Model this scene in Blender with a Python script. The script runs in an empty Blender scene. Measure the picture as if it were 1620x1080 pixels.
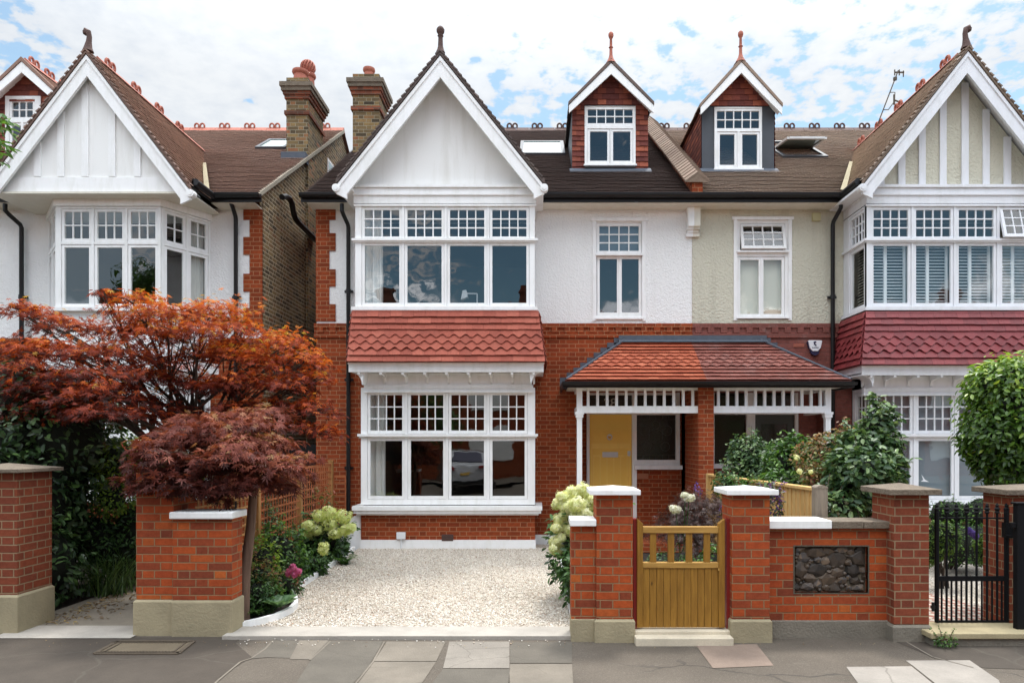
import bpy, math, random
import numpy as np
from mathutils import Vector, Matrix
random.seed(7)
rng = np.random.default_rng(11)
scene = bpy.context.scene
COL = scene.collection
R = math.radians
F = 1080.0; CX = 850.0; CY = 700.0; HC = 1.78       # 24 mm lens, level camera with rise
def PX(px, Y): return (px - CX) * Y / F
def PZ(py, Y): return HC - (py - CY) * Y / F

# ------------------------------------------------------------------ node helpers
class NT:
    def __init__(s, nt): s.nt = nt
    def n(s, t, **k):
        nd = s.nt.nodes.new(t)
        for a, b in k.items(): setattr(nd, a, b)
        return nd
    def l(s, a, b): s.nt.links.new(a, b)
    def val(s, x, sock):
        if isinstance(x, (int, float)): sock.default_value = x
        elif isinstance(x, (tuple, list)): sock.default_value = tuple(x) if len(x) != 3 or len(sock.default_value) == 3 else (*x, 1)
        else: s.l(x, sock)
    def m(s, op, a, b=0.0, c=None):
        nd = s.n('ShaderNodeMath', operation=op)
        s.val(a, nd.inputs[0]); s.val(b, nd.inputs[1])
        if c is not None: s.val(c, nd.inputs[2])
        return nd.outputs[0]
    def mix(s, f, a, b, blend='MIX'):
        nd = s.n('ShaderNodeMix', data_type='RGBA', blend_type=blend)
        s.val(f, nd.inputs[0]); s.val(a, nd.inputs[6]); s.val(b, nd.inputs[7])
        return nd.outputs[2]
    def mr(s, x, a, b, c=0.0, d=1.0, smooth=False):
        nd = s.n('ShaderNodeMapRange')
        if smooth: nd.interpolation_type = 'SMOOTHSTEP'
        s.val(x, nd.inputs[0])
        for i, q in enumerate((a, b, c, d)): nd.inputs[i+1].default_value = q
        return nd.outputs[0]
    def noise(s, vec, scale, detail=3, rough=.5, dim='3D', out=0):
        nd = s.n('ShaderNodeTexNoise', noise_dimensions=dim)
        if vec is not None: s.l(vec, nd.inputs['Vector'])
        nd.inputs['Scale'].default_value = scale; nd.inputs['Detail'].default_value = detail
        nd.inputs['Roughness'].default_value = rough
        return nd.outputs[out]
    def vor(s, vec, scale, feature='F1', out='Distance', rand=1.0):
        nd = s.n('ShaderNodeTexVoronoi', feature=feature)
        if vec is not None: s.l(vec, nd.inputs['Vector'])
        nd.inputs['Scale'].default_value = scale
        nd.inputs['Randomness'].default_value = rand
        return nd.outputs[out]
    def ramp(s, x, stops, interp='LINEAR'):
        nd = s.n('ShaderNodeValToRGB'); cr = nd.color_ramp; cr.interpolation = interp
        while len(cr.elements) < len(stops): cr.elements.new(.5)
        for e, (p, c) in zip(cr.elements, stops):
            e.position = p; e.color = (*c, 1) if len(c) == 3 else c
        s.val(x, nd.inputs[0]); return nd.outputs[0]
    def comb(s, x, y, z=0.0):
        nd = s.n('ShaderNodeCombineXYZ')
        s.val(x, nd.inputs[0]); s.val(y, nd.inputs[1]); s.val(z, nd.inputs[2]); return nd.outputs[0]
    def sep(s, v):
        nd = s.n('ShaderNodeSeparateXYZ'); s.l(v, nd.inputs[0]); return nd.outputs
    def bump(s, h, dist, strength=1.0, normal=None):
        nd = s.n('ShaderNodeBump'); s.val(h, nd.inputs['Height'])
        nd.inputs['Distance'].default_value = dist; nd.inputs['Strength'].default_value = strength
        if normal is not None: s.l(normal, nd.inputs['Normal'])
        return nd.outputs[0]

MATS = {}
def new_mat(name):
    m = bpy.data.materials.new(name); m.use_nodes = True
    nt = m.node_tree; nt.nodes.clear()
    t = NT(nt); out = t.n('ShaderNodeOutputMaterial')
    MATS[name] = m
    return m, t, out
def princ(t, out, color, rough=.6, normal=None, metallic=0.0, spec=.5, **k):
    p = t.n('ShaderNodeBsdfPrincipled')
    t.val(color, p.inputs['Base Color']); t.val(rough, p.inputs['Roughness'])
    p.inputs['Metallic'].default_value = metallic
    p.inputs['Specular IOR Level'].default_value = spec
    if normal is not None: t.l(normal, p.inputs['Normal'])
    t.l(p.outputs[0], out.inputs['Surface'])
    return p
def uvn(t): return t.n('ShaderNodeUVMap').outputs[0]
def geo(t): return t.n('ShaderNodeNewGeometry').outputs['Position']
def attr(t, n='rnd'):
    return t.n('ShaderNodeAttribute', attribute_name=n).outputs['Fac']

def brick_mat(name, stops, mortar, h=.075, L=.225, hd=.1125, mort=.010, rough=.85, weather=.25, dirt=(.05,.045,.035), bumpd=.006, wob=.0025, dirt_amt=.35, effl=0.0):
    m, t, out = new_mat(name)
    uv = uvn(t); P = L + hd
    wn = t.n('ShaderNodeTexNoise', noise_dimensions='3D'); t.l(uv, wn.inputs['Vector']); wn.inputs['Scale'].default_value = 9; wn.inputs['Detail'].default_value = 2
    sp = t.sep(wn.outputs['Color'])
    s = t.sep(uv)
    u = t.m('ADD', s[0], t.m('MULTIPLY', t.m('SUBTRACT', sp[0], .5), wob*2))
    v = t.m('ADD', s[1], t.m('MULTIPLY', t.m('SUBTRACT', sp[1], .5), wob*2))
    vr = t.m('DIVIDE', v, h); row = t.m('FLOOR', vr); fv = t.m('FRACT', vr)
    odd = t.m('MODULO', t.m('ADD', row, 1000), 2)
    uo = t.m('DIVIDE', t.m('ADD', u, t.m('MULTIPLY', odd, P/2)), P)
    col = t.m('FLOOR', uo); fu = t.m('MULTIPLY', t.m('FRACT', uo), P)
    hdr = t.m('GREATER_THAN', fu, L)
    d1 = t.m('MINIMUM', fu, t.m('ABSOLUTE', t.m('SUBTRACT', L, fu)))
    d2 = t.m('MINIMUM', t.m('ABSOLUTE', t.m('SUBTRACT', P, fu)), t.m('ABSOLUTE', t.m('SUBTRACT', fu, L)))
    du = t.m('ADD', t.m('MULTIPLY', d1, t.m('SUBTRACT', 1, hdr)), t.m('MULTIPLY', d2, hdr))
    dv = t.m('MULTIPLY', t.m('MINIMUM', fv, t.m('SUBTRACT', 1, fv)), h)
    d = t.m('MINIMUM', du, dv)
    fine = t.noise(uv, 70, 4, .65)
    d = t.m('ADD', d, t.m('MULTIPLY', t.m('SUBTRACT', fine, .5), .004))
    mask = t.mr(d, mort/2 - .0015, mort/2 + .0015, 0, 1, True)
    wno = t.n('ShaderNodeTexWhiteNoise', noise_dimensions='3D')
    t.l(t.comb(t.m('ADD', col, t.m('MULTIPLY', hdr, .5)), row, 0.0), wno.inputs['Vector'])
    bc = t.ramp(wno.outputs['Value'], stops)
    bc = t.mix(t.mr(t.noise(uv, 16, 6, .8), .32, .72, 0, .7), bc, t.mix(1.0, bc, (.42,.36,.33,1), 'MULTIPLY'))
    bc = bc
    c = t.mix(mask, mortar, bc)
    big = t.noise(uv, .9, 5, .6)
    c = t.mix(t.mr(big, .45, .75, 0, weather), c, t.mix(1.0, c, (.5,.45,.42,1), 'MULTIPLY'))
    if effl: c = t.mix(t.mr(t.noise(uv, 2.3, 6, .75), .55, .8, 0, effl), c, (.55,.52,.47,1))
    nrm = t.bump(t.m('ADD', mask, t.m('MULTIPLY', fine, .35)), bumpd)
    princ(t, out, c, rough, nrm, spec=.25)
    return m

def simple(name, col, rough=.5, nscale=6, namt=.12, bump=0.0, bscale=60, metallic=0.0, spec=.5, coat=0):
    m, t, out = new_mat(name)
    p = geo(t)
    c = t.mix(t.mr(t.noise(p, nscale, 5, .65), .3, .8, 0, namt), (*col, 1), (*[x*.35 for x in col], 1))
    nr = t.bump(t.noise(p, bscale, 4, .6), bump) if bump else None
    q = princ(t, out, c, rough, nr, metallic, spec)
    if coat: q.inputs['Coat Weight'].default_value = coat
    return m

# red facing brick of the houses, piers, yellow stock, ...
M_brick = brick_mat('facade_brick', [(0,(.22,.042,.012)),(.35,(.31,.058,.015)),(.7,(.37,.070,.019)),(1,(.26,.046,.014))], (.38,.18,.09,1), mort=.0105)
M_brick_p = brick_mat('painted_brick', [(0,(.22,.075,.06)),(.5,(.29,.10,.08)),(1,(.25,.085,.07))], (.20,.085,.07,1), weather=.4, effl=.25)
M_pier = brick_mat('pier_brick', [(0,(.21,.048,.022)),(.25,(.29,.058,.021)),(.5,(.39,.072,.019)),(.75,(.44,.082,.018)),(.9,(.36,.062,.018)),(1,(.50,.12,.025))], (.27,.165,.085,1), mort=.0095, weather=.5)
M_pier_old = brick_mat('pier_brick_old', [(0,(.18,.046,.024)),(.5,(.28,.068,.030)),(1,(.22,.055,.028))], (.28,.19,.11,1), mort=.011, weather=.5)
M_stock = brick_mat('stock_brick', [(0,(.07,.052,.03)),(.4,(.16,.115,.06)),(.75,(.25,.175,.08)),(1,(.20,.10,.05))], (.44,.38,.27,1), mort=.014, weather=.5, bumpd=.01)
M_chim = brick_mat('chimney_brick', [(0,(.06,.045,.028)),(.4,(.17,.12,.06)),(.8,(.28,.19,.08)),(1,(.30,.12,.06))], (.30,.26,.18,1), mort=.011, weather=.5)
M_chim_red = brick_mat('chimney_red_brick', [(0,(.10,.045,.03)),(.5,(.24,.075,.04)),(1,(.34,.10,.05))], (.14,.11,.08,1), mort=.010, weather=.6)
M_reveal = simple('soot_brick', (.09,.085,.075), .9, 9, .5, .01, 40)

def stucco(name, col, stain, stain_amt=.25, amp=.012, sc=28):
    m, t, out = new_mat(name); p = geo(t)
    a = t.noise(p, sc, 5, .62); b = t.vor(p, sc*1.5, 'SMOOTH_F1')
    h = t.m('ADD', a, t.m('MULTIPLY', b, .5))
    s = t.sep(p)
    streak = t.noise(t.comb(t.m('MULTIPLY', s[0], 3.2), t.m('MULTIPLY', s[1], 3.2), t.m('MULTIPLY', s[2], .35)), 1.6, 5, .6)
    c = t.mix(t.mr(streak, .5, .78, 0, stain_amt), (*col, 1), (*stain, 1))
    c = t.mix(t.mr(t.noise(p, 90, 3), .3, .7, 0, .10), c, (*[x*.6 for x in col], 1))
    princ(t, out, c, .88, t.bump(h, amp), spec=.2); return m
M_render_w = stucco('white_roughcast', (.84,.835,.82), (.62,.60,.56), .22, .016)
M_render_g = stucco('grey_green_roughcast', (.60,.575,.465), (.38,.36,.28), .5, .022, 22)
M_board_w = stucco('painted_gable_panel', (.84,.835,.81), (.60,.58,.52), .6, .001, 30)
M_band = simple('cement_band', (.36,.33,.27), .9, 5, .4, .006, 50)

def paint(name, col, rough=.42, dirt=.17):
    m, t, out = new_mat(name); p = geo(t); s = t.sep(p)
    st = t.noise(t.comb(t.m('MULTIPLY', s[0], 4), t.m('MULTIPLY', s[1], 4), t.m('MULTIPLY', s[2], 1.1)), 2.2, 5, .65)
    c = t.mix(t.mr(st, .45, .8, 0, dirt*2.2), (*col, 1), (*[x*.62 for x in col[:2]], col[2]*.52, 1))
    princ(t, out, c, rough, t.bump(t.noise(p, 35, 3), .0012), spec=.4); return m
M_white = paint('white_gloss_paint', (.86,.855,.845))
M_white_b = paint('white_paint_bluish', (.76,.765,.79))  # slightly bluish white, trim colour of the right house
M_cream = paint('cream_paint', (.70,.66,.56))
M_black = paint('black_gloss_paint', (.008,.008,.009), .42, .0)
M_iron = simple('black_iron', (.006,.006,.007), .6, 6, .2, spec=.15)
M_lead = simple('lead_sheet', (.10,.115,.14), .7, 7, .5, .004, 20, spec=.2)
M_grey_clad = simple('slate_grey_cladding', (.055,.06,.07), .5, 4, .3)
M_terra = simple('terracotta', (.40,.12,.075), .75, 9, .5, .004, 40)
M_terra_dk = simple('weathered_terracotta', (.10,.055,.045), .85, 14, .6, .006, 40)
M_mortar = simple('old_mortar', (.30,.27,.21), .95, 8, .5, .01, 40)

def tile_mat(name, stops, lichen=(.30,.28,.20), lich=.25, rough=.85, spec=.25, dark=(.03,.022,.018)):
    m, t, out = new_mat(name); p = geo(t)
    c = t.ramp(attr(t), stops)
    c = t.mix(t.mr(t.noise(p, 3.5, 6, .7), .5, .8, 0, lich), c, (*lichen, 1))
    c = t.mix(t.mr(t.noise(p, 25, 4, .7), .4, .75, 0, .45), c, t.mix(1.0, c, (.45,.4,.38,1), 'MULTIPLY'))
    c = t.mix(t.mr(t.noise(p, .8, 4, .6), .45, .7, 0, .25), c, t.mix(1.0, c, (.55,.5,.47,1), 'MULTIPLY'))
    princ(t, out, c, rough, t.bump(t.noise(p, 70, 4, .6), .003), spec=spec); return m
M_roof_mid = tile_mat('plain_tile_brown', [(0,(.10,.079,.072)),(.5,(.125,.098,.088)),(.85,(.145,.108,.094)),(.97,(.17,.125,.11)),(1,(.25,.195,.175))], lich=.12)  # last stop of the three roof ramps: edge highlight put into the colour
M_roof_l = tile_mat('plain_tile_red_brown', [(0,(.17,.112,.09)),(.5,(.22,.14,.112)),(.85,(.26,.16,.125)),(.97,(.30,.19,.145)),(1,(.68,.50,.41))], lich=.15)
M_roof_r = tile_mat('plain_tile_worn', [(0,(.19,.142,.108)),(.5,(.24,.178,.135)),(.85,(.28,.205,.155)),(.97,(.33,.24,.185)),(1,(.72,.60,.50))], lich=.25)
M_skirt_m = tile_mat('clay_tile_red', [(0,(.31,.070,.042)),(.5,(.38,.09,.055)),(1,(.45,.12,.075))], lich=.08, rough=.6)
M_skirt_r = tile_mat('clay_tile_oxblood', [(0,(.18,.027,.030)),(.5,(.22,.033,.036)),(1,(.27,.045,.047))], lich=.02, rough=.5, spec=.4)
M_porch_l = tile_mat('clay_tile_new_orange', [(0,(.38,.095,.05)),(.5,(.46,.12,.062)),(1,(.54,.16,.085))], lich=.05, rough=.6)
M_porch_r = tile_mat('clay_tile_faded', [(0,(.26,.09,.07)),(.5,(.31,.105,.08)),(1,(.36,.14,.11))], lichen=(.6,.5,.46), lich=.30, rough=.45, spec=.6)
M_cope = tile_mat('coping_tile', [(0,(.17,.115,.085)),(.5,(.21,.15,.11)),(1,(.26,.18,.135))], lich=.3)
M_hang = tile_mat('hung_tile', [(0,(.12,.035,.03)),(.5,(.20,.055,.04)),(.8,(.30,.085,.05)),(1,(.42,.12,.065))], lich=.05)

# glass: window pane that both mirrors the street and lets one look in
def glass(name, ior=2.15, tint=(.93,.95,.94)):
    m, t, out = new_mat(name); p = geo(t)
    lw = t.n('ShaderNodeLayerWeight'); lw.inputs['Blend'].default_value = .5; f0 = ((ior-1)/(ior+1))**2
    fac = t.m('ADD', f0, t.m('MULTIPLY', t.m('POWER', lw.outputs['Facing'], 4.5), 1-f0))
    tr = t.n('ShaderNodeBsdfTransparent'); tr.inputs['Color'].default_value = (*tint, 1)
    gl = t.n('ShaderNodeBsdfGlossy'); gl.inputs['Roughness'].default_value = .0
    nb = t.bump(t.noise(p, 1.6, 2), .0035, 1.0); t.l(nb, gl.inputs['Normal'])
    mx = t.n('ShaderNodeMixShader'); t.l(fac, mx.inputs[0]); t.l(tr.outputs[0], mx.inputs[1]); t.l(gl.outputs[0], mx.inputs[2])
    t.l(mx.outputs[0], out.inputs['Surface']); return m
M_glass = glass('window_glass')
M_glass_sky = simple('roof_glass', (.30,.38,.36), .08, 2, .1, spec=1.0)
M_leaded = simple('dark_leaded_glass', (.012,.014,.012), .18, 12, .5, .002, 30, spec=.6)
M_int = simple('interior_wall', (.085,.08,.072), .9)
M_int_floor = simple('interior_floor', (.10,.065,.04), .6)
M_curtain = simple('curtain_cloth', (.80,.79,.76), .95, 3, .1)
M_blind = simple('blind_fabric', (.22,.27,.31), .9, 3, .05)
M_blind_cream = simple('blind_cream', (.80,.75,.62), .9, 3, .05)
M_shutter = simple('shutter_slat', (.80,.82,.84), .6, 3, .05)
M_stone = simple('concrete_plinth', (.36,.305,.19), .9, 2.6, .55, .006, 45)
M_stone_dk = simple('concrete_plinth_dark', (.21,.185,.145), .95, 2.6, .7, .01, 45)
M_cap_old = simple('old_coping_stone', (.185,.145,.105), .95, 9, .7, .015, 40)
M_cap_w = paint('coping_white_paint', (.82,.82,.81), .6, .22)
M_flint = tile_mat('flint_stone', [(0,(.016,.012,.009)),(.4,(.050,.034,.022)),(.7,(.10,.066,.040)),(.88,(.05,.048,.05)),(1,(.17,.12,.08))], lich=.05, rough=.55, spec=.5)
M_flint_bed = simple('flint_mortar', (.10,.085,.06), .95, 12, .5, .01, 50)
M_red_paint = paint('dark_red_paint', (.22,.015,.012), .45)
M_steel = simple('brushed_metal', (.66,.66,.64), .3, 10, .2, spec=.8)
M_rust = simple('cast_iron', (.10,.075,.05), .8, 16, .6, .004, 60)
M_plastic_w = simple('white_plastic', (.75,.76,.78), .4, 4, .05)
M_plastic_blue = simple('navy_plastic', (.02,.02,.06), .35, 4, .05)
M_vent = simple('vent_cover', (.50,.46,.26), .7, 8, .2)

def wood(name, a, b, rough=.6, axis=2, board=.0):
    m, t, out = new_mat(name); p = geo(t); s = t.sep(p)
    k = [14, 14, 14]; k[axis] = 1.1
    v = t.comb(*[t.m('MULTIPLY', s[i], k[i]) for i in range(3)])
    n1 = t.noise(v, 2.2, 6, .68); n2 = t.noise(v, 14, 3, .6)
    c = t.mix(t.mr(n1, .32, .68), (*a, 1), (*b, 1))
    c = t.mix(t.mr(n2, .45, .8, 0, .4), c, t.mix(1.0, c, (.5,.42,.35,1), 'MULTIPLY'))
    k2 = t.vor(t.comb(t.m('MULTIPLY', s[0], 7), t.m('MULTIPLY', s[1], 7), t.m('MULTIPLY', s[2], 3.4)), 1.0)
    c = t.mix(t.mr(k2, .03, .085, .85, 0), c, (a[0]*.25, a[1]*.2, a[2]*.2, 1))
    princ(t, out, c, rough, t.bump(n2, .0015), spec=.3); return m
M_gate = wood('gate_softwood', (.19,.088,.011), (.33,.165,.024))
M_gate_r = wood('gate_rail_softwood', (.28,.145,.03), (.48,.275,.07), axis=0)
M_fence = wood('featheredge_board', (.50,.30,.10), (.72,.48,.20))
M_fence_post = wood('weathered_post', (.17,.14,.11), (.30,.25,.19))
M_trellis = wood('trellis_timber', (.30,.085,.03), (.48,.16,.06))
M_trellis2 = wood('trellis_timber_gold', (.30,.14,.045), (.48,.25,.09))
M_darkwood = simple('dark_stained_board', (.012,.012,.013), .8, 6, .3)
M_bark = wood('maple_bark', (.11,.065,.045), (.22,.14,.10), .9)
M_bark_dk = wood('dark_bark', (.035,.026,.02), (.08,.06,.045), .9)

def door_yellow():
    m, t, out = new_mat('yellow_door_paint'); p = geo(t)
    c = t.mix(t.mr(t.noise(p, 5, 4), .4, .7, 0, .25), (.88,.56,.11,1), (.80,.49,.09,1))
    princ(t, out, c, .42, t.bump(t.noise(p, 25, 3), .0008), spec=.4); return m
M_yellow = door_yellow()
M_yellow_line = paint('yellow_moulding_paint', (.92,.62,.15), .35)

def leaf_mat(name, stops, trans=.35, rough=.45, tcol=1.6, spec=.4):
    m, t, out = new_mat(name)
    a = attr(t); c = t.ramp(a, stops)
    p = t.n('ShaderNodeBsdfPrincipled'); t.l(c, p.inputs['Base Color']); p.inputs['Roughness'].default_value = rough
    p.inputs['Specular IOR Level'].default_value = spec
    tl = t.n('ShaderNodeBsdfTranslucent')
    t.l(t.mix(1.0, c, (tcol, tcol*.95, tcol*.6, 1), 'MULTIPLY'), tl.inputs['Color'])
    mx = t.n('ShaderNodeMixShader'); mx.inputs[0].default_value = trans
    t.l(p.outputs[0], mx.inputs[1]); t.l(tl.outputs[0], mx.inputs[2]); t.l(mx.outputs[0], out.inputs['Surface'])
    return m
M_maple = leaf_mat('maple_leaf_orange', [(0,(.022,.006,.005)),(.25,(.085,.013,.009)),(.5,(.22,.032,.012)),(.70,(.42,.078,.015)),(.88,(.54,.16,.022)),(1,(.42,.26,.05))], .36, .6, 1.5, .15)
M_acer = leaf_mat('acer_leaf_purple', [(0,(.035,.010,.009)),(.35,(.10,.022,.016)),(.65,(.19,.046,.030)),(.85,(.32,.11,.06)),(1,(.26,.16,.07))], .32, .6, 1.4, .2)
M_acer_dk = leaf_mat('acer_leaf_dark', [(0,(.02,.01,.008)),(.6,(.055,.022,.018)),(1,(.12,.05,.035))], .25)
M_laurel = leaf_mat('laurel_leaf', [(0,(.018,.040,.014)),(.6,(.042,.088,.028)),(.9,(.075,.145,.045)),(1,(.13,.24,.06))], .12, .35, spec=.5)
M_green = leaf_mat('leaf_mid_green', [(0,(.02,.05,.012)),(.5,(.045,.11,.022)),(.85,(.08,.18,.03)),(1,(.15,.27,.05))], .35)
M_lime = leaf_mat('leaf_lime_green', [(0,(.05,.10,.015)),(.5,(.14,.24,.03)),(1,(.30,.42,.06))], .4)
M_dkgreen = leaf_mat('leaf_deep_green', [(0,(.016,.042,.013)),(.6,(.042,.10,.024)),(1,(.085,.18,.04))], .25)
M_bay = leaf_mat('bay_leaf', [(0,(.022,.055,.010)),(.45,(.06,.13,.016)),(.8,(.14,.25,.03)),(1,(.34,.44,.07))], .38, .36, spec=.45)
M_camellia = leaf_mat('camellia_leaf', [(0,(.02,.05,.02)),(.5,(.05,.105,.035)),(.8,(.10,.17,.06)),(.93,(.20,.28,.12)),(1,(.16,.24,.09))], .25, .42, spec=.35)
M_russet = leaf_mat('russet_leaf', [(0,(.06,.06,.02)),(.35,(.10,.14,.035)),(.6,(.22,.10,.05)),(.8,(.34,.18,.09)),(1,(.20,.24,.07))], .35)
M_box = leaf_mat('box_leaf', [(0,(.02,.05,.01)),(.5,(.07,.14,.02)),(1,(.16,.26,.04))], .3)
M_hyd = leaf_mat('hydrangea_petal', [(0,(.50,.60,.18)),(.5,(.70,.76,.32)),(1,(.85,.86,.56))], .4, .7, 1.1)
M_hyd_w = leaf_mat('hydrangea_petal_cream', [(0,(.52,.60,.22)),(.5,(.74,.77,.45)),(1,(.90,.88,.70))], .4, .7, 1.1)
M_pink = leaf_mat('pink_petal', [(0,(.50,.06,.20)),(.6,(.68,.16,.36)),(1,(.80,.38,.52))], .35, .7, 1.1)
M_whitefl = leaf_mat('white_petal', [(0,(.55,.56,.42)),(1,(.82,.82,.74))], .35, .7, 1.0)
M_purplefl = leaf_mat('purple_petal', [(0,(.06,.03,.22)),(1,(.22,.14,.50))], .3, .7, 1.1)
M_grass = leaf_mat('blade_green', [(0,(.02,.045,.012)),(.6,(.05,.10,.025)),(1,(.12,.18,.05))], .3)
M_core = simple('foliage_shade_core', (.010,.014,.007), .95, 20, .6)  # near-black: shade inside the foliage put into the colour
M_litter = leaf_mat('leaf_litter', [(0,(.10,.06,.03)),(.5,(.22,.14,.07)),(1,(.35,.27,.12))], .15, .8)
# ------------------------------------------------------------------ mesh builder
class MB:
    def __init__(s, M=None):
        s.v = []; s.f = []; s.uv = []; s.r = []; s.mi = []; s.M = M; s.cur = 0
    def p(s, q):
        q = Vector(q)
        return s.M @ q if s.M is not None else q
    def poly(s, pts, uv=None, rnd=.5, raw=False):
        P = [Vector(q) if raw else s.p(q) for q in pts]
        n = Vector((0,0,0))
        for i in range(len(P)):
            a, b = P[i], P[(i+1) % len(P)]
            n += Vector(((a.y-b.y)*(a.z+b.z), (a.z-b.z)*(a.x+b.x), (a.x-b.x)*(a.y+b.y)))
        if n.length < 1e-12: return
        n.normalize()
        if uv is None:
            if abs(n.z) > .96: uv = [(q.x, q.y) for q in P]
            else:
                t = Vector((0,0,1)).cross(n).normalized(); w = n.cross(t)
                if abs(n.z) < .05: uv = [(q.dot(t), q.z) for q in P]
                else: uv = [(q.dot(t), q.dot(w)) for q in P]
        b = len(s.v); s.v += P; s.f.append(list(range(b, b+len(P)))); s.uv.append(uv); s.r.append(rnd); s.mi.append(s.cur)
    def box(s, x0, x1, y0, y1, z0, z1, rnd=.5, skip=''):
        if x0 > x1: x0, x1 = x1, x0
        if y0 > y1: y0, y1 = y1, y0
        if z0 > z1: z0, z1 = z1, z0
        c = [(x0,y0,z0),(x1,y0,z0),(x1,y1,z0),(x0,y1,z0),(x0,y0,z1),(x1,y0,z1),(x1,y1,z1),(x0,y1,z1)]
        for k, f in (('f',(0,1,5,4)),('r',(1,2,6,5)),('k',(2,3,7,6)),('l',(3,0,4,7)),('t',(4,5,6,7)),('b',(3,2,1,0))):
            if k not in skip: s.poly([c[i] for i in f], rnd=rnd)
    def prism(s, pts, off, rnd=.5):
        """closed solid: planar outline pts pushed along off"""
        off = Vector(off); P = [Vector(q) for q in pts]; Q = [q + off for q in P]
        n = Vector((0,0,0))
        for i in range(len(P)):
            a, b = P[i], P[(i+1) % len(P)]
            n += Vector(((a.y-b.y)*(a.z+b.z), (a.z-b.z)*(a.x+b.x), (a.x-b.x)*(a.y+b.y)))
        if n.dot(off) > 0: P.reverse(); Q.reverse()
        s.poly(P, rnd=rnd); s.poly(list(reversed(Q)), rnd=rnd)
        for i in range(len(P)):
            j = (i+1) % len(P); s.poly([P[j], P[i], Q[i], Q[j]], rnd=rnd)
    def tube(s, path, rad, n=8, rnd=.5, caps=True):
        path = [Vector(p) for p in path]
        if isinstance(rad, (int, float)): rad = [rad]*len(path)
        rings = []; prev = None
        for i, p in enumerate(path):
            a = path[max(i-1, 0)]; b = path[min(i+1, len(path)-1)]
            d = (b-a).normalized()
            if prev is None:
                t = d.orthogonal().normalized()
            else:
                t = (prev - d*prev.dot(d)).normalized()
            prev = t; w = d.cross(t)
            rings.append([p + (t*math.cos(2*math.pi*k/n) + w*math.sin(2*math.pi*k/n))*rad[i] for k in range(n)])
        for i in range(len(rings)-1):
            for k in range(n):
                j = (k+1) % n; s.poly([rings[i][k], rings[i][j], rings[i+1][j], rings[i+1][k]], rnd=rnd)
        if caps:
            s.poly(list(reversed(rings[0])), rnd=rnd); s.poly(rings[-1], rnd=rnd)
    def lathe(s, c, prof, n=16, rnd=.5):
        """prof: list of (radius, z)"""
        c = Vector(c)
        for i in range(len(prof)-1):
            (r0, z0), (r1, z1) = prof[i], prof[i+1]
            for k in range(n):
                a, b = 2*math.pi*k/n, 2*math.pi*(k+1)/n
                q = [c+Vector((r0*math.cos(a), r0*math.sin(a), z0)), c+Vector((r0*math.cos(b), r0*math.sin(b), z0)),
                     c+Vector((r1*math.cos(b), r1*math.sin(b), z1)), c+Vector((r1*math.cos(a), r1*math.sin(a), z1))]
                if r0 < 1e-5: q = [q[0], q[2], q[3]]
                elif r1 < 1e-5: q = q[:3]
                s.poly(q, rnd=rnd)
    def build(s, name, mats, parent=None, origin=(0,0,0), smooth=False, kind=None, bevel=0):
        if not isinstance(mats, (list, tuple)): mats = [mats]
        if parent is not None: origin = parent.get('_o', (0,0,0))
        o = Vector(tuple(origin))
        me = bpy.data.meshes.new(name)
        me.from_pydata([tuple(q-o) for q in s.v], [], s.f)
        for m in mats: me.materials.append(m)
        me.polygons.foreach_set('material_index', s.mi)
        uvl = me.uv_layers.new(name='UVMap')
        flat = [c for f in s.uv for q in f for c in q]
        uvl.data.foreach_set('uv', flat)
        at = me.attributes.new('rnd', 'FLOAT', 'FACE'); at.data.foreach_set('value', s.r)
        if smooth or bevel:
            import bmesh
            bm = bmesh.new(); bm.from_mesh(me); bmesh.ops.remove_doubles(bm, verts=bm.verts, dist=1e-5)
            if smooth:
                for f in bm.faces: f.smooth = True
                for e in bm.edges:
                    if len(e.link_faces) == 2 and e.calc_face_angle(0) > R(40): e.smooth = False
            bm.to_mesh(me); bm.free()
        me.update()
        ob = bpy.data.objects.new(name, me); COL.objects.link(ob)
        if bevel:
            md = ob.modifiers.new('bevel', 'BEVEL'); md.width = bevel; md.segments = 2; md.limit_method = 'ANGLE'; md.angle_limit = R(50)
        if parent is not None: ob.parent = parent
        else: ob.location = o
        ob['_o'] = tuple(o)
        if kind: ob['kind'] = kind
        return ob

def thing(name, label, cat, loc, group=None):
    o = bpy.data.objects.new(name, None); COL.objects.link(o)
    o.location = loc; o['_o'] = tuple(loc); o.empty_display_size = .3
    return tag(o, label, cat, group)
def tag(o, label, cat, group=None):
    o['label'] = label; o['category'] = cat
    if group: o['group'] = group
    return o

def clip(poly, ax, lim, keep_greater):
    out = []
    for i in range(len(poly)):
        a, b = poly[i], poly[(i+1) % len(poly)]
        ia = (a[ax] >= lim) == keep_greater or a[ax] == lim
        ib = (b[ax] >= lim) == keep_greater or b[ax] == lim
        if ia: out.append(a)
        if ia != ib:
            t = (lim-a[ax])/(b[ax]-a[ax]); out.append((a[0]+t*(b[0]-a[0]), a[1]+t*(b[1]-a[1])))
    return out
def clip_conv(sub, poly):
    """clip 2-D polygon sub by the convex polygon poly (ccw)"""
    out = sub
    for i in range(len(poly)):
        a, b = poly[i], poly[(i+1) % len(poly)]
        nx, ny = -(b[1]-a[1]), b[0]-a[0]
        res = []
        for k in range(len(out)):
            p, q = out[k], out[(k+1) % len(out)]
            dp = (p[0]-a[0])*nx+(p[1]-a[1])*ny; dq = (q[0]-a[0])*nx+(q[1]-a[1])*ny
            if dp >= -1e-9: res.append(p)
            if (dp >= -1e-9) != (dq >= -1e-9):
                t = dp/(dp-dq); res.append((p[0]+t*(q[0]-p[0]), p[1]+t*(q[1]-p[1])))
        out = res
        if len(out) < 3: return []
    return out

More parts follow.
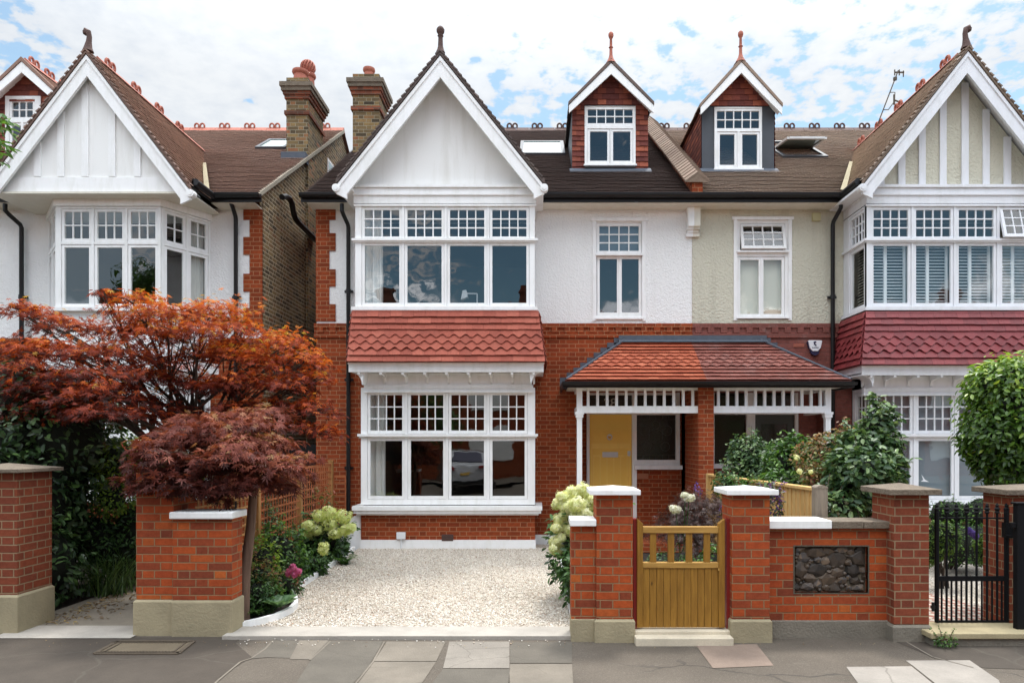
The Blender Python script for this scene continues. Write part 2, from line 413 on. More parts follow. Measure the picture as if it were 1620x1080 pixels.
def tiles(mb, pts, g=.105, w=.165, t=.016, jit=.003, scallop=None, sc_w=.19, amp=.028, seed=1, wave=0.0, under=True, th=.012, edge=False):
    """plain tiling over a planar convex polygon: every tile its own wedge, courses parallel to the eave.
    scallop: set of course numbers (from the eave) with a rounded lower edge"""
    rd = random.Random(seed)
    P = [Vector(q) for q in pts]
    n = (P[1]-P[0]).cross(P[2]-P[0]).normalized()
    if n.z < 0: n = -n
    if abs(n.z) < 1e-4:  # vertical: outward towards -Y
        if n.y > 0: n = -n
    up = (Vector((0,0,1)) - n*n.z).normalized()
    ud = up.cross(n).normalized()
    O = P[0]
    q2 = [((p-O).dot(ud), (p-O).dot(up)) for p in P]
    ar = sum(q2[i][0]*q2[(i+1) % len(q2)][1]-q2[(i+1) % len(q2)][0]*q2[i][1] for i in range(len(q2)))
    if ar < 0: q2.reverse()
    u0 = min(a for a, b in q2); u1 = max(a for a, b in q2); v0 = min(b for a, b in q2); v1 = max(b for a, b in q2)
    def W(u, v, h): return O + ud*u + up*v + n*h
    if under: mb.poly([W(a, b, 0) for a, b in q2], raw=True, rnd=.1)
    rows = int(math.ceil((v1-v0)/g))
    for r in range(rows):
        a = v0 + r*g; b = min(a+g, v1)
        sc = scallop is not None and r in scallop
        tw = sc_w if sc else w
        off = (r % 2)*tw/2
        c0 = int(math.floor((u0-off)/tw))-1; c1 = int(math.ceil((u1-off)/tw))+1
        for c in range(c0, c1):
            x0 = off+c*tw; x1 = x0+tw
            if x1 < u0 or x0 > u1: continue
            if sc:
                k = 8; bot = []
                for i in range(k+1):
                    fx = i/k; bot.append((x0+tw*fx, a - amp*(.5-.5*math.cos(2*math.pi*fx)) + amp*.5))
                cell = bot + [(x1, b+amp*.6), (x0, b+amp*.6)]
            else:
                jj = rd.uniform(-jit, jit)
                cell = [(x0+.0012, a+jj), (x1-.0012, a+jj+rd.uniform(-jit, jit)*.5), (x1-.0012, b), (x0+.0012, b)]
            cell = clip_conv(cell, q2)
            if len(cell) < 3: continue
            lift = t + rd.uniform(0, jit) + (wave*math.sin(x0*1.7+r*.31) if wave else 0)
            H = [lift*(1-max(0, min(1, (q[1]-a)/g))*.85) + .002 for q in cell]
            rr = rd.random()*.96
            top = [W(q[0], q[1], h) for q, h in zip(cell, H)]
            mb.poly(top, uv=cell, rnd=rr, raw=True)
            for i in range(len(cell)):
                j = (i+1) % len(cell)
                if cell[i][1] > a+g*.6 and cell[j][1] > a+g*.6: continue
                A, B = cell[i], cell[j]
                mb.poly([W(A[0], A[1], max(0, H[i]-th)), W(B[0], B[1], max(0, H[j]-th)), top[j], top[i]], rnd=(1.0 if edge else rr*.5), raw=True)  # edge: risers take the bright stop, a painted highlight along each course

def wall_holes(mb, x0, x1, z0, z1, y, holes, depth=.25, faces='front'):
    """wall face in the plane y (seen from -y) with rectangular holes (x0,x1,z0,z1) and their reveals"""
    xs = sorted({x0, x1, *[h[i] for h in holes for i in (0, 1) if x0 < h[i] < x1]})
    zs = sorted({z0, z1, *[h[i] for h in holes for i in (2, 3) if z0 < h[i] < z1]})
    def solid(cx, cz): return not any(h[0] < cx < h[1] and h[2] < cz < h[3] for h in holes)
    for i in range(len(xs)-1):
        j = 0
        while j < len(zs)-1:
            cx = (xs[i]+xs[i+1])/2
            if not solid(cx, (zs[j]+zs[j+1])/2): j += 1; continue
            k = j
            while k+1 < len(zs)-1 and solid(cx, (zs[k+1]+zs[k+2])/2): k += 1
            mb.poly([(xs[i],y,zs[j]),(xs[i+1],y,zs[j]),(xs[i+1],y,zs[k+1]),(xs[i],y,zs[k+1])])
            mb.poly([(xs[i+1],y+depth,zs[j]),(xs[i],y+depth,zs[j]),(xs[i],y+depth,zs[k+1]),(xs[i+1],y+depth,zs[k+1])])
            j = k+1
    for h in holes:
        a, b, c, d = h; c = max(c, z0); d = min(d, z1)
        if c >= d: continue
        mb.poly([(a,y,c),(a,y+depth,c),(a,y+depth,d),(a,y,d)]); mb.poly([(b,y+depth,c),(b,y,c),(b,y,d),(b,y+depth,d)])
        if h[3] < z1: mb.poly([(a,y,d),(a,y+depth,d),(b,y+depth,d),(b,y,d)])
        if h[2] > z0: mb.poly([(b,y,c),(b,y+depth,c),(a,y+depth,c),(a,y,c)])
    return mb

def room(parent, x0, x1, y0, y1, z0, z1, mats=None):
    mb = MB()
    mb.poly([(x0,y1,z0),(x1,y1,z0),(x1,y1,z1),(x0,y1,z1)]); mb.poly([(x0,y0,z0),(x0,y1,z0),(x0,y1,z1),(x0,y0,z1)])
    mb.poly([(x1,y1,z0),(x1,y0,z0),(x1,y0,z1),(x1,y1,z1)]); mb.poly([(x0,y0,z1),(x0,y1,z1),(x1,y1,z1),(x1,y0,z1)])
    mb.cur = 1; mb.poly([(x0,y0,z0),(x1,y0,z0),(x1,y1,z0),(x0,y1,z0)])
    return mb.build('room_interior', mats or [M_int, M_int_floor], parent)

# ------------------------------------------------------------------ windows
def light(parent, M, u0, u1, z0, z1, nc=1, nr=1, b=.045, mats=None, d0=.014, bar=.019, sash=True, glassm=None, open_deg=0):
    """one casement: sash with glazing bars + its glass. u0.. = glass opening"""
    if open_deg:
        piv = M @ Vector((0, d0, z1+b))
        ax = (M.to_3x3() @ Vector((1,0,0))).normalized()
        M = Matrix.Translation(piv) @ Matrix.Rotation(R(open_deg), 4, ax) @ Matrix.Translation(-piv) @ M
    mb = MB(M); d1 = d0+.042
    mb.box(u0-b, u0, d0, d1, z0-b*1.15, z1+b); mb.box(u1, u1+b, d0, d1, z0-b*1.15, z1+b)
    mb.box(u0, u1, d0+.001, d1-.001, z0-b*1.15, z0); mb.box(u0, u1, d0+.001, d1-.001, z1, z1+b)
    for i in range(1, nc):
        x = u0+(u1-u0)*i/nc; mb.box(x-bar/2, x+bar/2, d0+.008, d0+.034, z0, z1)
    for j in range(1, nr):
        z = z0+(z1-z0)*j/nr; mb.box(u0, u1, d0+.010, d0+.033, z-bar/2, z+bar/2)
    s = mb.build('sash', mats or M_white, parent)
    g = MB(M); g.poly([(u0,d0+.022,z0),(u1,d0+.022,z0),(u1,d0+.022,z1),(u0,d0+.022,z1)])
    g.build('pane', glassm or M_glass, parent)
    return s

def frame(mb, U0, U1, Z0, Z1, cols, rows, b=.045, gap=.004, d=.09, transom_out=.0):
    """fixed frame members around a grid of casements; cols [(u0,u1)] rows [(z0,z1)] are glass openings"""
    e = b+gap
    us = [U0] + [q for c in cols for q in (c[0]-e, c[1]+e)] + [U1]
    for i in range(0, len(us), 2): mb.box(us[i], us[i+1], 0, d, Z0, Z1)
    ez = b*1.15+gap
    zs = [Z0] + [q for r in rows for q in (r[0]-ez, r[1]+e)] + [Z1]
    for c in cols:
        for i in range(0, len(zs), 2): mb.box(c[0]-e, c[1]+e, .003, d-.003, zs[i], zs[i+1])

def curtain(parent, x0, x1, y, z0, z1, folds=6, mat=None, name='curtain'):
    mb = MB(); N = folds*8
    pts = [(x0+(x1-x0)*i/N, y+.035*math.sin(2*math.pi*i/8)+.012*math.sin(i*.7)) for i in range(N+1)]
    for i in range(N):
        (a, ya), (b, yb) = pts[i], pts[i+1]
        mb.poly([(a,ya,z0),(b,yb,z0),(b,yb,z1),(a,ya,z1)])
    mb.poly([(x0,y+.06,z0),(x0,y+.05,z1),(x1,y+.05,z1),(x1,y+.06,z0)])
    return mb.build(name, mat or M_curtain, parent, smooth=True)

def Tm(y, x=0, z=0): return Matrix.Translation((x, y, z))
def Mdir(origin, udir):
    """local x along udir (horizontal), local y inwards (u rotated +90deg), z up"""
    u = Vector(udir).normalized(); w = Vector((0,0,1)).cross(u)
    m = Matrix.Identity(4)
    for i in range(3): m[i][0] = u[i]; m[i][1] = w[i]; m[i][2] = (0,0,1)[i]; m[i][3] = origin[i]
    return m

# ------------------------------------------------------------------ foliage
def T_ellip(w=.24, fold=.07, droop=.08):
    v = [(0,0,0),(w*.8,.28,fold),(w*.8,.66,fold-droop*.4),(0,1,-droop),(-w*.8,.66,fold-droop*.4),(-w*.8,.28,fold)]
    return np.array(v, float), [(0,1,2,3),(0,3,4,5)]
def T_palm(n=7, w=.10, spread=125):
    v = [(0,0,0)]; f = []
    for i in range(n):
        a = R(-spread+2*spread*i/(n-1)); L = 1-.5*abs(i-(n-1)/2)/((n-1)/2)
        s, c = math.sin(a), math.cos(a); b = len(v)
        v += [(s*L*.45+c*w, c*L*.45-s*w, .02), (s*L, c*L, -.10*L), (s*L*.45-c*w, c*L*.45+s*w, .02)]
        f.append((0, b, b+1, b+2))
    return np.array(v, float), f
def T_floret():
    v = [(0,0,0)]; f = []
    for i in range(4):
        a = math.pi/2*i; b = len(v)
        for da, r in ((-.42,.8),(0,1.0),(.42,.8)): v.append((math.cos(a+da)*r, math.sin(a+da)*r, .12))
        f.append((0, b, b+1, b+2))
    return np.array(v, float), f
def T_blade(w=.035, bend=.35, seg=4):
    v = []; f = []
    for i in range(seg+1):
        t = i/seg; ww = w*(1-t*.95)
        y = t; z = -bend*t*t
        v += [(-ww, y, z), (ww, y, z)]
    for i in range(seg): f.append((2*i, 2*i+1, 2*i+3, 2*i+2))
    return np.array(v, float), f
def T_rock():
    v = [(1,0,0),(-1,0,0),(0,1,0),(0,-1,0),(0,0,.7),(0,0,-.7)]
    f = [(0,2,4),(2,1,4),(1,3,4),(3,0,4),(2,0,5),(1,2,5),(3,1,5),(0,3,5)]
    return np.array(v, float), f

def scatter(name, parent, tpl, pos, nrm, size, rnd, mat, dirs=None, origin=None, jitter=.0, kind=None, aspect=None, smooth=False):
    tv, tf = tpl; N = len(pos); k = len(tv)
    n = nrm/np.maximum(np.linalg.norm(nrm, axis=1, keepdims=True), 1e-9)
    if dirs is None: dirs = rng.normal(size=(N,3))
    y = dirs - n*(dirs*n).sum(1, keepdims=True)
    y /= np.maximum(np.linalg.norm(y, axis=1, keepdims=True), 1e-9)
    x = np.cross(y, n)
    sz = size[:, None, None]
    loc = np.repeat(tv[None], N, 0)
    if aspect is not None: loc = loc*aspect[:, None, :]
    if jitter: loc = loc*(1+rng.uniform(-jitter, jitter, size=(N, k, 3)))
    V = pos[:, None, :] + sz*(loc[:, :, 0:1]*x[:, None, :] + loc[:, :, 1:2]*y[:, None, :] + loc[:, :, 2:3]*n[:, None, :])
    if parent is not None: origin = tuple(parent.get('_o'))
    o = np.array(origin if origin is not None else (0,0,0), float)
    V = (V-o).reshape(-1, 3)
    fl = [len(f) for f in tf]
    base = np.concatenate([np.array(f) for f in tf])
    idx = (base[None]+(np.arange(N)*k)[:, None]).reshape(-1).astype(np.int32)
    tot = np.tile(np.array(fl, np.int32), N); st = np.concatenate([[0], np.cumsum(tot)[:-1]]).astype(np.int32)
    me = bpy.data.meshes.new(name)
    me.vertices.add(len(V)); me.vertices.foreach_set('co', V.astype(np.float32).ravel())
    me.loops.add(len(idx)); me.loops.foreach_set('vertex_index', idx)
    me.polygons.add(len(tot)); me.polygons.foreach_set('loop_start', st); me.polygons.foreach_set('loop_total', tot)
    at = me.attributes.new('rnd', 'FLOAT', 'FACE'); at.data.foreach_set('value', np.repeat(np.clip(rnd, 0, 1), len(tf)).astype(np.float32))
    me.materials.append(mat); me.update(calc_edges=True); me.validate()
    ob = bpy.data.objects.new(name, me); COL.objects.link(ob)
    if parent is not None: ob.parent = parent
    else: ob.location = o
    ob['_o'] = tuple(o)
    if kind: ob['kind'] = kind
    return ob

def ell_shell(c, r, N, lo=.72, hi=1.03, up_only=False, seed=None, lump=.12):
    d = rng.normal(size=(N,3)); d /= np.linalg.norm(d, axis=1, keepdims=True)
    if up_only: d[:, 2] = np.abs(d[:, 2])
    ph = rng.uniform(0, 6, 3)
    lum = 1+lump*np.sin(d[:, 0]*5+ph[0])*np.cos(d[:, 2]*6+ph[1])+lump*.6*np.sin(d[:, 1]*9+ph[2]+d[:, 2]*7)
    rad = rng.uniform(lo, hi, N)*lum
    return np.array(c)+d*np.array(r)*rad[:, None], d
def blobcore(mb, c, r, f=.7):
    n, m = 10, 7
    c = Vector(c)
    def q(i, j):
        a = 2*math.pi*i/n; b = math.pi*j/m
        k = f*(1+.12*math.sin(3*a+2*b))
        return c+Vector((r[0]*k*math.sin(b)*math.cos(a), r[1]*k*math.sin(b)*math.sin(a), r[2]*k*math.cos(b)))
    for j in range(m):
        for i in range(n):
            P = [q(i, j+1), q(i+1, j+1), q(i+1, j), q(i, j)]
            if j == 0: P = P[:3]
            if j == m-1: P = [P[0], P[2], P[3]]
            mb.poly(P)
def bush(name, label, cat, blobs, N, tpl, size, mat, origin, group=None, core=.62, coremat=None, outw=.6, part='foliage', stems=True, hi=1.03, rb=(0,1), lo=.7, shoots=4):
    """shrub: blobs [(centre, radii)]"""
    t = thing(name, label, cat, origin, group)
    vol = np.array([b[1][0]*b[1][1]+b[1][0]*b[1][2]+b[1][1]*b[1][2] for b in blobs]); vol /= vol.sum()
    Ps, Ns = [], []
    for (c, r), v in zip(blobs, vol):
        p, d = ell_shell(c, r, max(8, int(N*v)), lo=lo, hi=hi)
        Ps.append(p); Ns.append(d)
    P = np.concatenate(Ps); D = np.concatenate(Ns)
    ok = P[:, 2] > .02; P, D = P[ok], D[ok]
    nn = D*outw + np.array([0,0,.55]) + rng.normal(size=P.shape)*.45
    dirs = D*.7 + np.array([0,0,-.15]) + rng.normal(size=P.shape)*.5
    rn = rng.uniform(rb[0], rb[1], len(P))
    scatter(part, t, tpl, P, nn, rng.uniform(size*.65, size*1.2, len(P)), rn, mat, dirs)
    if shoots:
        P2, N2, D2 = [], [], []; ms = MB()
        for (c, r) in blobs:
            for k in range(shoots):
                d = Vector((random.gauss(0,1), random.gauss(0,1), abs(random.gauss(.3,.9)))).normalized()
                a = Vector(c)+Vector((d.x*r[0], d.y*r[1], d.z*r[2]))*.8; L = random.uniform(.35, .75)*min(r[0], r[2])+.06
                b = a+(d+Vector((0,0,.5))).normalized()*L
                ms.tube([Vector(c), a, a.lerp(b,.5)+Vector((0,0,.01)), b], [.005,.004,.003,.0015], 4)
                for j in range(int(L/size*2.6)+2):
                    q = a.lerp(b, .2+.8*random.random()); P2.append(q[:]); N2.append((random.gauss(0,.4), random.gauss(0,.4)-.2, .8)); D2.append((random.gauss(0,.7)+d.x*.5, random.gauss(0,.7), random.uniform(-.2,.7)))
        n2 = len(P2)
        if n2:
            P2 = np.array(P2); ok2 = P2[:, 2] > .03
            scatter('shoot_leaves', t, tpl, P2[ok2], np.array(N2)[ok2], rng.uniform(size*.55, size*1.1, ok2.sum()), np.clip(rng.uniform(.35, 1.1, ok2.sum()),0,1), mat, np.array(D2)[ok2])
        if not stems: ms.build('branches', M_bark, t)
    mb = ms if shoots else MB()
    if stems:
        for (c, r) in blobs:
            for k in range(3):
                a = Vector(origin)+Vector((random.uniform(-.08,.08), random.uniform(-.06,.06), 0)); b = Vector(c)+Vector((random.uniform(-.3,.3)*r[0], random.uniform(-.3,.3)*r[1], random.uniform(-.1,.5)*r[2]))
                md = a.lerp(b, .5)+Vector((random.uniform(-.04,.04), random.uniform(-.04,.04), .05))
                mb.tube([a, md, b], [.014,.009,.004], 5)
        mb.build('branches', M_bark_dk, t)
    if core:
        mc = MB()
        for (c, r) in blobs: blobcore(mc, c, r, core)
        mc.build('shade_core', coremat or M_core, t, smooth=True)  # solid dark cores painted as the shade between leaves
    return t
def flower_head(t, c, r, mat, N=110, sz=.018, name='flower_head', squash=1.0):
    d = rng.normal(size=(N,3)); d /= np.linalg.norm(d, axis=1, keepdims=True)
    N = int(N*1.7); d = rng.normal(size=(N,3)); d /= np.linalg.norm(d, axis=1, keepdims=True)
    sub_ = rng.normal(size=(6,3)); sub_ /= np.linalg.norm(sub_, axis=1, keepdims=True); near_ = (d@sub_.T).max(1, keepdims=True)
    q = rng.uniform(0,6,3); lump = 1+.16*np.sin(d[:,0:1]*6+q[0])*np.sin(d[:,2:3]*7+q[1])+.10*np.sin(d[:,1:2]*9+q[2])
    p = np.array(c)+d*np.array([r, r, r*squash])*rng.uniform(.78, 1.08, (N,1))*lump*(.72+.40*near_**2)
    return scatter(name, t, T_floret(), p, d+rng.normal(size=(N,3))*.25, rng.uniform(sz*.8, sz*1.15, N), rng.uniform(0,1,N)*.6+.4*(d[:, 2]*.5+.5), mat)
# ================================================================== HOUSES
YW = 12.05; YB = 11.2; YL = 11.40; YG = 11.0
EAVE_Y, EAVE_Z, PITCH = 11.75, 6.06, .6667
RIDGE_Y = 16.9; RIDGE_Z = EAVE_Z + PITCH*(RIDGE_Y-EAVE_Y)
def roofz(y): return EAVE_Z + PITCH*(y-EAVE_Y)
def roofy(z): return EAVE_Y + (z-EAVE_Z)/PITCH

def crest(mb, p0, p1, step=.62, start=.2, r=.066, wbase=.13, saddle=True):
    """ridge tiles with paired loop ornaments from p0 to p1"""
    p0, p1 = Vector(p0), Vector(p1); L = (p1-p0).length; d = (p1-p0)/L
    side = d.cross(Vector((0,0,1))).normalized(); up = side.cross(d)
    if saddle:
        n = int(L/.31)
        for i in range(n):
            a = p0+d*(L*i/n+.004); b = p0+d*(L*(i+1)/n-.004); rr = random.random()
            for sg in (-1, 1):
                q = [a+up*.05, b+up*.05, b+side*sg*wbase-up*.085, a+side*sg*wbase-up*.085]
                mb.poly(q if sg < 0 else q[::-1], rnd=rr)
                mb.poly([a+up*.05, a+side*sg*wbase-up*.085, a-up*.05], rnd=rr); mb.poly([b+up*.05, b+side*sg*wbase-up*.085, b-up*.05], rnd=rr)
    s = start
    while s < L-.2:
        for k in (-1, 1):
            c = p0+d*(s+k*r*1.05)+up*(.05+r*.55)
            ang = [math.pi*(-.22+1.44*j/10) for j in range(11)]
            path = [c+d*(math.cos(a)*r*.8)+up*(math.sin(a)*r*.95) for a in ang]
            mb.tube(path, .023, 6, rnd=random.random())
            mb.tube([c+up*(-r*.9), c+up*(-r*.45)], [.03,.012], 6)
        s += step

def finial(mb, c, h, kind, lean=0):
    c = Vector(c)
    if kind == 'ball':
        mb.lathe(c, [(.075,0),(.055,.05),(.042,.10),(.038,h*.45),(.036,h-.17),(.05,h-.15),(.036,h-.13),(.062,h-.09),(.066,h-.05),(.05,h-.02),(.03,h),(0,h)], 12)
    elif kind == 'spike':
        mb.lathe(c, [(.10,-.04),(.05,.05),(.032,.12),(.028,h*.45),(.045,h*.47),(.028,h*.5),(.024,h-.13),(.040,h-.11),(.052,h-.07),(.048,h-.03),(.02,h),(0,h)], 12)
    else:
        s = lean
        path = [c, c+Vector((0,.0,.07)), c+Vector((-s*.012,0,.16)), c+Vector((-s*.02,0,.24)), c+Vector((s*.0,0,.31)), c+Vector((s*.045,0,.335)), c+Vector((s*.07,0,.31))]
        mb.tube(path, [.085,.06,.042,.038,.048,.045,.02], 9); mb.lathe(c+Vector((s*.035,0,.25)), [(0,0),(.045,.03),(.05,.07),(0,.11)], 8)

def gable(h, xa, za, hw, zf, mat_roof, mats_face, style, seed, lead_side=0, fin='ball', lean=1):
    """street gable: tiled slopes back into the main roof, bargeboards, panel. xa, za ridge; hw half width at the foot zf"""
    yf = YG-.04; s = (za-zf)/hw
    g = MB()
    yr = roofy(za)
    for sg in (-1, 1):
        pts = [(xa, yf, za), (xa+sg*hw, yf, zf), (xa+sg*hw, roofy(zf)+.1, zf), (xa, yr+.1, za)]
        if sg > 0: pts = pts[::-1]
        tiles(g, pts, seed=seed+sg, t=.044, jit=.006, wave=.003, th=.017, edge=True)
        vy = [(xa, yf-.035, za+.03), (xa+sg*(hw+.03), yf-.035, zf+.03-.03*s), (xa+sg*(hw+.03), yf-.035, zf-.03-.03*s), (xa, yf-.035, za-.035)]
        g.prism(vy, (0,.05,0), rnd=.25)
        nn_ = int(math.hypot(hw, za-zf)/.105)
        for i in range(nn_):
            t0 = (i+.1)/nn_; t1 = (i+.95)/nn_
            P0 = Vector((xa+sg*hw*t0, yf-.05, za-(za-zf)*t0+.028)); P1 = Vector((xa+sg*hw*t1, yf-.05, za-(za-zf)*t1+.040)); nv = Vector((sg*.014,0,.011))
            g.prism([P0-nv*.6, P1-nv*.4, P1+nv, P0+nv*.5], (0,.12,0), rnd=random.random())
    rf = g.build('gable_roof', mat_roof, h)
    c = MB(); crest(c, (xa, yf+.25, za+.03), (xa, yr, za+.03), .75, .35); c.build('ridge_crest', M_terra, rf)
    f = MB(); finial(f, (xa, yf+.03, za+.02), .42, fin, lean); f.build('finial', M_terra_dk, rf, smooth=True)
    if lead_side:
        l = MB(); sg = lead_side
        a = Vector((xa+sg*(hw+.02), roofy(zf+.0)-.05, zf+.06)); t = .62
        b = Vector((xa+sg*hw*(1-t), roofy(zf+(za-zf)*t), zf+(za-zf)*t+.06))
        l.poly([a+Vector((-sg*.02,0,.02)), a+Vector((sg*.085,-.02,.02)), b+Vector((sg*.06,-.02,.02)), b+Vector((-sg*.02,0,.02))]); l.build('valley_flashing', M_cap_old if lead_side == 9 else M_stone, rf)
    # bargeboards
    bb = MB(); vd = .335
    for sg in (-1, 1):
        o0 = (xa, YG-.045, za-.055); o1 = (xa+sg*(hw+.03), YG-.045, zf-.055-.03*s)
        lowx = xa+sg*(hw-.02)
        pts = [o0, o1, (o1[0], YG-.045, o1[2]-.12), (o1[0]-sg*.17, YG-.045, o1[2]-.20+.0), (o1[0]-sg*.17, YG-.045, o1[2]+.17*s-vd), (xa, YG-.045, o0[2]-vd)]
        bb.prism(pts, (0,.045,0))
        m0 = [(xa, YG-.062, za-.055), (o1[0], YG-.062, o1[2]), (o1[0], YG-.062, o1[2]-.075), (xa, YG-.062, za-.055-.075)]
        bb.prism(m0, (0,.017,0))
        m1 = [(xa, YG-.052, za-.12), (o1[0], YG-.052, o1[2]-.085), (o1[0], YG-.052, o1[2]-.10), (xa, YG-.052, za-.135)]
        bb.prism(m1, (0,.007,0))
        # soffit and roll moulding at the foot
        sz = -.045
        bb.poly([(xa, YG, za-.06), (xa+sg*hw, YG, zf-.06), (xa+sg*hw, YG+.34, zf-.06), (xa, YG+.34, za-.06)])
        cc = Vector((o1[0]-sg*.0, YG-.075, o1[2]+.0))
        ring = [(cc.x+.062*math.cos(a*.5236), cc.y, cc.z-.03+.062*math.sin(a*.5236)) for a in range(12)]
        bb.prism(ring, (0,.11,0))
        ring = [(cc.x+.035*math.cos(a*.5236), cc.y-.008, cc.z-.03+.035*math.sin(a*.5236)) for a in range(12)]
        bb.prism(ring, (0,.008,0))
    bb.build('bargeboard', mats_face[0], h)
    # panel
    yp = YG+.30 if style != 'close' else YG+.10
    zb = zf+.02
    p = MB(); hwp = (za-.12-zb)/s
    p.poly([(xa-hwp, yp, zb), (xa+hwp, yp, zb), (xa, yp, za-.12)])
    pn = p.build('gable_panel', mats_face[1], h)
    return pn, yp, zb, s

def main_roof(h, x0, x1, mat, seed, crest_mat=M_terra_dk, x0c=None, x1c=None):
    r = MB()
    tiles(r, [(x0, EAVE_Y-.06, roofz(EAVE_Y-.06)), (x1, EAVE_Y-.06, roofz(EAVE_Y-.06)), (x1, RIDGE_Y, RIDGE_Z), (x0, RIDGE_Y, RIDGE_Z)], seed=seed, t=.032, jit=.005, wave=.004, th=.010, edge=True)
    r.poly([(x1, RIDGE_Y, RIDGE_Z), (x1, 22.1, roofz(11.7)), (x0, 22.1, roofz(11.7)), (x0, RIDGE_Y, RIDGE_Z)][::-1])
    ro = r.build('roof', mat, h)
    c = MB(); crest(c, (x0 if x0c is None else x0c, RIDGE_Y, RIDGE_Z+.03), (x1 if x1c is None else x1c, RIDGE_Y, RIDGE_Z+.03), .62, .3); c.build('ridge_crest', crest_mat, ro)
    return ro

def gutter(h, x0, x1, y=EAVE_Y-.09, z0=5.90, z1=6.045):
    g = MB()
    g.box(x0, x1, y+.03, y+.055, z0, z1-.01)
    n = 8; R_ = .058; cz = z1-.035
    for i in range(n):
        a, b = math.pi+math.pi*i/n, math.pi+math.pi*(i+1)/n
        g.poly([(x0, y-.03+R_*math.cos(a), cz+R_*math.sin(a)), (x1, y-.03+R_*math.cos(a), cz+R_*math.sin(a)), (x1, y-.03+R_*math.cos(b), cz+R_*math.sin(b)), (x0, y-.03+R_*math.cos(b), cz+R_*math.sin(b))][::-1])
    for x in (x0, x1): g.prism([(x, y-.03+R_*math.cos(math.pi+math.pi*i/8), cz+R_*math.sin(math.pi+math.pi*i/8)) for i in range(9)], (.006,0,0))
    g.box(x0, x1, y-.092, y-.086, cz, cz+.012)
    return g.build('gutter', M_black, h)
def side_gutter(h, x, sg, y0, y1, z):
    g = MB(); g.tube([(x+sg*.03, y0, z), (x+sg*.03, y1, z)], .055, 10); g.box(x-sg*.02, x+sg*.005, y0, y1, z-.10, z+.05)
    return g.build('gutter', M_black, h)
def downpipe(h, x, z0, z1, xtop=None, y=YW-.07, r=.036, ztop=None):
    g = MB()
    path = [(x, y, z0), (x, y, z1)]
    if xtop is not None: path += [(x*.9+xtop*.1, y-.02, z1+.05), (xtop*.9+x*.1, y-.16, z1+.17), (xtop, y-.24, z1+.22), (xtop, y-.24, z1+.33)]
    g.tube(path, r, 10)
    z = z0+1.0
    while z < z1: g.tube([(x, y, z), (x, y, z+.07)], r*1.28, 10); g.box(x-.075, x+.075, y+.02, y+.06, z+.015, z+.055); z += 1.55
    return g.build('downpipe', M_black, h, smooth=True)

def soffit(h, x0, x1, z=5.90):
    g = MB(); g.box(x0, x1, EAVE_Y-.03, YW+.02, z-.012, z); return g.build('soffit', M_cream, h)

def brick_band(mb, x0, x1, z0=3.63, z1=3.88, y=YW):
    mb.box(x0, x1, y-.03, y+.01, z1-.075, z1); mb.box(x0, x1, y-.028, y+.01, z0, z0+.075)
    mb.box(x0, x1, y-.006, y+.01, z0+.075, z1-.075)
    x = x0+.05
    while x+.11 < x1: mb.box(x, x+.11, y-.028, y-.006, z0+.085, z1-.075); x += .225

def quoin(h, xe, sg, mat, blocks, short, long, y=YW):
    """toothed brick corner; xe corner, sg direction of the wall from the corner"""
    q = MB()
    for (z0, z1, lg) in blocks: q.box(xe, xe+sg*(long if lg else short), y-.012, y+.02, z0, z1)
    return q.build('quoin', mat, h)

def cornice(mb, x0, x1, zt, yf, ymid, n, side=None):
    """projecting white fascia with little brackets over a bay; yf front of fascia, ymid face of the bay"""
    mb.box(x0, x1, yf, yf+.03, zt-.16, zt); mb.box(x0, x1, yf+.03, YW, zt-.14, zt-.12)
    mb.box(x0-.012, x1+.012, yf-.012, yf, zt-.035, zt-.0)
    xa, xb = x0+.2, x1-.2
    mb.box(xa, xb, ymid-.015, ymid+.02, zt-.34, zt-.145)
    for (dz0, dz1, pr) in ((-.40,-.34,.05),(-.44,-.40,.035),(-.47,-.44,.06)): mb.box(xa-.01-pr*.4, xb+.01+pr*.4, ymid-pr, ymid+.03, zt+dz0, zt+dz1)
    for i in range(n):
        x = x0+.16+(x1-x0-.32)*i/(n-1)
        for dx in (0,):
            P = [(x-.018, yf+.05, zt-.145), (x-.018, ymid-.01, zt-.145), (x-.018, ymid-.01, zt-.33), (x-.018, ymid-.04, zt-.30), (x-.018, ymid-.07, zt-.22), (x-.018, yf+.09, zt-.19)]
            mb.prism(P, (.036,0,0))
        mb.box(x-.021, x+.021, yf+.012, yf+.20, zt-.195, zt-.161)
    for sg, xx in ((-1, x0), (1, x1)):      # scrolled end brackets
        P = [(xx-sg*.03, yf+.06, zt-.145)]
        for k in range(7):
            a = math.pi/2*k/6; P.append((xx-sg*.03-sg*.17*math.sin(a)*1.0, yf+.06, zt-.16-.20*(1-math.cos(a))))
        P.append((xx-sg*.24, yf+.06, zt-.145))
        mb.prism(P, (0, ymid-yf-.05, 0))

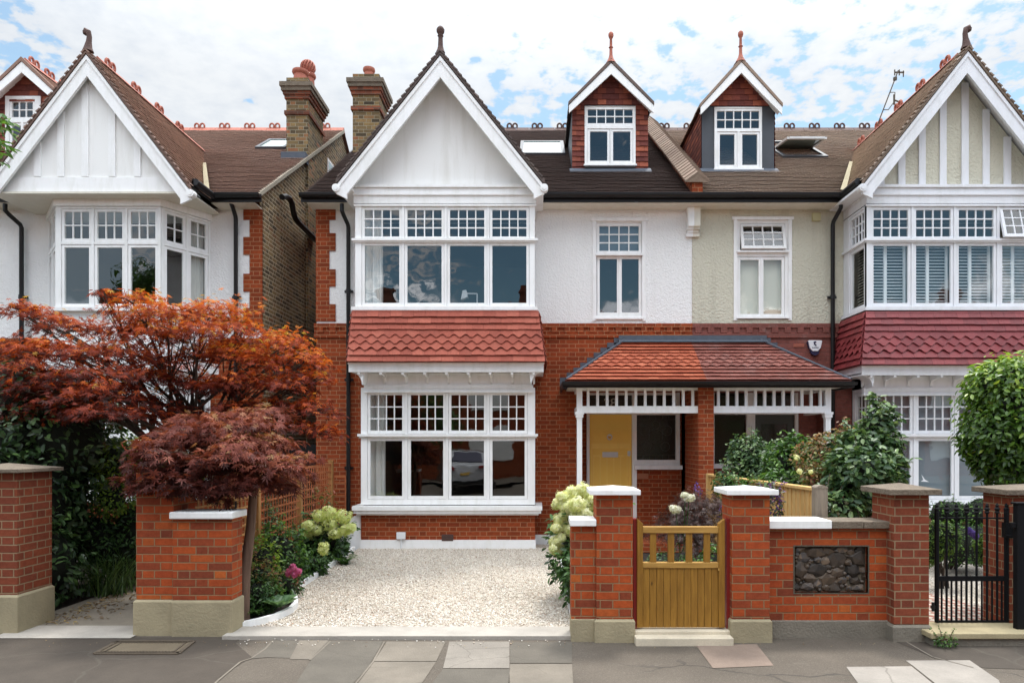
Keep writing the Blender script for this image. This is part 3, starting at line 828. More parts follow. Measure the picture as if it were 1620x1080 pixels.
SC = {2,3,4}
def skirt(h, x0t, x1t, x0b, x1b, yt, yb, zt, zb, mat, seed, left=False, right=False):
    m = MB(); n = 8
    g = math.hypot(zt-zb, yb-yt)/8.0
    tiles(m, [(x0b, yb, zb), (x1b, yb, zb), (x1t, yt, zt), (x0t, yt, zt)], g=g, w=.19, t=.034, jit=.004, scallop=SC, sc_w=.19, amp=.06, seed=seed, th=.013)
    for on, xb_, xt_ in ((left, x0b, x0t), (right, x1b, x1t)):
        if on:
            q = [(xb_, YW, zb), (xb_, yb, zb), (xt_, yt, zt), (xt_, YW, zt)]
            if on and xb_ == x1b: q = q[::-1]
            tiles(m, q, g=g, w=.19, t=.034, jit=.004, scallop=SC, sc_w=.19, amp=.06, seed=seed+3)
    m.poly([(x0b, yb+.01, zb-.004), (x1b, yb+.01, zb-.004), (x1b, YW, zb-.004), (x0b, YW, zb-.004)])
    return m.build('tile_skirt', mat, h)

def chimney(h, X0, X1, Y0, Y1, z0, zt, pots):
    c = MB()
    def ring(a, b, e): c.box(X0-e, X1+e, Y0-e, Y1+e, a, b)
    c.cur = 0; ring(z0, zt-.78, 0); ring(zt-.70, zt-.45, 0)
    c.cur = 1; ring(zt-.78, zt-.70, .035); ring(zt-.45, zt-.37, .03); ring(zt-.37, zt-.30, .055)
    c.cur = 2; ring(zt-.30, zt-.22, .085); ring(zt-.22, zt-.13, .11)
    c.cur = 0; ring(zt-.13, zt, .0)
    c.cur = 3; c.prism([(X0+.02, Y0+.02, zt), (X1-.02, Y0+.02, zt), (X1-.1, Y0+.1, zt+.05), (X0+.1, Y0+.1, zt+.05)], (0, Y1-Y0-.04, 0))
    ch = c.build('chimney', [M_chim, M_chim_red, M_cap_old, M_mortar], h)
    for (x, y, r, hh, ball) in pots:
        p = MB(); p.lathe((x, y, zt), [(r*1.05,0),(r,.05),(r*.88,hh-.10),(r*1.05,hh-.08),(r*1.15,hh-.05),(r*1.1,hh-.01),(r*.9,hh),(r*.8,hh-.03),(r*.78,hh-.2)], 18)
        if ball:
            n = 14
            for k in range(n):
                a = 2*math.pi*k/n
                path = [(x+math.cos(a+j*.12)*r*1.0*math.sin(math.pi*(j/8*.86+.07)), y+math.sin(a+j*.12)*r*1.0*math.sin(math.pi*(j/8*.86+.07)), zt+hh+r*.95-r*1.0*math.cos(math.pi*(j/8*.86+.07))) for j in range(9)]
                p.tube(path, .018, 5)
            p.lathe((x, y, zt+hh), [(r*.6,0),(r*.85,r*.5),(r*.85,r*1.1),(r*.4,r*1.75),(0,r*1.8)], 14)
        p.build('chimney_pot', M_terra, ch, smooth=True)
    return ch

def dormer(h, x0, x1, yf, win, tri_mat, cheek, side_mat, mats, ze, za, up, lows, seed, fin='spike', frame_mat=None, sidepad=.06, finmat=None, crested=False):
    """win=(x0,x1,z0,z1) outer of the window; up=(u0,u1,z0,z1,nc,nr); lows=[(u0,u1,z0,z1)]"""
    frame_mat = frame_mat or M_white
    xa = (x0+x1)/2; zb = roofz(yf)
    d = MB()
    # face: side strips and gable
    tiles_face = MB()
    for (a, b) in ((x0, win[0]), (win[1], x1)):
        if side_mat == 'tile': tiles(tiles_face, [(a, yf, zb-.02), (b, yf, zb-.02), (b, yf, ze), (a, yf, ze)], g=.10, w=.165, t=.018, jit=.006, seed=seed+int(a*10))
    hw = (x1-x0)/2
    tiles(tiles_face, [(x0, yf, ze), (x1, yf, ze), (xa, yf, za-.12)], g=.11, w=.165, t=.016, jit=.004, seed=seed+5)
    dm = tiles_face.build('dormer', tri_mat, h)
    bd = MB(); bd.box(x0+.01, x1-.01, yf+.005, yf+.05, zb-.05, ze, skip='')   # backing frame around the window, split below
    b2 = MB()
    for (a, b, c_, e) in ((x0+.003, win[0], zb-.05, ze), (win[1], x1-.003, zb-.05, ze), (win[0], win[1], zb-.05, win[2]), (win[0], win[1], win[3], ze)):
        b2.box(a, b, yf+.004, yf+.06, c_, e)
    b2.build('dormer_frame', M_grey_clad if side_mat != 'tile' else M_grey_clad, dm)
    # cheeks
    for sg, x in ((-1, x0), (1, x1)):
        pts = [(x, yf, zb), (x, roofy(ze), ze), (x, yf, ze)]
        ck = MB()
        if sg > 0: pts = pts[::-1]
        if cheek == 'tile': tiles_v(ck, pts, sg, seed)
        else: ck.poly(pts)
        ck.build('cheek', M_hang if cheek == 'tile' else M_grey_clad, dm)
    # window
    w = MB(Tm(yf-.03))
    cols = [(l[0], l[1]) for l in lows]
    w.box(win[0], win[1], 0, .07, win[2], lows[0][2]-.055); w.box(win[0]-.02, win[1]+.02, -.04, .0, win[2]-.0, win[2]+.03)
    w.box(win[0], win[1], 0, .07, lows[0][3]+.05, up[2]-.055); w.box(win[0], win[1], 0, .07, up[3]+.05, win[3])
    zt_ = lows[0][3]+.05; zlo = lows[0][2]-.055
    w.box(win[0], lows[0][0]-.05, 0, .07, zlo, zt_); w.box(lows[0][1]+.05, lows[1][0]-.05, 0, .07, zlo, zt_); w.box(lows[1][1]+.05, win[1], 0, .07, zlo, zt_)
    w.box(win[0], up[0]-.05, 0, .07, up[2]-.055, up[3]+.05); w.box(up[1]+.05, win[1], 0, .07, up[2]-.055, up[3]+.05)
    wf = w.build('window_frame', frame_mat, dm)
    M = Tm(yf-.03)
    light(dm, M, up[0], up[1], up[2], up[3], up[4], up[5], b=.046, mats=frame_mat)
    for l in lows: light(dm, M, *l, b=.046, mats=frame_mat)
    room(dm, win[0]-.1, win[1]+.1, yf+.05, yf+1.9, win[2]-.1, win[3]+.0)
    # roof
    ov = sidepad; yo = yf-.2; s = (za-ze)/hw
    rf = MB(); xe = hw+ov; zfoot = ze-ov*s
    for sg in (-1, 1):
        pts = [(xa, yo, za), (xa+sg*xe, yo, zfoot), (xa+sg*xe, roofy(zfoot)+.1, zfoot), (xa, roofy(za)+.1, za)]
        if sg > 0: pts = pts[::-1]
        tiles(rf, pts, seed=seed+sg, t=.026, jit=.005, edge=True)
        rf.prism([(xa, yo-.045, za+.045), (xa+sg*(xe+.02), yo-.045, zfoot+.03-.02*s), (xa+sg*(xe+.02), yo-.045, zfoot-.03-.02*s), (xa, yo-.045, za-.035)], (0,.09,0), rnd=.9)
    rr = rf.build('dormer_roof', mats, dm)
    bb = MB(); vd = .17
    for sg in (-1, 1):
        ex = xa+sg*(xe+.01); ez = za-.045-(xe+.01)*s
        bb.prism([(xa, yo-.03, za-.045), (ex, yo-.03, ez), (ex, yo-.03, ez-vd*.85), (xa, yo-.03, za-.045-vd*1.2)], (0,.03,0))
        bb.poly([(xa, yo, za-.10), (ex-sg*.01, yo, ez-.05), (ex-sg*.01, yf, ez-.05), (xa, yf, za-.10)])
    bb.build('bargeboard', M_white, dm)
    f = MB(); finial(f, (xa, yo+.03, za+.02), .56, fin) if fin else None
    if crested: crest(f, (xa, yo+.05, za+.03), (xa, roofy(za), za+.03), .42, .25)
    else: 
        for sg in (-1, 1):
            q = [(xa, yo-.02, za+.05), (xa+sg*.13, yo-.02, za-.07), (xa+sg*.13, roofy(za), za-.07), (xa, roofy(za), za+.05)]
            f.poly(q if sg > 0 else q[::-1])
    f.build('finial', finmat or M_terra, dm, smooth=True)
    a = MB(); a.poly([(x0-.05, yf-.16, roofz(yf-.16)+.035), (x1+.05, yf-.16, roofz(yf-.16)+.035), (x1+.05, yf-.01, roofz(yf)+.05), (x0-.05, yf-.01, roofz(yf)+.05)]); a.build('lead_apron', M_lead, dm)
    return dm
def tiles_v(mb, pts, sg, seed):
    """vertical hung tiles on a plane facing sideways (convex polygon)"""
    x = pts[0][0]; y0 = min(p[1] for p in pts); y1 = max(p[1] for p in pts); z0 = min(p[2] for p in pts); z1 = max(p[2] for p in pts)
    poly = [(p[1], p[2]) for p in pts]
    ar = sum(poly[i][0]*poly[(i+1) % len(poly)][1]-poly[(i+1) % len(poly)][0]*poly[i][1] for i in range(len(poly)))
    if ar < 0: poly.reverse()
    rd = random.Random(seed); r = 0; z = z0
    while z < z1:
        off = (r % 2)*.08; y = y0-off
        while y < y1:
            c = clip_conv([(y+.001, z), (y+.162, z), (y+.162, min(z+.1, z1)), (y+.001, min(z+.1, z1))], poly)
            if len(c) >= 3:
                q = [(x+sg*(.02*(1-(cz-z)/.1*.9)+.003), cy, cz) for cy, cz in c]
                if sg < 0: q = q[::-1]
                rn = rd.random(); mb.poly(q, rnd=rn)
                mb.poly([(x, y, z), (x, y+.162, z), (x+sg*.022, y+.162, z), (x+sg*.022, y, z)], rnd=0) if False else None
            y += .164
        z += .1; r += 1
    mb.poly([(x, a, b) for a, b in (poly if sg > 0 else poly[::-1])], rnd=.05)

def gx(px): return PX(px, YB)
# ---------------------------------------------------------------- middle house
HM = thing('brick_house', 'white rendered and red brick semi-detached house with yellow front door, white gable and square bays', 'house', (-.6, YW, 0))
XL, XP = -3.905, 2.733
up_win = (PX(941,YW), PX(1017,YW), PZ(505,YW), PZ(348,YW))
m = MB(); wall_holes(m, XL, XP, 0, 3.88, YW, [(-2.82,-.12,.80,2.92), (.80,2.61,.0,2.68)], .30)
m.poly([(XL, 22, 0), (XL, YW, 0), (XL, YW, 5.9), (XL, EAVE_Y+.2, 6.15), (XL, RIDGE_Y, RIDGE_Z-.02), (XL, 22, 6.0)])
m.poly([(XL, 22, 0), (XL, 22, 6.0), (XP, 22, 6.0), (XP, 22, 0)])
m.poly([(XP, 22, 0), (XP, YW, 0), (XP, YW, 5.9), (XP, RIDGE_Y, RIDGE_Z-.1), (XP, 22, 6.0)])
brick_band(m, XL-.03, -2.99); brick_band(m, -.02, XP)
m.build('brick_wall', M_brick, HM)
m = MB(); wall_holes(m, XL+.01, XP, 3.88, 5.91, YW+.006, [(-2.92,-.10,3.98,5.74), up_win], .30)
m.build('rendered_wall', M_render_w, HM)
qz = lambda a, b: (PZ(b, YW), PZ(a, YW))
blk = [(*qz(321,348),1),(*qz(348,369),0),(*qz(369,397),1),(*qz(397,426),0),(*qz(426,453),1),(*qz(453,481),0),(*qz(481,508),1)]
blk = [(max(a,3.88), b-.001, c) for a, b, c in blk]
quoin(HM, XL, 1, M_brick, blk, .235, .345)
m = MB(); m.box(XL-.015, -2.78, YW-.03, YW, -.05, .16); m.box(-.12, .80, YW-.03, YW, -.05, .16)
m.build('plinth', M_white, HM)
rf = main_roof(HM, -4.02, 2.66, M_roof_mid, 21)
gutter(HM, -4.05, -3.20); gutter(HM, .09, 2.70)
soffit(HM, XL-.05, -3.15); soffit(HM, .05, XP-.0)
pn, yp, zb, s = gable(HM, -1.558, 8.03, 1.64, 5.985, M_roof_mid, (M_white, M_board_w), 'panel', 31, fin='ball')
m = MB(); m.box(-3.22, -2.99, YG+.02, YW, 5.86, 5.90); m.box(-.02, .10, YG+.02, YW, 5.86, 5.90)
for (a, b, e) in ((5.955, 6.0, .045), (5.87, 5.952, .015), (5.83, 5.867, .035), (5.70, 5.828, .01)): m.box(gx(560)-e*.4, gx(848)+e*.4, YB-e, YW-.01, a, b)
m.build('gable_frieze', M_white, HM)
m = MB(); tv_ = pn
# upper bay
def upper_bay(h, px_cols, U0, U1, left_side=False, cur=None, openk=-1, mats=M_white, side='L', shut=False):
    cols = [(gx(a), gx(b)) for a, b in px_cols]
    ru = (PZ(373.8,YB), PZ(331.5,YB)); rl = (PZ(478.8,YB), PZ(388,YB))
    M = Tm(YB); f = MB(M)
    Z0, Z1 = PZ(488,YB), PZ(323.5,YB)
    frame(f, U0, U1, Z0, Z1, cols, [rl, ru])
    f.box(U0-.05, U1+.05, -.06, .0, PZ(491.5,YB), Z0+.02); f.box(U0-.05, U1+.05, -.045, .002, PZ(381.5,YB), PZ(378,YB))
    f.box(U0-.03, U1+.03, -.018, .0, PZ(384,YB), PZ(381.5,YB)); f.box(U0-.02, U1+.02, -.02, .0, Z1-.03, Z1)
    f.M = None
    zz = (PZ(491.5,YB), Z1)
    for sd, x in (('L', U0), ('R', U1)):
        sx = 1 if sd == 'L' else -1
        if sd == 'L' and left_side:
            Ms = Mdir((U0, YW, 0), (0,-1,0)); q = MB(Ms); L = YW-YB-.09
            cs = [(.27, L-.02)]
            frame(q, 0, L+.088, Z0, Z1, cs, [rl, ru]); f.v += []; 
            off = len(f.v)
            f.v += q.v; f.f += [[i+off for i in ff] for ff in q.f]; f.uv += q.uv; f.r += q.r; f.mi += q.mi
            f.box(U0-.05, U0, YB, YW-.01, PZ(491.5,YB), Z0+.02); f.box(U0-.035, U0, YB, YW-.01, PZ(381.5,YB), PZ(378,YB))
        else: f.box(x, x+sx*.05, YB+.091, YW+.0, Z0, Z1)
    bay = f.build('bay_window', mats, h)
    for i, c in enumerate(cols):
        light(bay, M, c[0], c[1], ru[0], ru[1], 4, 3, mats=mats, open_deg=(-14 if i == openk else 0))
        light(bay, M, c[0], c[1], rl[0], rl[1], mats=mats)
    if left_side:
        Ms = Mdir((U0, YW, 0), (0,-1,0)); L = YW-YB-.09
        light(bay, Ms, .27, L-.02, ru[0], ru[1], 4, 3, mats=mats); light(bay, Ms, .27, L-.02, rl[0], rl[1], mats=mats)
    b2 = MB(); b2.box(U0+.01, U1-.01, YB+.03, YW+.1, PZ(493.5,YB), PZ(489,YB)-.005); b2.build('bay_floor', M_int_floor, bay); b2 = MB(); b2.box(U0+.01, U1-.01, YB+.03, YW+.1, Z1+.003, Z1+.05)
    b2.build('bay_ceiling', M_int, bay)
    return bay, cols, ru, rl
cols_u = [(576.6,631.4),(644,698.4),(711.6,766),(778.7,832.8)]
bayU, cU, ruU, rlU = upper_bay(HM, cols_u, gx(562), gx(846))
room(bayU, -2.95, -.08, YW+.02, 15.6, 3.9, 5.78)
curtain(bayU, gx(566), gx(600), YB+.22, 3.98, 5.70, 3)
m = MB(); m.tube([(gx(766)-.16, YB+.5, 3.98), (gx(766)-.16, YB+.5, 4.33)], .012, 6); m.tube([(gx(766)-.16, YB+.5, 4.33), (gx(742)-.1, YB+.48, 4.33)], .012, 6)
m.prism([(gx(738)-.14, YB+.42, 4.22), (gx(738)-.02, YB+.42, 4.26), (gx(738)-.05, YB+.42, 4.38), (gx(738)-.11, YB+.42, 4.37)], (0,.12,0))
m.build('desk_lamp', M_plastic_w, bayU)
# lower bay
def gl(px): return PX(px, YL)
def lower_bay(h, px_cols, U0, U1, left_side=False, mats=M_white, brickm=M_brick, plinthm=M_white, base=True):
    cols = [(gl(a), gl(b)) for a, b in px_cols]
    ru = (PZ(680.6,YL), PZ(624.5,YL)); rl = (PZ(784.3,YL), PZ(697,YL))
    M = Tm(YL); f = MB(M); Z0, Z1 = PZ(798,YL), PZ(613,YL)
    frame(f, U0, U1, Z0, Z1, cols, [rl, ru])
    f.box(U0-.05, U1+.05, -.05, .002, PZ(690,YL), PZ(686,YL)); f.box(U0-.03, U1+.03, -.02, .0, PZ(692.5,YL), PZ(690,YL))
    f.box(U0-.12, U1+.12, -.12, .06, PZ(806,YL), PZ(799.5,YL)); f.box(U0-.10, U1+.10, -.095, .06, PZ(811,YL), PZ(806,YL)); f.box(U0-.06, U1+.06, -.05, .06, PZ(814,YL), PZ(811,YL))
    f.M = None
    for sd, x in (('L', U0), ('R', U1)):
        sx = 1 if sd == 'L' else -1
        if sd == 'L' and left_side:
            Ms = Mdir((U0, YW, 0), (0,-1,0)); q = MB(Ms); L = YW-YL-.09
            frame(q, 0, L+.088, Z0, Z1, [(.15, L-.02)], [rl, ru])
            off = len(f.v); f.v += q.v; f.f += [[i+off for i in ff] for ff in q.f]; f.uv += q.uv; f.r += q.r; f.mi += q.mi
        else: f.box(x, x+sx*.05, YL+.091, YW, Z0, Z1)
        f.box(x-(.12 if sx > 0 else -.12), x, YL+.0, YW-.002, PZ(806,YL), PZ(799.5,YL))
    bay = f.build('bay_window', mats, h)
    for c in cols:
        light(bay, M, c[0], c[1], ru[0], ru[1], 4, 3, mats=mats); light(bay, M, c[0], c[1], rl[0], rl[1], mats=mats)
    if left_side:
        Ms = Mdir((U0, YW, 0), (0,-1,0)); L = YW-YL-.09
        light(bay, Ms, .15, L-.02, ru[0], ru[1], 3, 3, mats=mats); light(bay, Ms, .15, L-.02, rl[0], rl[1], mats=mats)
    b = MB(); b.box(U0, U1, YL+.01, YW, .16, PZ(814,YL)-.001, skip='k'); b.build('bay_brickwork', brickm, h)
    b = MB(); b.box(U0-.012, U1+.012, YL-.015, YW, -.05, .16); b.build('bay_plinth', plinthm, h)
    return bay, cols, ru, rl
cols_l = [(585.4,636),(649.4,701),(713.7,765.6),(778.9,830)]
bayL, cL, ruL, rlL = lower_bay(HM, cols_l, gl(571), gl(846.4))
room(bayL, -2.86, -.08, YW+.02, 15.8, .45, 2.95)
m = MB(); m.box(gl(571)+.02, gl(846)-.02, YL+.1, YW+.3, PZ(798,YL)-.02, PZ(798,YL)+.0); m.build('window_seat', M_int_floor, bayL)
curtain(bayL, gl(574), gl(604), YL+.22, .80, 2.85, 3)
m = MB(); cornice(m, PX(551.5,11.05), PX(860,11.05), PZ(572.6,11.05), 11.05, YL, 9); m.build('cornice', M_white, HM)
skirt(HM, PX(558,YB-.06), PX(851.5,YB-.06), PX(549.5,10.98), PX(862.5,10.98), YB-.07, 10.98, PZ(491.8,YB-.07), PZ(572.2,10.98), M_skirt_m, 5, left=True, right=True)
# first floor window
def small_window(h, px_out, up_px, low_px, y, zo, zu, zl, mats, opened=False, nc=4, nr=3, curtainm=None, head=True):
    X0, X1 = PX(px_out[0], y), PX(px_out[1], y)
    U0, U1 = PX(up_px[0], y), PX(up_px[1], y)
    M = Tm(y+.02); f = MB(M)
    Z0, Z1 = PZ(zo[1], y), PZ(zo[0], y); zu_ = (PZ(zu[1], y), PZ(zu[0], y)); zl_ = (PZ(zl[1], y), PZ(zl[0], y))
    lows = [(PX(a, y), PX(b, y)) for a, b in low_px]
    e = .049; tz = zl_[1]+.05; uz = zu_[0]-.056
    f.box(X0, min(U0, lows[0][0])-e, 0, .09, Z0, Z1); f.box(max(U1, lows[-1][1])+e, X1, 0, .09, Z0, Z1)
    a, b = min(U0, lows[0][0])-e, max(U1, lows[-1][1])+e
    f.box(a, b, .003, .087, Z0, zl_[0]-.056); f.box(a, b, .003, .087, tz, uz); f.box(a, b, .003, .087, zu_[1]+.05, Z1)
    if U0-e > a+.002: f.box(a, U0-e, .003, .087, uz, zu_[1]+.05)
    if U1+e < b-.002: f.box(U1+e, b, .003, .087, uz, zu_[1]+.05)
    f.box(lows[0][1]+e, lows[1][0]-e, .003, .087, zl_[0]-.056, tz)
    f.box(X0-.01, X1+.01, -.06, .0, uz-.04, uz-.005)
    f.box(X0-.02, X1+.02, -.05, .0, Z0, Z0+.03)
    # architrave on the wall face
    f.box(X0-.06, X0, -.035, .0, Z0-.03, Z1+.0); f.box(X1, X1+.06, -.035, .0, Z0-.03, Z1+.0); f.box(X0-.09, X1+.09, -.05, .0, Z1, Z1+.05)
    w = f.build('window', mats, h)
    light(w, M, U0, U1, zu_[0], zu_[1], nc, nr, mats=mats, open_deg=(-13 if opened else 0))
    for l in lows: light(w, M, l[0], l[1], zl_[0], zl_[1], mats=mats)
    room(w, X0-.3, X1+.3, y+.33, y+2.2, Z0-.2, 5.86)
    return w
w = small_window(HM, (943,1016), (948.5,1011), [(949,976.5),(984,1011)], YW, (350,505), (356.5,396), (408.6,493.6), M_white)
m = MB(); m.box(PX(945,YW), PX(1014,YW), YW+.14, YW+.145, PZ(398,YW), PZ(352,YW)); m.build('blind', M_blind, w)
small_w2_done = True
# corbel bracket on the party line
m = MB(); m.box(2.63, 2.733, 11.88, YW, 5.55, 5.89); m.box(2.625, 2.733, 11.93, YW, 5.51, 5.55); m.box(2.645, 2.733, 11.97, YW, 5.46, 5.51); m.box(2.62, 2.733, 11.99, YW, 5.40, 5.46)
m.build('eaves_bracket', M_white, HM)
downpipe(HM, -3.315, .3, 5.55, xtop=-3.36)
m = MB(); m.box(-4.95+1.06, -3.62, 11.40, 11.5, 0, .0) if False else None
m = MB()
P = [(-3.16, 11.44, -.02)] + [(-3.16+.0+.0, 11.44, .40)] + [(-3.16+.16*(1-math.cos(a*math.pi/12))*1.0, 11.44, .40+.17*math.sin(a*math.pi/12)) for a in range(1, 7)] + [(gl(571)-.013, 11.44, .57), (gl(571)-.013, 11.44, -.02)]
m.prism(P, (0,.55,0)); m.build('rendered_buttress', M_white, HM)
m = MB(); m.box(PX(628,YL), PX(642,YL), YL-.05, YL-.016, PZ(852,YL), PZ(841,YL)); m.tube([(PX(635,YL), YL-.03, PZ(852,YL)), (PX(635,YL), YL-.03, 0.0)], .012, 6); m.build('cable_box', M_plastic_w, HM, bevel=.006)
m = MB(); m.box(PX(699,YL), PX(717,YL), YL-.02, YL+.01, PZ(855,YL), PZ(845,YL))
for i in range(9): m.box(PX(700.2+i*1.8,YL), PX(701.0+i*1.8,YL), YL-.026, YL-.02, PZ(854,YL), PZ(846,YL))
m.build('air_brick', M_terra_dk, HM)
chimney(HM, PX(558,14.6), PX(600,14.6), 14.6, 15.35, 7.0, 9.66, [(PX(583,14.85), 14.9, .115, .28, False)])
# roof light
def rooflight(h, x0, x1, y0, y1, lift=.07, opened=0):
    m = MB(); n = Vector((0,-PITCH,1)).normalized()
    def q(x, y, e): return Vector((x, y, roofz(y)))+n*e
    for (a, b, c, d) in ((x0, x1, y0, y0+.07), (x0, x1, y1-.07, y1), (x0, x0+.07, y0+.07, y1-.07), (x1-.07, x1, y0+.07, y1-.07)):
        m.prism([q(a, c, 0), q(b, c, 0), q(b, d, 0), q(a, d, 0)], n*lift)
    sk = m.build('rooflight', M_grey_clad, h)
    g = MB()
    if not opened: g.poly([q(x0+.06, y0+.06, lift*.8), q(x1-.06, y0+.06, lift*.8), q(x1-.06, y1-.06, lift*.8), q(x0+.06, y1-.06, lift*.8)])
    else:
        ym = (y0+y1)/2; c = q(0, ym, lift); d = Matrix.Rotation(R(opened), 4, 'X') @ (q(0, y1, 0)-q(0, y0, 0)).normalized()
        L = (q(0, y1, 0)-q(0, y0, 0)).length/2-.07
        A, B = c-d*L, c+d*L
        g.poly([(x0+.1, A.y, A.z), (x1-.1, A.y, A.z), (x1-.1, B.y, B.z), (x0+.1, B.y, B.z)])
        s_ = MB()
        for (a, b) in ((x0+.06, x0+.11), (x1-.11, x1-.06)): s_.prism([(a, A.y, A.z-.02), (b, A.y, A.z-.02), (b, B.y, B.z-.02), (a, B.y, B.z-.02)], (0,.0,.045))
        s_.box(x0+.11, x1-.11, A.y-.02, A.y+.04, A.z-.02, A.z+.025); s_.box(x0+.11, x1-.11, B.y-.03, B.y+.02, B.z-.02, B.z+.025)
        s_.build('sash', M_steel, sk)
    g.build('pane', M_glass_sky, sk)
    w = MB(); w.poly([q(x0+.07, y0+.07, .004), q(x1-.07, y0+.07, .004), q(x1-.07, y1-.07, .004), q(x0+.07, y1-.07, .004)]); w.build('shaft', M_int, sk)
rooflight(HM, PX(822,14.4), PX(894,14.4), 14.35, 15.5)
# dormer
yd = 13.2
def dx(px): return PX(px, yd-.03)
def dz(py): return PZ(py, yd-.03)
dormer(HM, .672, 2.14, yd, (dx(925), dx(1005.5), dz(263), dz(168)), M_hang, 'lead', 'tile', M_roof_mid, 8.30, 9.03,
       (dx(930), dx(1001), dz(194.6), dz(172.5), 5, 2), [(dx(933.5), dx(961), dz(254), dz(207.5)), (dx(970), dx(997.5), dz(254), dz(207.5))], 41)
# party parapet
m = MB(); e = .26
P = [(2.66, 11.78, roofz(11.78)-.1), (2.66, 11.78, roofz(11.78)+e), (2.66, RIDGE_Y, RIDGE_Z+e), (2.66, RIDGE_Y, RIDGE_Z-.1)]
m.prism(P, (.17,0,0)); m.box(2.655, 2.835, 11.70, 11.78, 5.99, roofz(11.7)+e)
pp = m.build('party_parapet', M_brick, HM)
m = MB()
for sg in (-1, 1):
    q = [(2.745, 11.66, roofz(11.66)+e+.13), (2.745+sg*.21, 11.66, roofz(11.66)+e-.02), (2.745+sg*.21, RIDGE_Y, RIDGE_Z+e-.02), (2.745, RIDGE_Y, RIDGE_Z+e+.13)]
    n = 38
    for i in range(n):
        a, b = i/n, (i+1)/n; rr = random.random(); w_ = random.uniform(-.004,.004)
        A = [Vector(q[0]).lerp(Vector(q[3]), t_) for t_ in (a, b)]; B = [Vector(q[1]).lerp(Vector(q[2]), t_) for t_ in (a, b)]
        up = Vector((0,0,.02)); A = [A[0]+up, A[1]+up*.1]; B = [B[0]+up+Vector((sg*w_,0,w_)), B[1]+up*.1]
        P = [A[0], B[0], B[1], A[1]]; m.poly(P if sg < 0 else P[::-1], rnd=rr)
        m.poly([A[0]-Vector((0,0,.035)), B[0]-Vector((0,0,.035)), B[0], A[0]], rnd=rr*.5); m.poly([B[0]-Vector((0,0,.035)), B[1]-Vector((0,0,.03)), B[1], B[0]], rnd=rr*.5)
m.poly([(2.745, 11.665, roofz(11.66)+e+.12), (2.54, 11.665, roofz(11.66)+e-.03), (2.95, 11.665, roofz(11.66)+e-.03)])
m.build('parapet_coping', M_cope, pp)

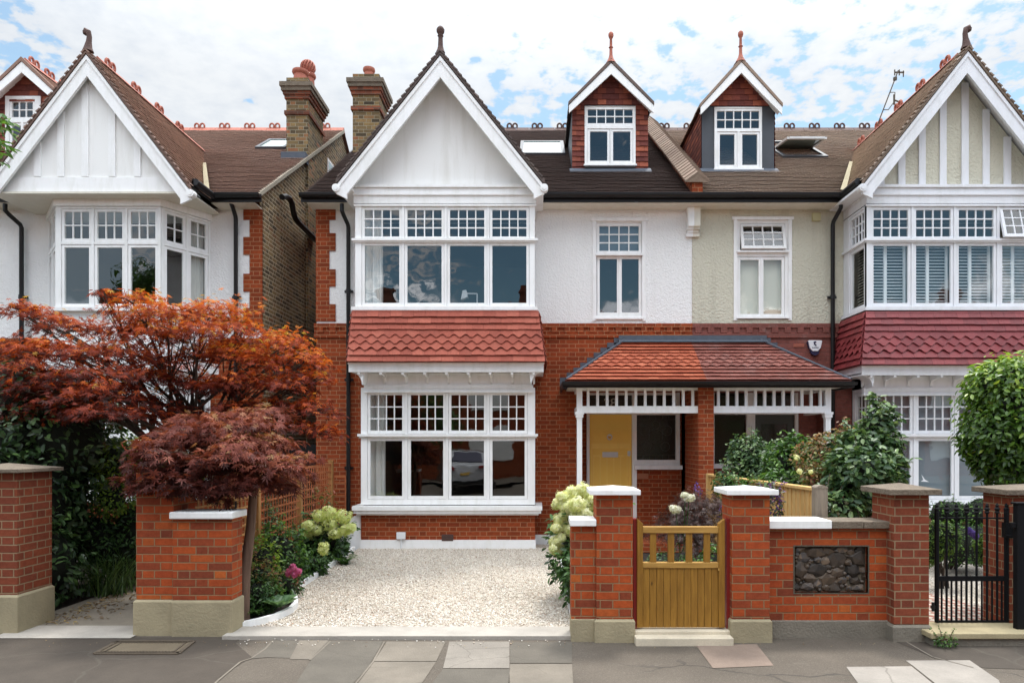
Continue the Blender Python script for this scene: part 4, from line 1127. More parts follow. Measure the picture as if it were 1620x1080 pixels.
# ---------------------------------------------------------------- porch (one half per house)
ZE, YE = 2.765, 10.90; ZT = PZ(541, YW); XC = 2.733
def porch(h, x0, x1, out, mat, seed, post_x, mats=M_white):
    """x0..x1 eave extents, out: -1 hip on the left, +1 hip on the right"""
    r = MB(); hip = PX(985, YW)-PX(893, YE)
    if out < 0: P = [(x0, YE, ZE), (x1, YE, ZE), (x1, YW-.01, ZT), (x0+hip, YW-.01, ZT)]; H = [(x0, YW-.01, ZE), (x0, YE, ZE), (x0+hip, YW-.01, ZT)]
    else: P = [(x0, YE, ZE), (x1, YE, ZE), (x1-hip, YW-.01, ZT), (x0, YW-.01, ZT)]; H = [(x1, YE, ZE), (x1, YW-.01, ZE), (x1-hip, YW-.01, ZT)]
    g = math.hypot(YW-YE, ZT-ZE)/12
    tiles(r, P, g=g, w=.165, t=.032, jit=.005, scallop={4,5,6,7}, sc_w=.17, amp=.055, seed=seed)
    tiles(r, H, g=g, w=.165, t=.017, jit=.0025, seed=seed+1)
    pr = r.build('porch_roof', mat, h)
    # lead flashings on the wall
    f = MB(); xa, xb = (x0+hip-.10, x1) if out < 0 else (x0, x1-hip+.10)
    f.box(xa, xb, YW-.045, YW-.031, ZT+.02, PZ(531, YW)); f.poly([(xa, YW-.14, ZT-.045+.03), (xb, YW-.14, ZT-.045+.03), (xb, YW-.04, ZT+.035), (xa, YW-.04, ZT+.035)])
    n = 9
    for i in range(n):
        t0, t1 = i/n, (i+1)/n
        if out < 0: a, b = x0+hip*t0-.06, x0+hip*t1+.02
        else: a, b = x1-hip*t1-.02, x1-hip*t0+.06
        f.box(a, b, YW-.02, YW-.006, ZE+(ZT-ZE)*t0-.05, ZE+(ZT-ZE)*t1+.075)
    hx = x0 if out < 0 else x1; d = -out
    a = Vector((hx, YE, ZE+.03)); b = Vector((hx+d*hip, YW-.03, ZT+.035))
    side = Vector((-.055, 0, 0))
    f.tube([a, b], .022, 6)
    f.build('flashing', M_lead, pr)
    g_ = MB(); zt = ZE-.005; c = (x0-(.06 if out < 0 else 0), x1+(.06 if out > 0 else 0))
    g_.box(c[0]+.03 if out < 0 else c[0], c[1]-.03 if out > 0 else c[1], YE-.0, YE+.03, zt-.10, zt)
    for i in range(8):
        a, b = math.pi+math.pi*i/8, math.pi+math.pi*(i+1)/8; rr = .05; cy = YE-.055; cz = zt-.02
        g_.poly([(c[0], cy+rr*math.cos(b), cz+rr*math.sin(b)), (c[1], cy+rr*math.cos(b), cz+rr*math.sin(b)), (c[1], cy+rr*math.cos(a), cz+rr*math.sin(a)), (c[0], cy+rr*math.cos(a), cz+rr*math.sin(a))])
    hx2 = x0-.06 if out < 0 else x1+.06
    g_.prism([(hx2, YE-.055+.05*math.cos(math.pi+math.pi*i/8), zt-.02+.05*math.sin(math.pi+math.pi*i/8)) for i in range(9)], (.005,0,0))
    g_.box(min(hx2, hx2-out*.03), max(hx2, hx2-out*.03), YE, YW-.01, zt-.10, zt)
    g_.build('porch_gutter', M_black, pr)
    c_ = MB(); c_.box(x0+.05, x1-.0, YE+.04, YW+.30, 2.685, 2.70); c_.build('porch_ceiling', M_cream, pr)
    # white screen
    YP = 11.10; w = MB()
    xl, xr = (post_x+.09, 2.61) if out < 0 else (2.857, post_x-.09)
    w.box(xl, xr, YP, YP+.09, 2.632, 2.684); w.box(xl, xr, YP-.01, YP+.10, 2.262, 2.376)
    n = 12 if out < 0 else 12
    for i in range(n):
        x = xl+(xr-xl)*(i+.62)/(n+.1); w.box(x-.021, x+.021, YP+.015, YP+.065, 2.376, 2.632)
    px0, px1 = (post_x, post_x+.09) if out < 0 else (post_x-.09, post_x)
    w.box(px0, px1, YP, YP+.09, 2.16, 2.684); w.box(px0-.025, px1+.025, YP-.025, YP+.115, 2.24, 2.28); w.box(px0-.015, px1+.015, YP-.015, YP+.105, 2.19, 2.2399)
    w.box(px0+.004, px1-.004, YP+.004, YP+.086, .15, 2.16)
    w.box(px0+.01, px1-.01, YP+.091, YW-.002, 2.262, 2.376); w.box(px0+.01, px1-.01, YP+.091, YW-.002, 2.63, 2.684)
    w.build('porch_screen', mats, h)
    return pr
porch(HM, PX(895.5,YE), XC-.03, -1, M_porch_l, 61, PX(912.5,11.1))
m = MB(); m.box(2.61, 2.733, 11.05, YW+.30, 0, 2.684); m.box(.70, 2.61, 11.2, YW+.3, -.02, .12); m.build('porch_pier', M_brick, HM)
YD = YW+.30
m = MB(); k = lambda p: PX(p, YD)
m.box(.80, k(928), YD, YD+.1, .12, 2.69); m.box(k(1075), 2.61, YD, YD+.1, 1.374, 2.69); m.box(k(1004), 2.61, YD+.002, YD+.1, .12, 1.30); m.build('porch_back_wall', M_brick, HM)
m = MB()
m.box(k(928), k(932.6), YD-.03, YD+.08, .12, 2.69); m.box(k(1000), k(1007), YD-.03, YD+.08, .12, 2.69); m.box(k(932.6), k(1000), YD-.028, YD+.08, 2.295, 2.375); m.box(k(932.6), k(1000), YD-.028, YD+.08, 2.64, 2.69)
m.box(k(1007), k(1069), YD-.028, YD+.08, 2.283, 2.375); m.box(k(1007), k(1075), YD-.027, YD+.08, 2.64, 2.69); m.box(k(1069), k(1075), YD-.03, YD+.08, 1.374, 2.64)
m.box(k(1007), k(1069), YD-.028, YD+.08, 1.374, 1.471); m.box(k(1003), k(1082), YD-.09, YD+.08, 1.30, 1.373)
fd = m.build('door_frame', M_white, HM)
m = MB(); m.box(k(932.6)+.004, k(1000)-.004, YD+.025, YD+.07, .14, 2.29)
dr = m.build('front_door', M_yellow, HM)
m = MB(); a, b = k(934)+.02, k(998)-.02; y0 = YD+.025
m.box(a, b, y0-.02, y0, PZ(704,YD), PZ(701,YD)); m.box(a+.01, b-.01, y0-.010, y0, PZ(709,YD), PZ(704,YD))
zz = PZ(722,YD)
for i in range(6):
    x = a+.04+(b-a-.08)*i/5; m.box(x-.009, x+.009, y0-.009, y0, .35, zz)
m.box(a+.03, b-.03, y0-.012, y0, zz, zz+.03); m.box(a, a+.012, y0-.01, y0, .3, PZ(704,YD)); m.box(b-.012, b, y0-.01, y0, .3, PZ(704,YD))
m.build('door_moulding', M_yellow_line, dr)
m = MB(); m.box(k(953), k(978), y0-.02, y0-.001, PZ(723,YD), PZ(714.5,YD)); m.box(k(957), k(974), y0-.032, y0-.02, PZ(720.5,YD), PZ(716.5,YD)); m.build('letter_box', M_steel, dr, bevel=.004)
m = MB(); c = (k(964.5), y0-.03, PZ(691,YD)); m.tube([(c[0]+.04*math.cos(a), c[1], c[2]+.045*math.sin(a)) for a in [i*math.pi/6 for i in range(13)]], .011, 6); m.lathe((c[0], y0-.02, c[2]+.035), [(0,-.025),(.024,-.01),(.024,.01),(0,.025)], 10); m.build('knocker', M_steel, dr, smooth=True)
m = MB(); m.box(k(993), k(997.5), y0-.014, y0-.001, PZ(721,YD), PZ(713,YD)); m.tube([(k(995.3), y0-.03, PZ(717,YD)), (k(995.3), y0, PZ(717,YD))], .014, 8); m.build('door_lock', M_steel, dr)
for (a, b, c_, d_) in ((k(932.6), k(1000), 2.375, 2.64), (k(1007), k(1069), 2.375, 2.64)):
    g = MB(); g.poly([(a, YD+.03, c_), (b, YD+.03, c_), (b, YD+.03, d_), (a, YD+.03, d_)]); g.build('fanlight', M_leaded, fd)
g = MB(); g.poly([(k(1007), YD+.03, 1.471), (k(1069), YD+.03, 1.471), (k(1069), YD+.03, 2.283), (k(1007), YD+.03, 2.283)]); sg_ = g.build('leaded_window', M_leaded, fd)
g = MB(); a, b = k(1007), k(1069); cx_ = (a+b)/2; cz_ = 1.88; yy = YD+.026
for i in range(1, 6): g.box(a+(b-a)*i/6-.002, a+(b-a)*i/6+.002, yy, yy+.003, 1.471, 1.56); g.box(a+(b-a)*i/6-.002, a+(b-a)*i/6+.002, yy, yy+.003, 2.2, 2.283)
g.box(a, b, yy, yy+.003, 1.558, 1.562); g.box(a, b, yy, yy+.003, 2.198, 2.202)
for (px_, pz_, rr) in ((0,.02,.13),(-.2,.12,.09),(.2,.12,.09),(-.17,-.17,.08),(.17,-.17,.08),(0,.22,.07)):
    g.tube([(cx_+px_+rr*math.cos(t), yy, cz_+pz_+rr*math.sin(t)) for t in [i*math.pi/8 for i in range(17)]], .0035, 4)
g.build('leading', simple('lead_came', (.06,.062,.06), .5), fd)
def text(s, loc, size, mat, parent, name, ext=.002, rot=(math.pi/2,0,0)):
    cu = bpy.data.curves.new(name, 'FONT'); cu.body = s; cu.size = size; cu.extrude = ext; cu.align_x = 'CENTER'
    cu.materials.append(mat); o_ = bpy.data.objects.new(name+'_curve', cu); COL.objects.link(o_); bpy.context.view_layer.update(); me = bpy.data.meshes.new_from_object(o_.evaluated_get(bpy.context.evaluated_depsgraph_get())); bpy.data.objects.remove(o_); o = bpy.data.objects.new(name, me); COL.objects.link(o)
    pl = tuple(parent.get('_o')); o.location = Vector(loc)-Vector(pl); o.rotation_euler = rot; o.parent = parent; o['_o'] = tuple(pl); return o
text('28', (k(965.5), YD+.02, 2.42), .24, simple('number_silver', (.45,.45,.42), .4), fd, 'house_number')
m = MB(); m.box(k(1007), k(1025.5), YD-.02, YD+.003, PZ(757,YD), PZ(748.5,YD)); m.tube([(k(1021), YD-.03, PZ(752,YD)), (k(1021), YD-.02, PZ(752,YD))], .02, 10)
m.build('bell_plate', simple('terracotta_plate', (.36,.13,.06), .6), HM)
room(HM, .85, 2.6, YD+.12, YD+2, .12, 2.69)

# ---------------------------------------------------------------- right house
HR = thing('brick_house', 'grey-green roughcast semi-detached house with half-timbered gable and dark red tiled bay', 'house', (6, YW, 0))
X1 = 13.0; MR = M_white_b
w2 = (PX(1163,YW), PX(1249,YW), PZ(505,YW), PZ(346,YW))
m = MB(); wall_holes(m, XP+.0015, X1, 0, 3.88, YW, [(5.55,8.3,.80,2.92), (2.857,5.05,.0,2.68)], .30)
m.poly([(X1, YW, 0), (X1, 22, 0), (X1, 22, 6), (X1, RIDGE_Y, RIDGE_Z-.02), (X1, YW, 5.9)]); m.poly([(XP, 22, 6.0), (XP, 22, 0), (X1, 22, 0), (X1, 22, 6.0)])
brick_band(m, XP+.0015, 5.38)
m.build('brick_wall', M_brick_p, HR)
m = MB(); wall_holes(m, XP+.0015, X1, 3.88, 5.91, YW+.005, [(5.5,8.35,3.98,5.74), w2], .30); m.build('rendered_wall', M_render_g, HR)
m = MB(); m.box(3.8, X1, YW-.03, YW, -.05, .2); m.build('plinth', M_stone_dk, HR)
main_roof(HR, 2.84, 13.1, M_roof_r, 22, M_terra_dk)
gutter(HR, 2.702, 5.20); gutter(HR, 8.62, 13.1); soffit(HR, 8.55, 13.0); soffit(HR, XP, 5.3)
xaR = 6.905
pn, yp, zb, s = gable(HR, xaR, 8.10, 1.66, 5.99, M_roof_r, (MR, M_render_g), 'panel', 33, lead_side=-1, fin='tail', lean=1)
m = MB()
for a, b in ((1387,1398),(1420,1431),(1452.6,1463),(1485.6,1496),(1520,1531),(1553.7,1564),(1587,1598),(1620,1631),(1652,1663)):
    x0, x1 = PX(a, yp), PX(b, yp); xm = max(abs(x0-xaR), abs(x1-xaR)); zt = 8.0-xm*s
    if zt > zb+.1: m.box(x0, x1, yp-.03, yp-.001, zb-.03, zt)
m.box(xaR-1.5, xaR+1.5, yp-.04, yp-.002, zb-.06, zb+.03)
m.build('gable_timbers', MR, HR)
side_gutter(HR, xaR-1.66-.03, -1, YG+.03, EAVE_Y-.05, 6.0)
m = MB(); m.box(5.16, 5.42, YG+.02, YW, 5.86, 5.90)
UR0, UR1 = gx(1371), 8.42
for (a, b, e) in ((5.955, 6.0, .045), (5.87, 5.952, .015), (5.83, 5.867, .035), (5.70, 5.828, .01)): m.box(UR0-e*.4, UR1+e*.4, YB-e, YW-.01, a, b)
m.build('gable_frieze', MR, HR)
ccu = [(1382.6,1437.4),(1450,1504.8),(1517.7,1572.8),(1586.5,1641)]
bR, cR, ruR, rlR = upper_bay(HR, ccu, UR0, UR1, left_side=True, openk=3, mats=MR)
room(bR, 5.5, 8.36, YW+.02, 15.6, 3.9, 5.78)
# plantation shutters
for c in cR:
    z0, z1 = rlR[0]-.02, rlR[1]+.02; xm = (c[0]+c[1])/2-.03
    m = MB(); y = YB+.13
    m.box(c[0]-.02, c[0]+.015, y, y+.03, z0, z1); m.box(c[1]-.015, c[1]+.02, y, y+.03, z0, z1); m.box(xm-.025, xm+.025, y, y+.03, z0, z1)
    n = 19
    for i in range(n):
        z = z0+(z1-z0)*(i+.5)/n
        m.poly([(c[0]+.015, y-.012, z-.013), (xm-.025, y-.012, z-.013), (xm-.025, y+.04, z+.016), (c[0]+.015, y+.04, z+.016)]); m.poly([(xm+.025, y-.012, z-.013), (c[1]-.015, y-.012, z-.013), (c[1]-.015, y+.04, z+.016), (xm+.025, y+.04, z+.016)])
    m.build('shutter', M_shutter, bR)
m = MB(); z0, z1 = rlR
for i in range(19):
    z = z0+(z1-z0)*(i+.5)/19; m.poly([(UR0+.10, YB+.13, z-.014), (UR0+.10, YW-.3, z-.014), (UR0+.14, YW-.3, z+.014), (UR0+.14, YB+.13, z+.014)])
m.build('shutter', M_blind_cream, bR)
ccl = [(1389.5,1440.7),(1454,1506),(1518.3,1571),(1584.5,1637)]
UL0, UL1 = gl(1377), 8.36
bRL, cRL, ruRL, rlRL = lower_bay(HR, ccl, UL0, UL1, left_side=True, mats=MR, brickm=M_brick_p, plinthm=M_stone_dk)
room(bRL, 5.6, 8.25, YW+.02, 15, .45, 2.95)
for c in cRL:
    m = MB(); m.box(c[0]-.03, c[1]+.03, YL+.115, YL+.12, rlRL[0]-.03, ruRL[1]+.03); m.build('blind', M_blind, bRL)
def starfish(cx, cz, w):
    g = MB(); y = YL+.03
    g.prism([(cx-w*.5, y, cz-w*.32), (cx+w*.5, y, cz-w*.38), (cx+w*.2, y, cz-w*.22), (cx, y, cz-w*.1), (cx-w*.42, y, cz+w*.5), (cx-w*.2, y, cz-w*.12)], (0,.002,0)); g.build('bird_sticker', M_plastic_w, bRL)
starfish(PX(1465,YL), PZ(757,YL), .14); starfish(PX(1421,YL), PZ(752,YL), .12)
m = MB(); cornice(m, PX(1364,11.05), 8.62, PZ(577.5,11.05), 11.05, YL, 9)
m.box(PX(1364,11.05), PX(1364,11.05)+.03, 11.08, YW-.01, PZ(577.5,11.05)-.16, PZ(577.5,11.05)); m.build('cornice', MR, HR)
skirt(HR, PX(1369,YB-.06), 8.45, PX(1362,10.98), 8.64, YB-.07, 10.98, PZ(493,YB-.07), PZ(577,10.98), M_skirt_r, 15, left=True)
w = small_window(HR, (1166,1247), (1176,1238), [(1172,1201.5),(1208.8,1238)], YW, (348,504), (357,391), (410,496), M_white, opened=True)
m = MB(); m.box(PX(1168,YW), PX(1243,YW), YW+.15, YW+.155, PZ(500,YW), PZ(405,YW)); m.build('blind', M_blind_cream, w)
downpipe(HR, PX(1317.5,YW-.07), .2, 5.6, xtop=PX(1322,YW-.1))
m = MB(); m.box(PX(1284,YW), PX(1296.5,YW), YW-.06, YW+.004, PZ(350.5,YW), PZ(338,YW)); m.build('vent_cover', M_vent, HR, bevel=.005)
m = MB(); m.box(2.7345, 2.84, 11.88, YW, 5.55, 5.89); m.box(2.7345, 2.845, 11.93, YW, 5.51, 5.55); m.box(2.7345, 2.825, 11.97, YW, 5.46, 5.51); m.box(2.7345, 2.85, 11.99, YW, 5.40, 5.46)
m.build('eaves_bracket', M_cream, HR)
dormer(HR, 3.178, 4.583, yd, (dx(1130.5), dx(1205.5), dz(270), dz(169.5)), M_hang, 'tile', 'clad', M_roof_r, 8.28, 9.05,
       (dx(1134.5), dx(1201.5), dz(202.5), dz(175), 5, 2), [(dx(1139), dx(1162.5), dz(260.6), dz(212)), (dx(1174.6), dx(1198.5), dz(260.6), dz(212))], 43)
rooflight(HR, PX(1226,14.4)+.05, PX(1300,14.4), 14.1, 15.5, opened=-24)
# aerial
m = MB(); c = Vector((PX(1388,13.4), 13.4, PZ(198,13.4))); tp = Vector((PX(1421,13.4), 13.4, PZ(112,13.4)))
m.tube([c, tp], .011, 6); d = (tp-c)
for t_ in (.96,): 
    q = c+d*t_; m.box(q.x-.05, q.x+.13, q.y-.01, q.y+.01, q.z-.005, q.z+.02); m.box(q.x-.06, q.x-.045, q.y-.01, q.y+.01, q.z-.05, q.z+.06); m.box(q.x+.03, q.x+.045, q.y-.01, q.y+.01, q.z-.05, q.z+.06); m.box(q.x+.11, q.x+.125, q.y-.01, q.y+.01, q.z-.08, q.z+.04)
q0, q1 = c+d*.28, c+d*.6; m.tube([q0, q0+Vector((.10,0,-.0)), (q0+q1)/2+Vector((.16,0,0)), q1+Vector((.10,0,.0)), q1], .009, 6); m.tube([(q0+q1)/2+Vector((.15,0,.02)), (q0+q1)/2+Vector((.42,0,-.08))], .016, 6); m.box(q0.x+.2, q0.x+.23, 13.39, 13.41, q0.z+.1, q0.z+.3)
m.box(c.x+d.x*.85-.03, c.x+d.x*.85+.03, 13.38, 13.42, c.z+d.z*.85-.03, c.z+d.z*.85+.03)
m.build('aerial', M_rust, HR)
# alarm box
m = MB(); ax, az = PX(1287.5,YW), PZ(539,YW); s_ = .0112
out_ = [(-10,0),(10,0),(10.8,-2),(8.5,-12),(4,-17),(-4,-17),(-8.5,-12),(-10.8,-2)]
m.prism([(ax+a*s_, YW-.07, az+b*s_) for a, b in out_], (0,.07,0)); al = m.build('alarm_box', M_plastic_w, HR, bevel=.008)
m = MB(); m.prism([(ax+a*s_, YW-.055, az+b*s_) for a, b in [(-8,-13),(8,-13),(5.5,-21),(0,-24),(-5.5,-21)]], (0,.05,0)); m.prism([(ax+a*s_, YW-.055, az+b*s_) for a, b in [(-12,-2),(-10.9,-1),(-8.4,-12.5),(-9.3,-12.5)]], (0,.05,0)); m.build('strobe_lens', M_plastic_blue, al)
m = MB()
m.prism([(ax+a*s_, YW-.079, az+b*s_) for a, b in [(-3,-2),(1,-1.5),(1,-3.5),(-1,-4),(-.5,-6),(1.8,-8),(1.2,-9.2),(-1.8,-7.2),(-2.8,-4.5)]], (0,.003,0))
for i in range(9): m.box(ax+(-5.2+i*1.18)*s_, ax+(-4.5+i*1.18)*s_, YW-.075, YW-.071, az-12.2*s_, az-(11 if i % 3 else 10.6)*s_)
m.build('alarm_emblem', M_plastic_blue, al)
m = MB(); m.box(PX(1255,YW), PX(1272,YW), YW-.012, YW-.001, PZ(549,YW), PZ(543.5,YW))
for i in range(7): m.box(PX(1256+i*2.2,YW), PX(1257.2+i*2.2,YW), YW-.016, YW-.012, PZ(548,YW), PZ(544.5,YW))
m.build('air_brick', M_terra, HR)
porch(HR, XC-.029, 2*XC-PX(895.5,YE), 1, M_porch_r, 63, PX(1315,11.1), MR)
m = MB(); m.box(2.7345, 2.857, 11.05, YW+.30, 0, 2.684); m.build('porch_pier', M_brick, HR)
m = MB(); m.box(2.857, 4.9, 11.2, YW+.3, -.02, .12); m.box(k(1262), 5.05, YD, YD+.1, .12, 2.69); m.box(2.857, k(1187), YD+.002, YD+.1, .12, 1.32); m.build('porch_back_wall', M_brick_p, HR)
m = MB(); m.box(2.857, k(1128)+.02, YD-.03, YD+.08, 1.40, 2.69); m.box(k(1180), k(1187), YD-.03, YD+.08, 1.40, 2.69); m.box(k(1187), k(1194), YD-.028, YD+.08, .12, 2.69); m.box(k(1257), k(1262), YD-.03, YD+.08, .12, 2.69)
m.box(2.857, k(1180), YD-.08, YD+.08, 1.32, 1.40); m.box(k(1131), k(1180), YD-.028, YD+.08, 2.29, 2.37); m.box(k(1194), k(1257), YD-.028, YD+.08, 2.29, 2.37)
fd2 = m.build('door_frame', MR, HR)
m = MB(); a, b = k(1194), k(1257); m.box(a, a+.12, YD+.02, YD+.06, .14, 2.29); m.box(b-.12, b, YD+.02, YD+.06, .14, 2.29); m.box(a+.12, b-.12, YD+.021, YD+.059, 2.12, 2.29); m.box(a+.12, b-.12, YD+.021, YD+.059, .14, 1.0)
d2 = m.build('front_door', simple('dark_green_grey_paint', (.045,.05,.045), .5), HR)
g = MB(); g.poly([(a+.12, YD+.04, 1.0), (b-.12, YD+.04, 1.0), (b-.12, YD+.04, 2.12), (a+.12, YD+.04, 2.12)]); g.build('pane', M_leaded, d2)
g = MB(); g.poly([(k(1131), YD+.03, 1.40), (k(1180), YD+.03, 1.40), (k(1180), YD+.03, 2.66), (k(1131), YD+.03, 2.66)]); g.poly([(a, YD+.03, 2.37), (b, YD+.03, 2.37), (b, YD+.03, 2.66), (a, YD+.03, 2.66)]); g.build('fanlight', M_leaded, fd2)
room(HR, 2.9, 5.0, YD+.12, YD+2, .12, 2.69)

# ---------------------------------------------------------------- left house
HL = thing('brick_house', 'white roughcast house with canted bay and white gable behind the red maple', 'house', (-8.5, YW, 0))
XR = -4.85; X0 = -13.0
fy = 11.3
fl, fr = -7.97, -6.236; cl, cr = -8.64, -5.77
m = MB(); wall_holes(m, X0, XR, 0, 3.62, YW, [(cl+.1,cr-.1,.80,2.92)], .3)
brick_band(m, X0, cl-.05, 3.40, 3.62); brick_band(m, cr+.05, XR+.02, 3.40, 3.62)
m.build('brick_wall', M_brick, HL)
m = MB()
m.poly([(XR, YW, 0), (XR, 22, 0), (XR, 22, 6.0), (XR, RIDGE_Y, RIDGE_Z-.03), (XR, EAVE_Y, EAVE_Z-.03), (XR, YW, 5.9)])
m.poly([(X0, 22, 0), (X0, YW, 0), (X0, YW, 5.9), (X0, RIDGE_Y, RIDGE_Z), (X0, 22, 6)]); m.poly([(XR, 22, 0), (X0, 22, 0), (X0, 22, 6.0), (XR, 22, 6.0)])
m.build('side_wall', M_stock, HL)
m = MB(); wall_holes(m, X0, XR-.01, 3.62, 5.91, YW+.006, [(cl+.1,cr-.1,3.98,5.74)], .3); m.build('rendered_wall', M_render_w, HL)
blk = [(*qz(318,348),1),(*qz(348,375),0),(*qz(375,403),1),(*qz(403,433),0),(*qz(433,461),1),(*qz(461,487),0),(*qz(487,522),1)]
quoin(HL, XR, -1, M_brick, [(max(a, 3.62), b-.001, c) for a, b, c in blk], .225, .335)
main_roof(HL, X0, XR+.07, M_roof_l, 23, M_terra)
m = MB()
for i in range(52):   # mortar verge strip
    t0, t1 = i/52, (i+1)/52
    a = Vector((XR+.07, EAVE_Y-.05, roofz(EAVE_Y-.05))).lerp(Vector((XR+.07, RIDGE_Y, RIDGE_Z)), t0); b = Vector((XR+.07, EAVE_Y-.05, roofz(EAVE_Y-.05))).lerp(Vector((XR+.07, RIDGE_Y, RIDGE_Z)), t1)
    o = Vector((.012,0,0)); u = Vector((0,0,random.uniform(.02,.03))); w_ = Vector((0,0,-.05))
    m.poly([a+o+w_, b+o+w_, b+o+u, a+o+u]); m.poly([a+o+u, b+o+u, b-o*3+u, a-o*3+u])
m.poly([(XR+.08, EAVE_Y-.06, EAVE_Z-.10), (XR+.08, RIDGE_Y, RIDGE_Z-.06), (XR-.0, RIDGE_Y, RIDGE_Z-.06), (XR, EAVE_Y-.06, EAVE_Z-.10)])
m.build('verge', M_mortar, HL)
gutter(HL, -5.58, XR+.12); gutter(HL, X0, -8.9); soffit(HL, -5.6, XR); soffit(HL, X0, -8.85)
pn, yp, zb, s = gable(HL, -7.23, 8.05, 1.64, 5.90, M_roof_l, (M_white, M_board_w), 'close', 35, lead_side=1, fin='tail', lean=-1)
m = MB(); xa = -7.23
for px in (60, 97, 135.5, 178, 218, 100-110): 
    x = PX(px, yp); xm = abs(x-xa)+.06; zt = 7.9-xm*s
    if zt > zb+.1: m.box(x-.055, x+.055, yp-.022, yp-.001, zb+.18, zt)
m.box(xa-1.5, xa+1.5, yp-.03, yp-.0005, zb-.07, zb+.16); m.build('gable_timbers', M_white, HL)
m = MB(); m.box(xa-1.62, xa+1.62, YG+.02, YW, 5.80, 5.83); m.build('gable_soffit', M_cream, HL)
side_gutter(HL, xa+1.64+.03, 1, YG+.03, EAVE_Y-.05, 5.99); side_gutter(HL, xa-1.64-.03, -1, YG+.03, EAVE_Y-.05, 5.99)
def canted(h, yf, rows, zs, cols_px, sill_z, mats=M_white, grid=((3,2),(1,1)), right_rows=None):
    (Z0, Z1) = zs
    M = Tm(yf); f = MB(M); cols = [(PX(a, yf), PX(b, yf)) for a, b in cols_px]
    frame(f, fl, fr, Z0, Z1, cols, rows); f.box(fl-.03, fr+.03, -.05, .0, sill_z, Z0+.02)
    f.M = None
    Lf = math.hypot(cr-fr, YW-yf); ud = ((cr-fr)/Lf, (YW-yf)/Lf, 0)
    Mr = Mdir((fr, yf, 0), ud); q = MB(Mr); cs = [(.115, .395), (.53, .80)]
    frame(q, .02, Lf, Z0, Z1, cs, rows); q.box(-.0, Lf, -.05, 0, sill_z, Z0+.02)
    Ll = math.hypot(fl-cl, YW-yf); Ml = Mdir((cl, YW, 0), ((fl-cl)/Ll, -(YW-yf)/Ll, 0)); q2 = MB(Ml); cs2 = [(.15, .42), (.56, .84)]
    frame(q2, 0, Ll-.02, Z0, Z1, cs2, rows); q2.box(0, Ll, -.05, 0, sill_z, Z0+.02)
    for qq in (q, q2):
        off = len(f.v); f.v += qq.v; f.f += [[i+off for i in ff] for ff in qq.f]; f.uv += qq.uv; f.r += qq.r; f.mi += qq.mi
    f.prism([(fl, yf+.001, sill_z-.0), (fr, yf+.001, sill_z-.0), (cr, YW, sill_z), (cl, YW, sill_z)], (0,0,.015))
    bay = f.build('bay_window', mats, h)
    for c in cols:
        light(bay, M, *c, *rows[1], 3, 2, mats=mats); light(bay, M, *c, *rows[0], mats=mats)
    for c in cs: light(bay, Mr, *c, *rows[1], 2, 2, mats=mats); light(bay, Mr, *c, *rows[0], mats=mats)
    for c in cs2: light(bay, Ml, *c, *rows[1], 2, 2, mats=mats); light(bay, Ml, *c, *rows[0], mats=mats)
    return bay
ru = (PZ(377,fy), PZ(334.7,fy)); rl = (PZ(480,fy), PZ(391,fy))
b1 = canted(HL, fy, [rl, ru], (PZ(488,fy), PZ(327,fy)), [(101,140),(153,192.5),(206,245)], PZ(492,fy))
m = MB(); z0, z1 = PZ(326.5,fy), 5.80
m.prism([(fl-.02, fy-.03, z0), (fr+.02, fy-.03, z0), (cr+.03, YW, z0), (cl-.03, YW, z0)], (0,0,z1-z0)); m.build('bay_header', M_white, HL)
room(b1, cl+.12, cr-.12, YW+.02, 15.2, 3.9, 5.78)
for (a, b) in ((.46, .84),):
    Lf = math.hypot(cr-fr, YW-fy); p0 = Vector((fr, fy, 0)); u = Vector((cr-fr, YW-fy, 0))/Lf; n = Vector((-u.y, u.x, 0))
    m = MB(); N = 24
    for i in range(N):
        q = [p0+u*(a+(b-a)*j/N)+n*(.14+.03*math.sin(j*1.3)) for j in (i, i+1)]
        m.poly([(q[0].x, q[0].y, 3.98), (q[1].x, q[1].y, 3.98), (q[1].x, q[1].y, 5.7), (q[0].x, q[0].y, 5.7)])
    m.build('curtain', M_curtain, b1)
m = MB(); m.prism([(fl+.02, fy+.03, 3.16), (fr-.02, fy+.03, 3.16), (cr-.03, YW, 3.16), (cl+.03, YW, 3.16)], (0,0,PZ(492,fy)-3.16-.001)); m.build('bay_apron', M_render_w, HL)
m = MB(); m.prism([(fl-.12, fy-.12, 2.98), (fr+.12, fy-.12, 2.98), (cr+.15, YW, 2.98), (cl-.15, YW, 2.98)], (0,0,.18)); m.prism([(fl-.02, fy-.02, 2.86), (fr+.02, fy-.02, 2.86), (cr+.02, YW, 2.86), (cl-.02, YW, 2.86)], (0,0,.118)); m.build('cornice', M_white, HL)
ru = (PZ(680,fy), PZ(627,fy)); rl = (PZ(782,fy), PZ(697,fy))
b2 = canted(HL, fy, [rl, ru], (.86, 2.86), [(101,140),(153,192.5),(206,245)], .80)
room(b2, cl+.12, cr-.12, YW+.02, 15.2, .5, 2.95)
m = MB(); m.prism([(fl+.02, fy+.03, 0), (fr-.02, fy+.03, 0), (cr-.03, YW, 0), (cl+.03, YW, 0)], (0,0,.80)); m.build('bay_brickwork', M_brick, HL)
downpipe(HL, PX(373,YW-.07), .2, 5.7, xtop=PX(373,YW-.1)); downpipe(HL, PX(34,YW-.07), .2, 5.55, xtop=PX(16,YW-.2))
chimney(HL, PX(453,14.3), -4.80, 14.3, 15.3, 0, 9.42, [(PX(474,14.5), 14.55, .15, .28, False), (PX(486,14.9), 14.95, .15, .42, True)])
m = MB(); m.box(-5.30, -4.79, 14.1, 14.3, roofz(14.1)-.05, roofz(14.25)+.06); m.build('chimney_flashing', M_lead, HL)
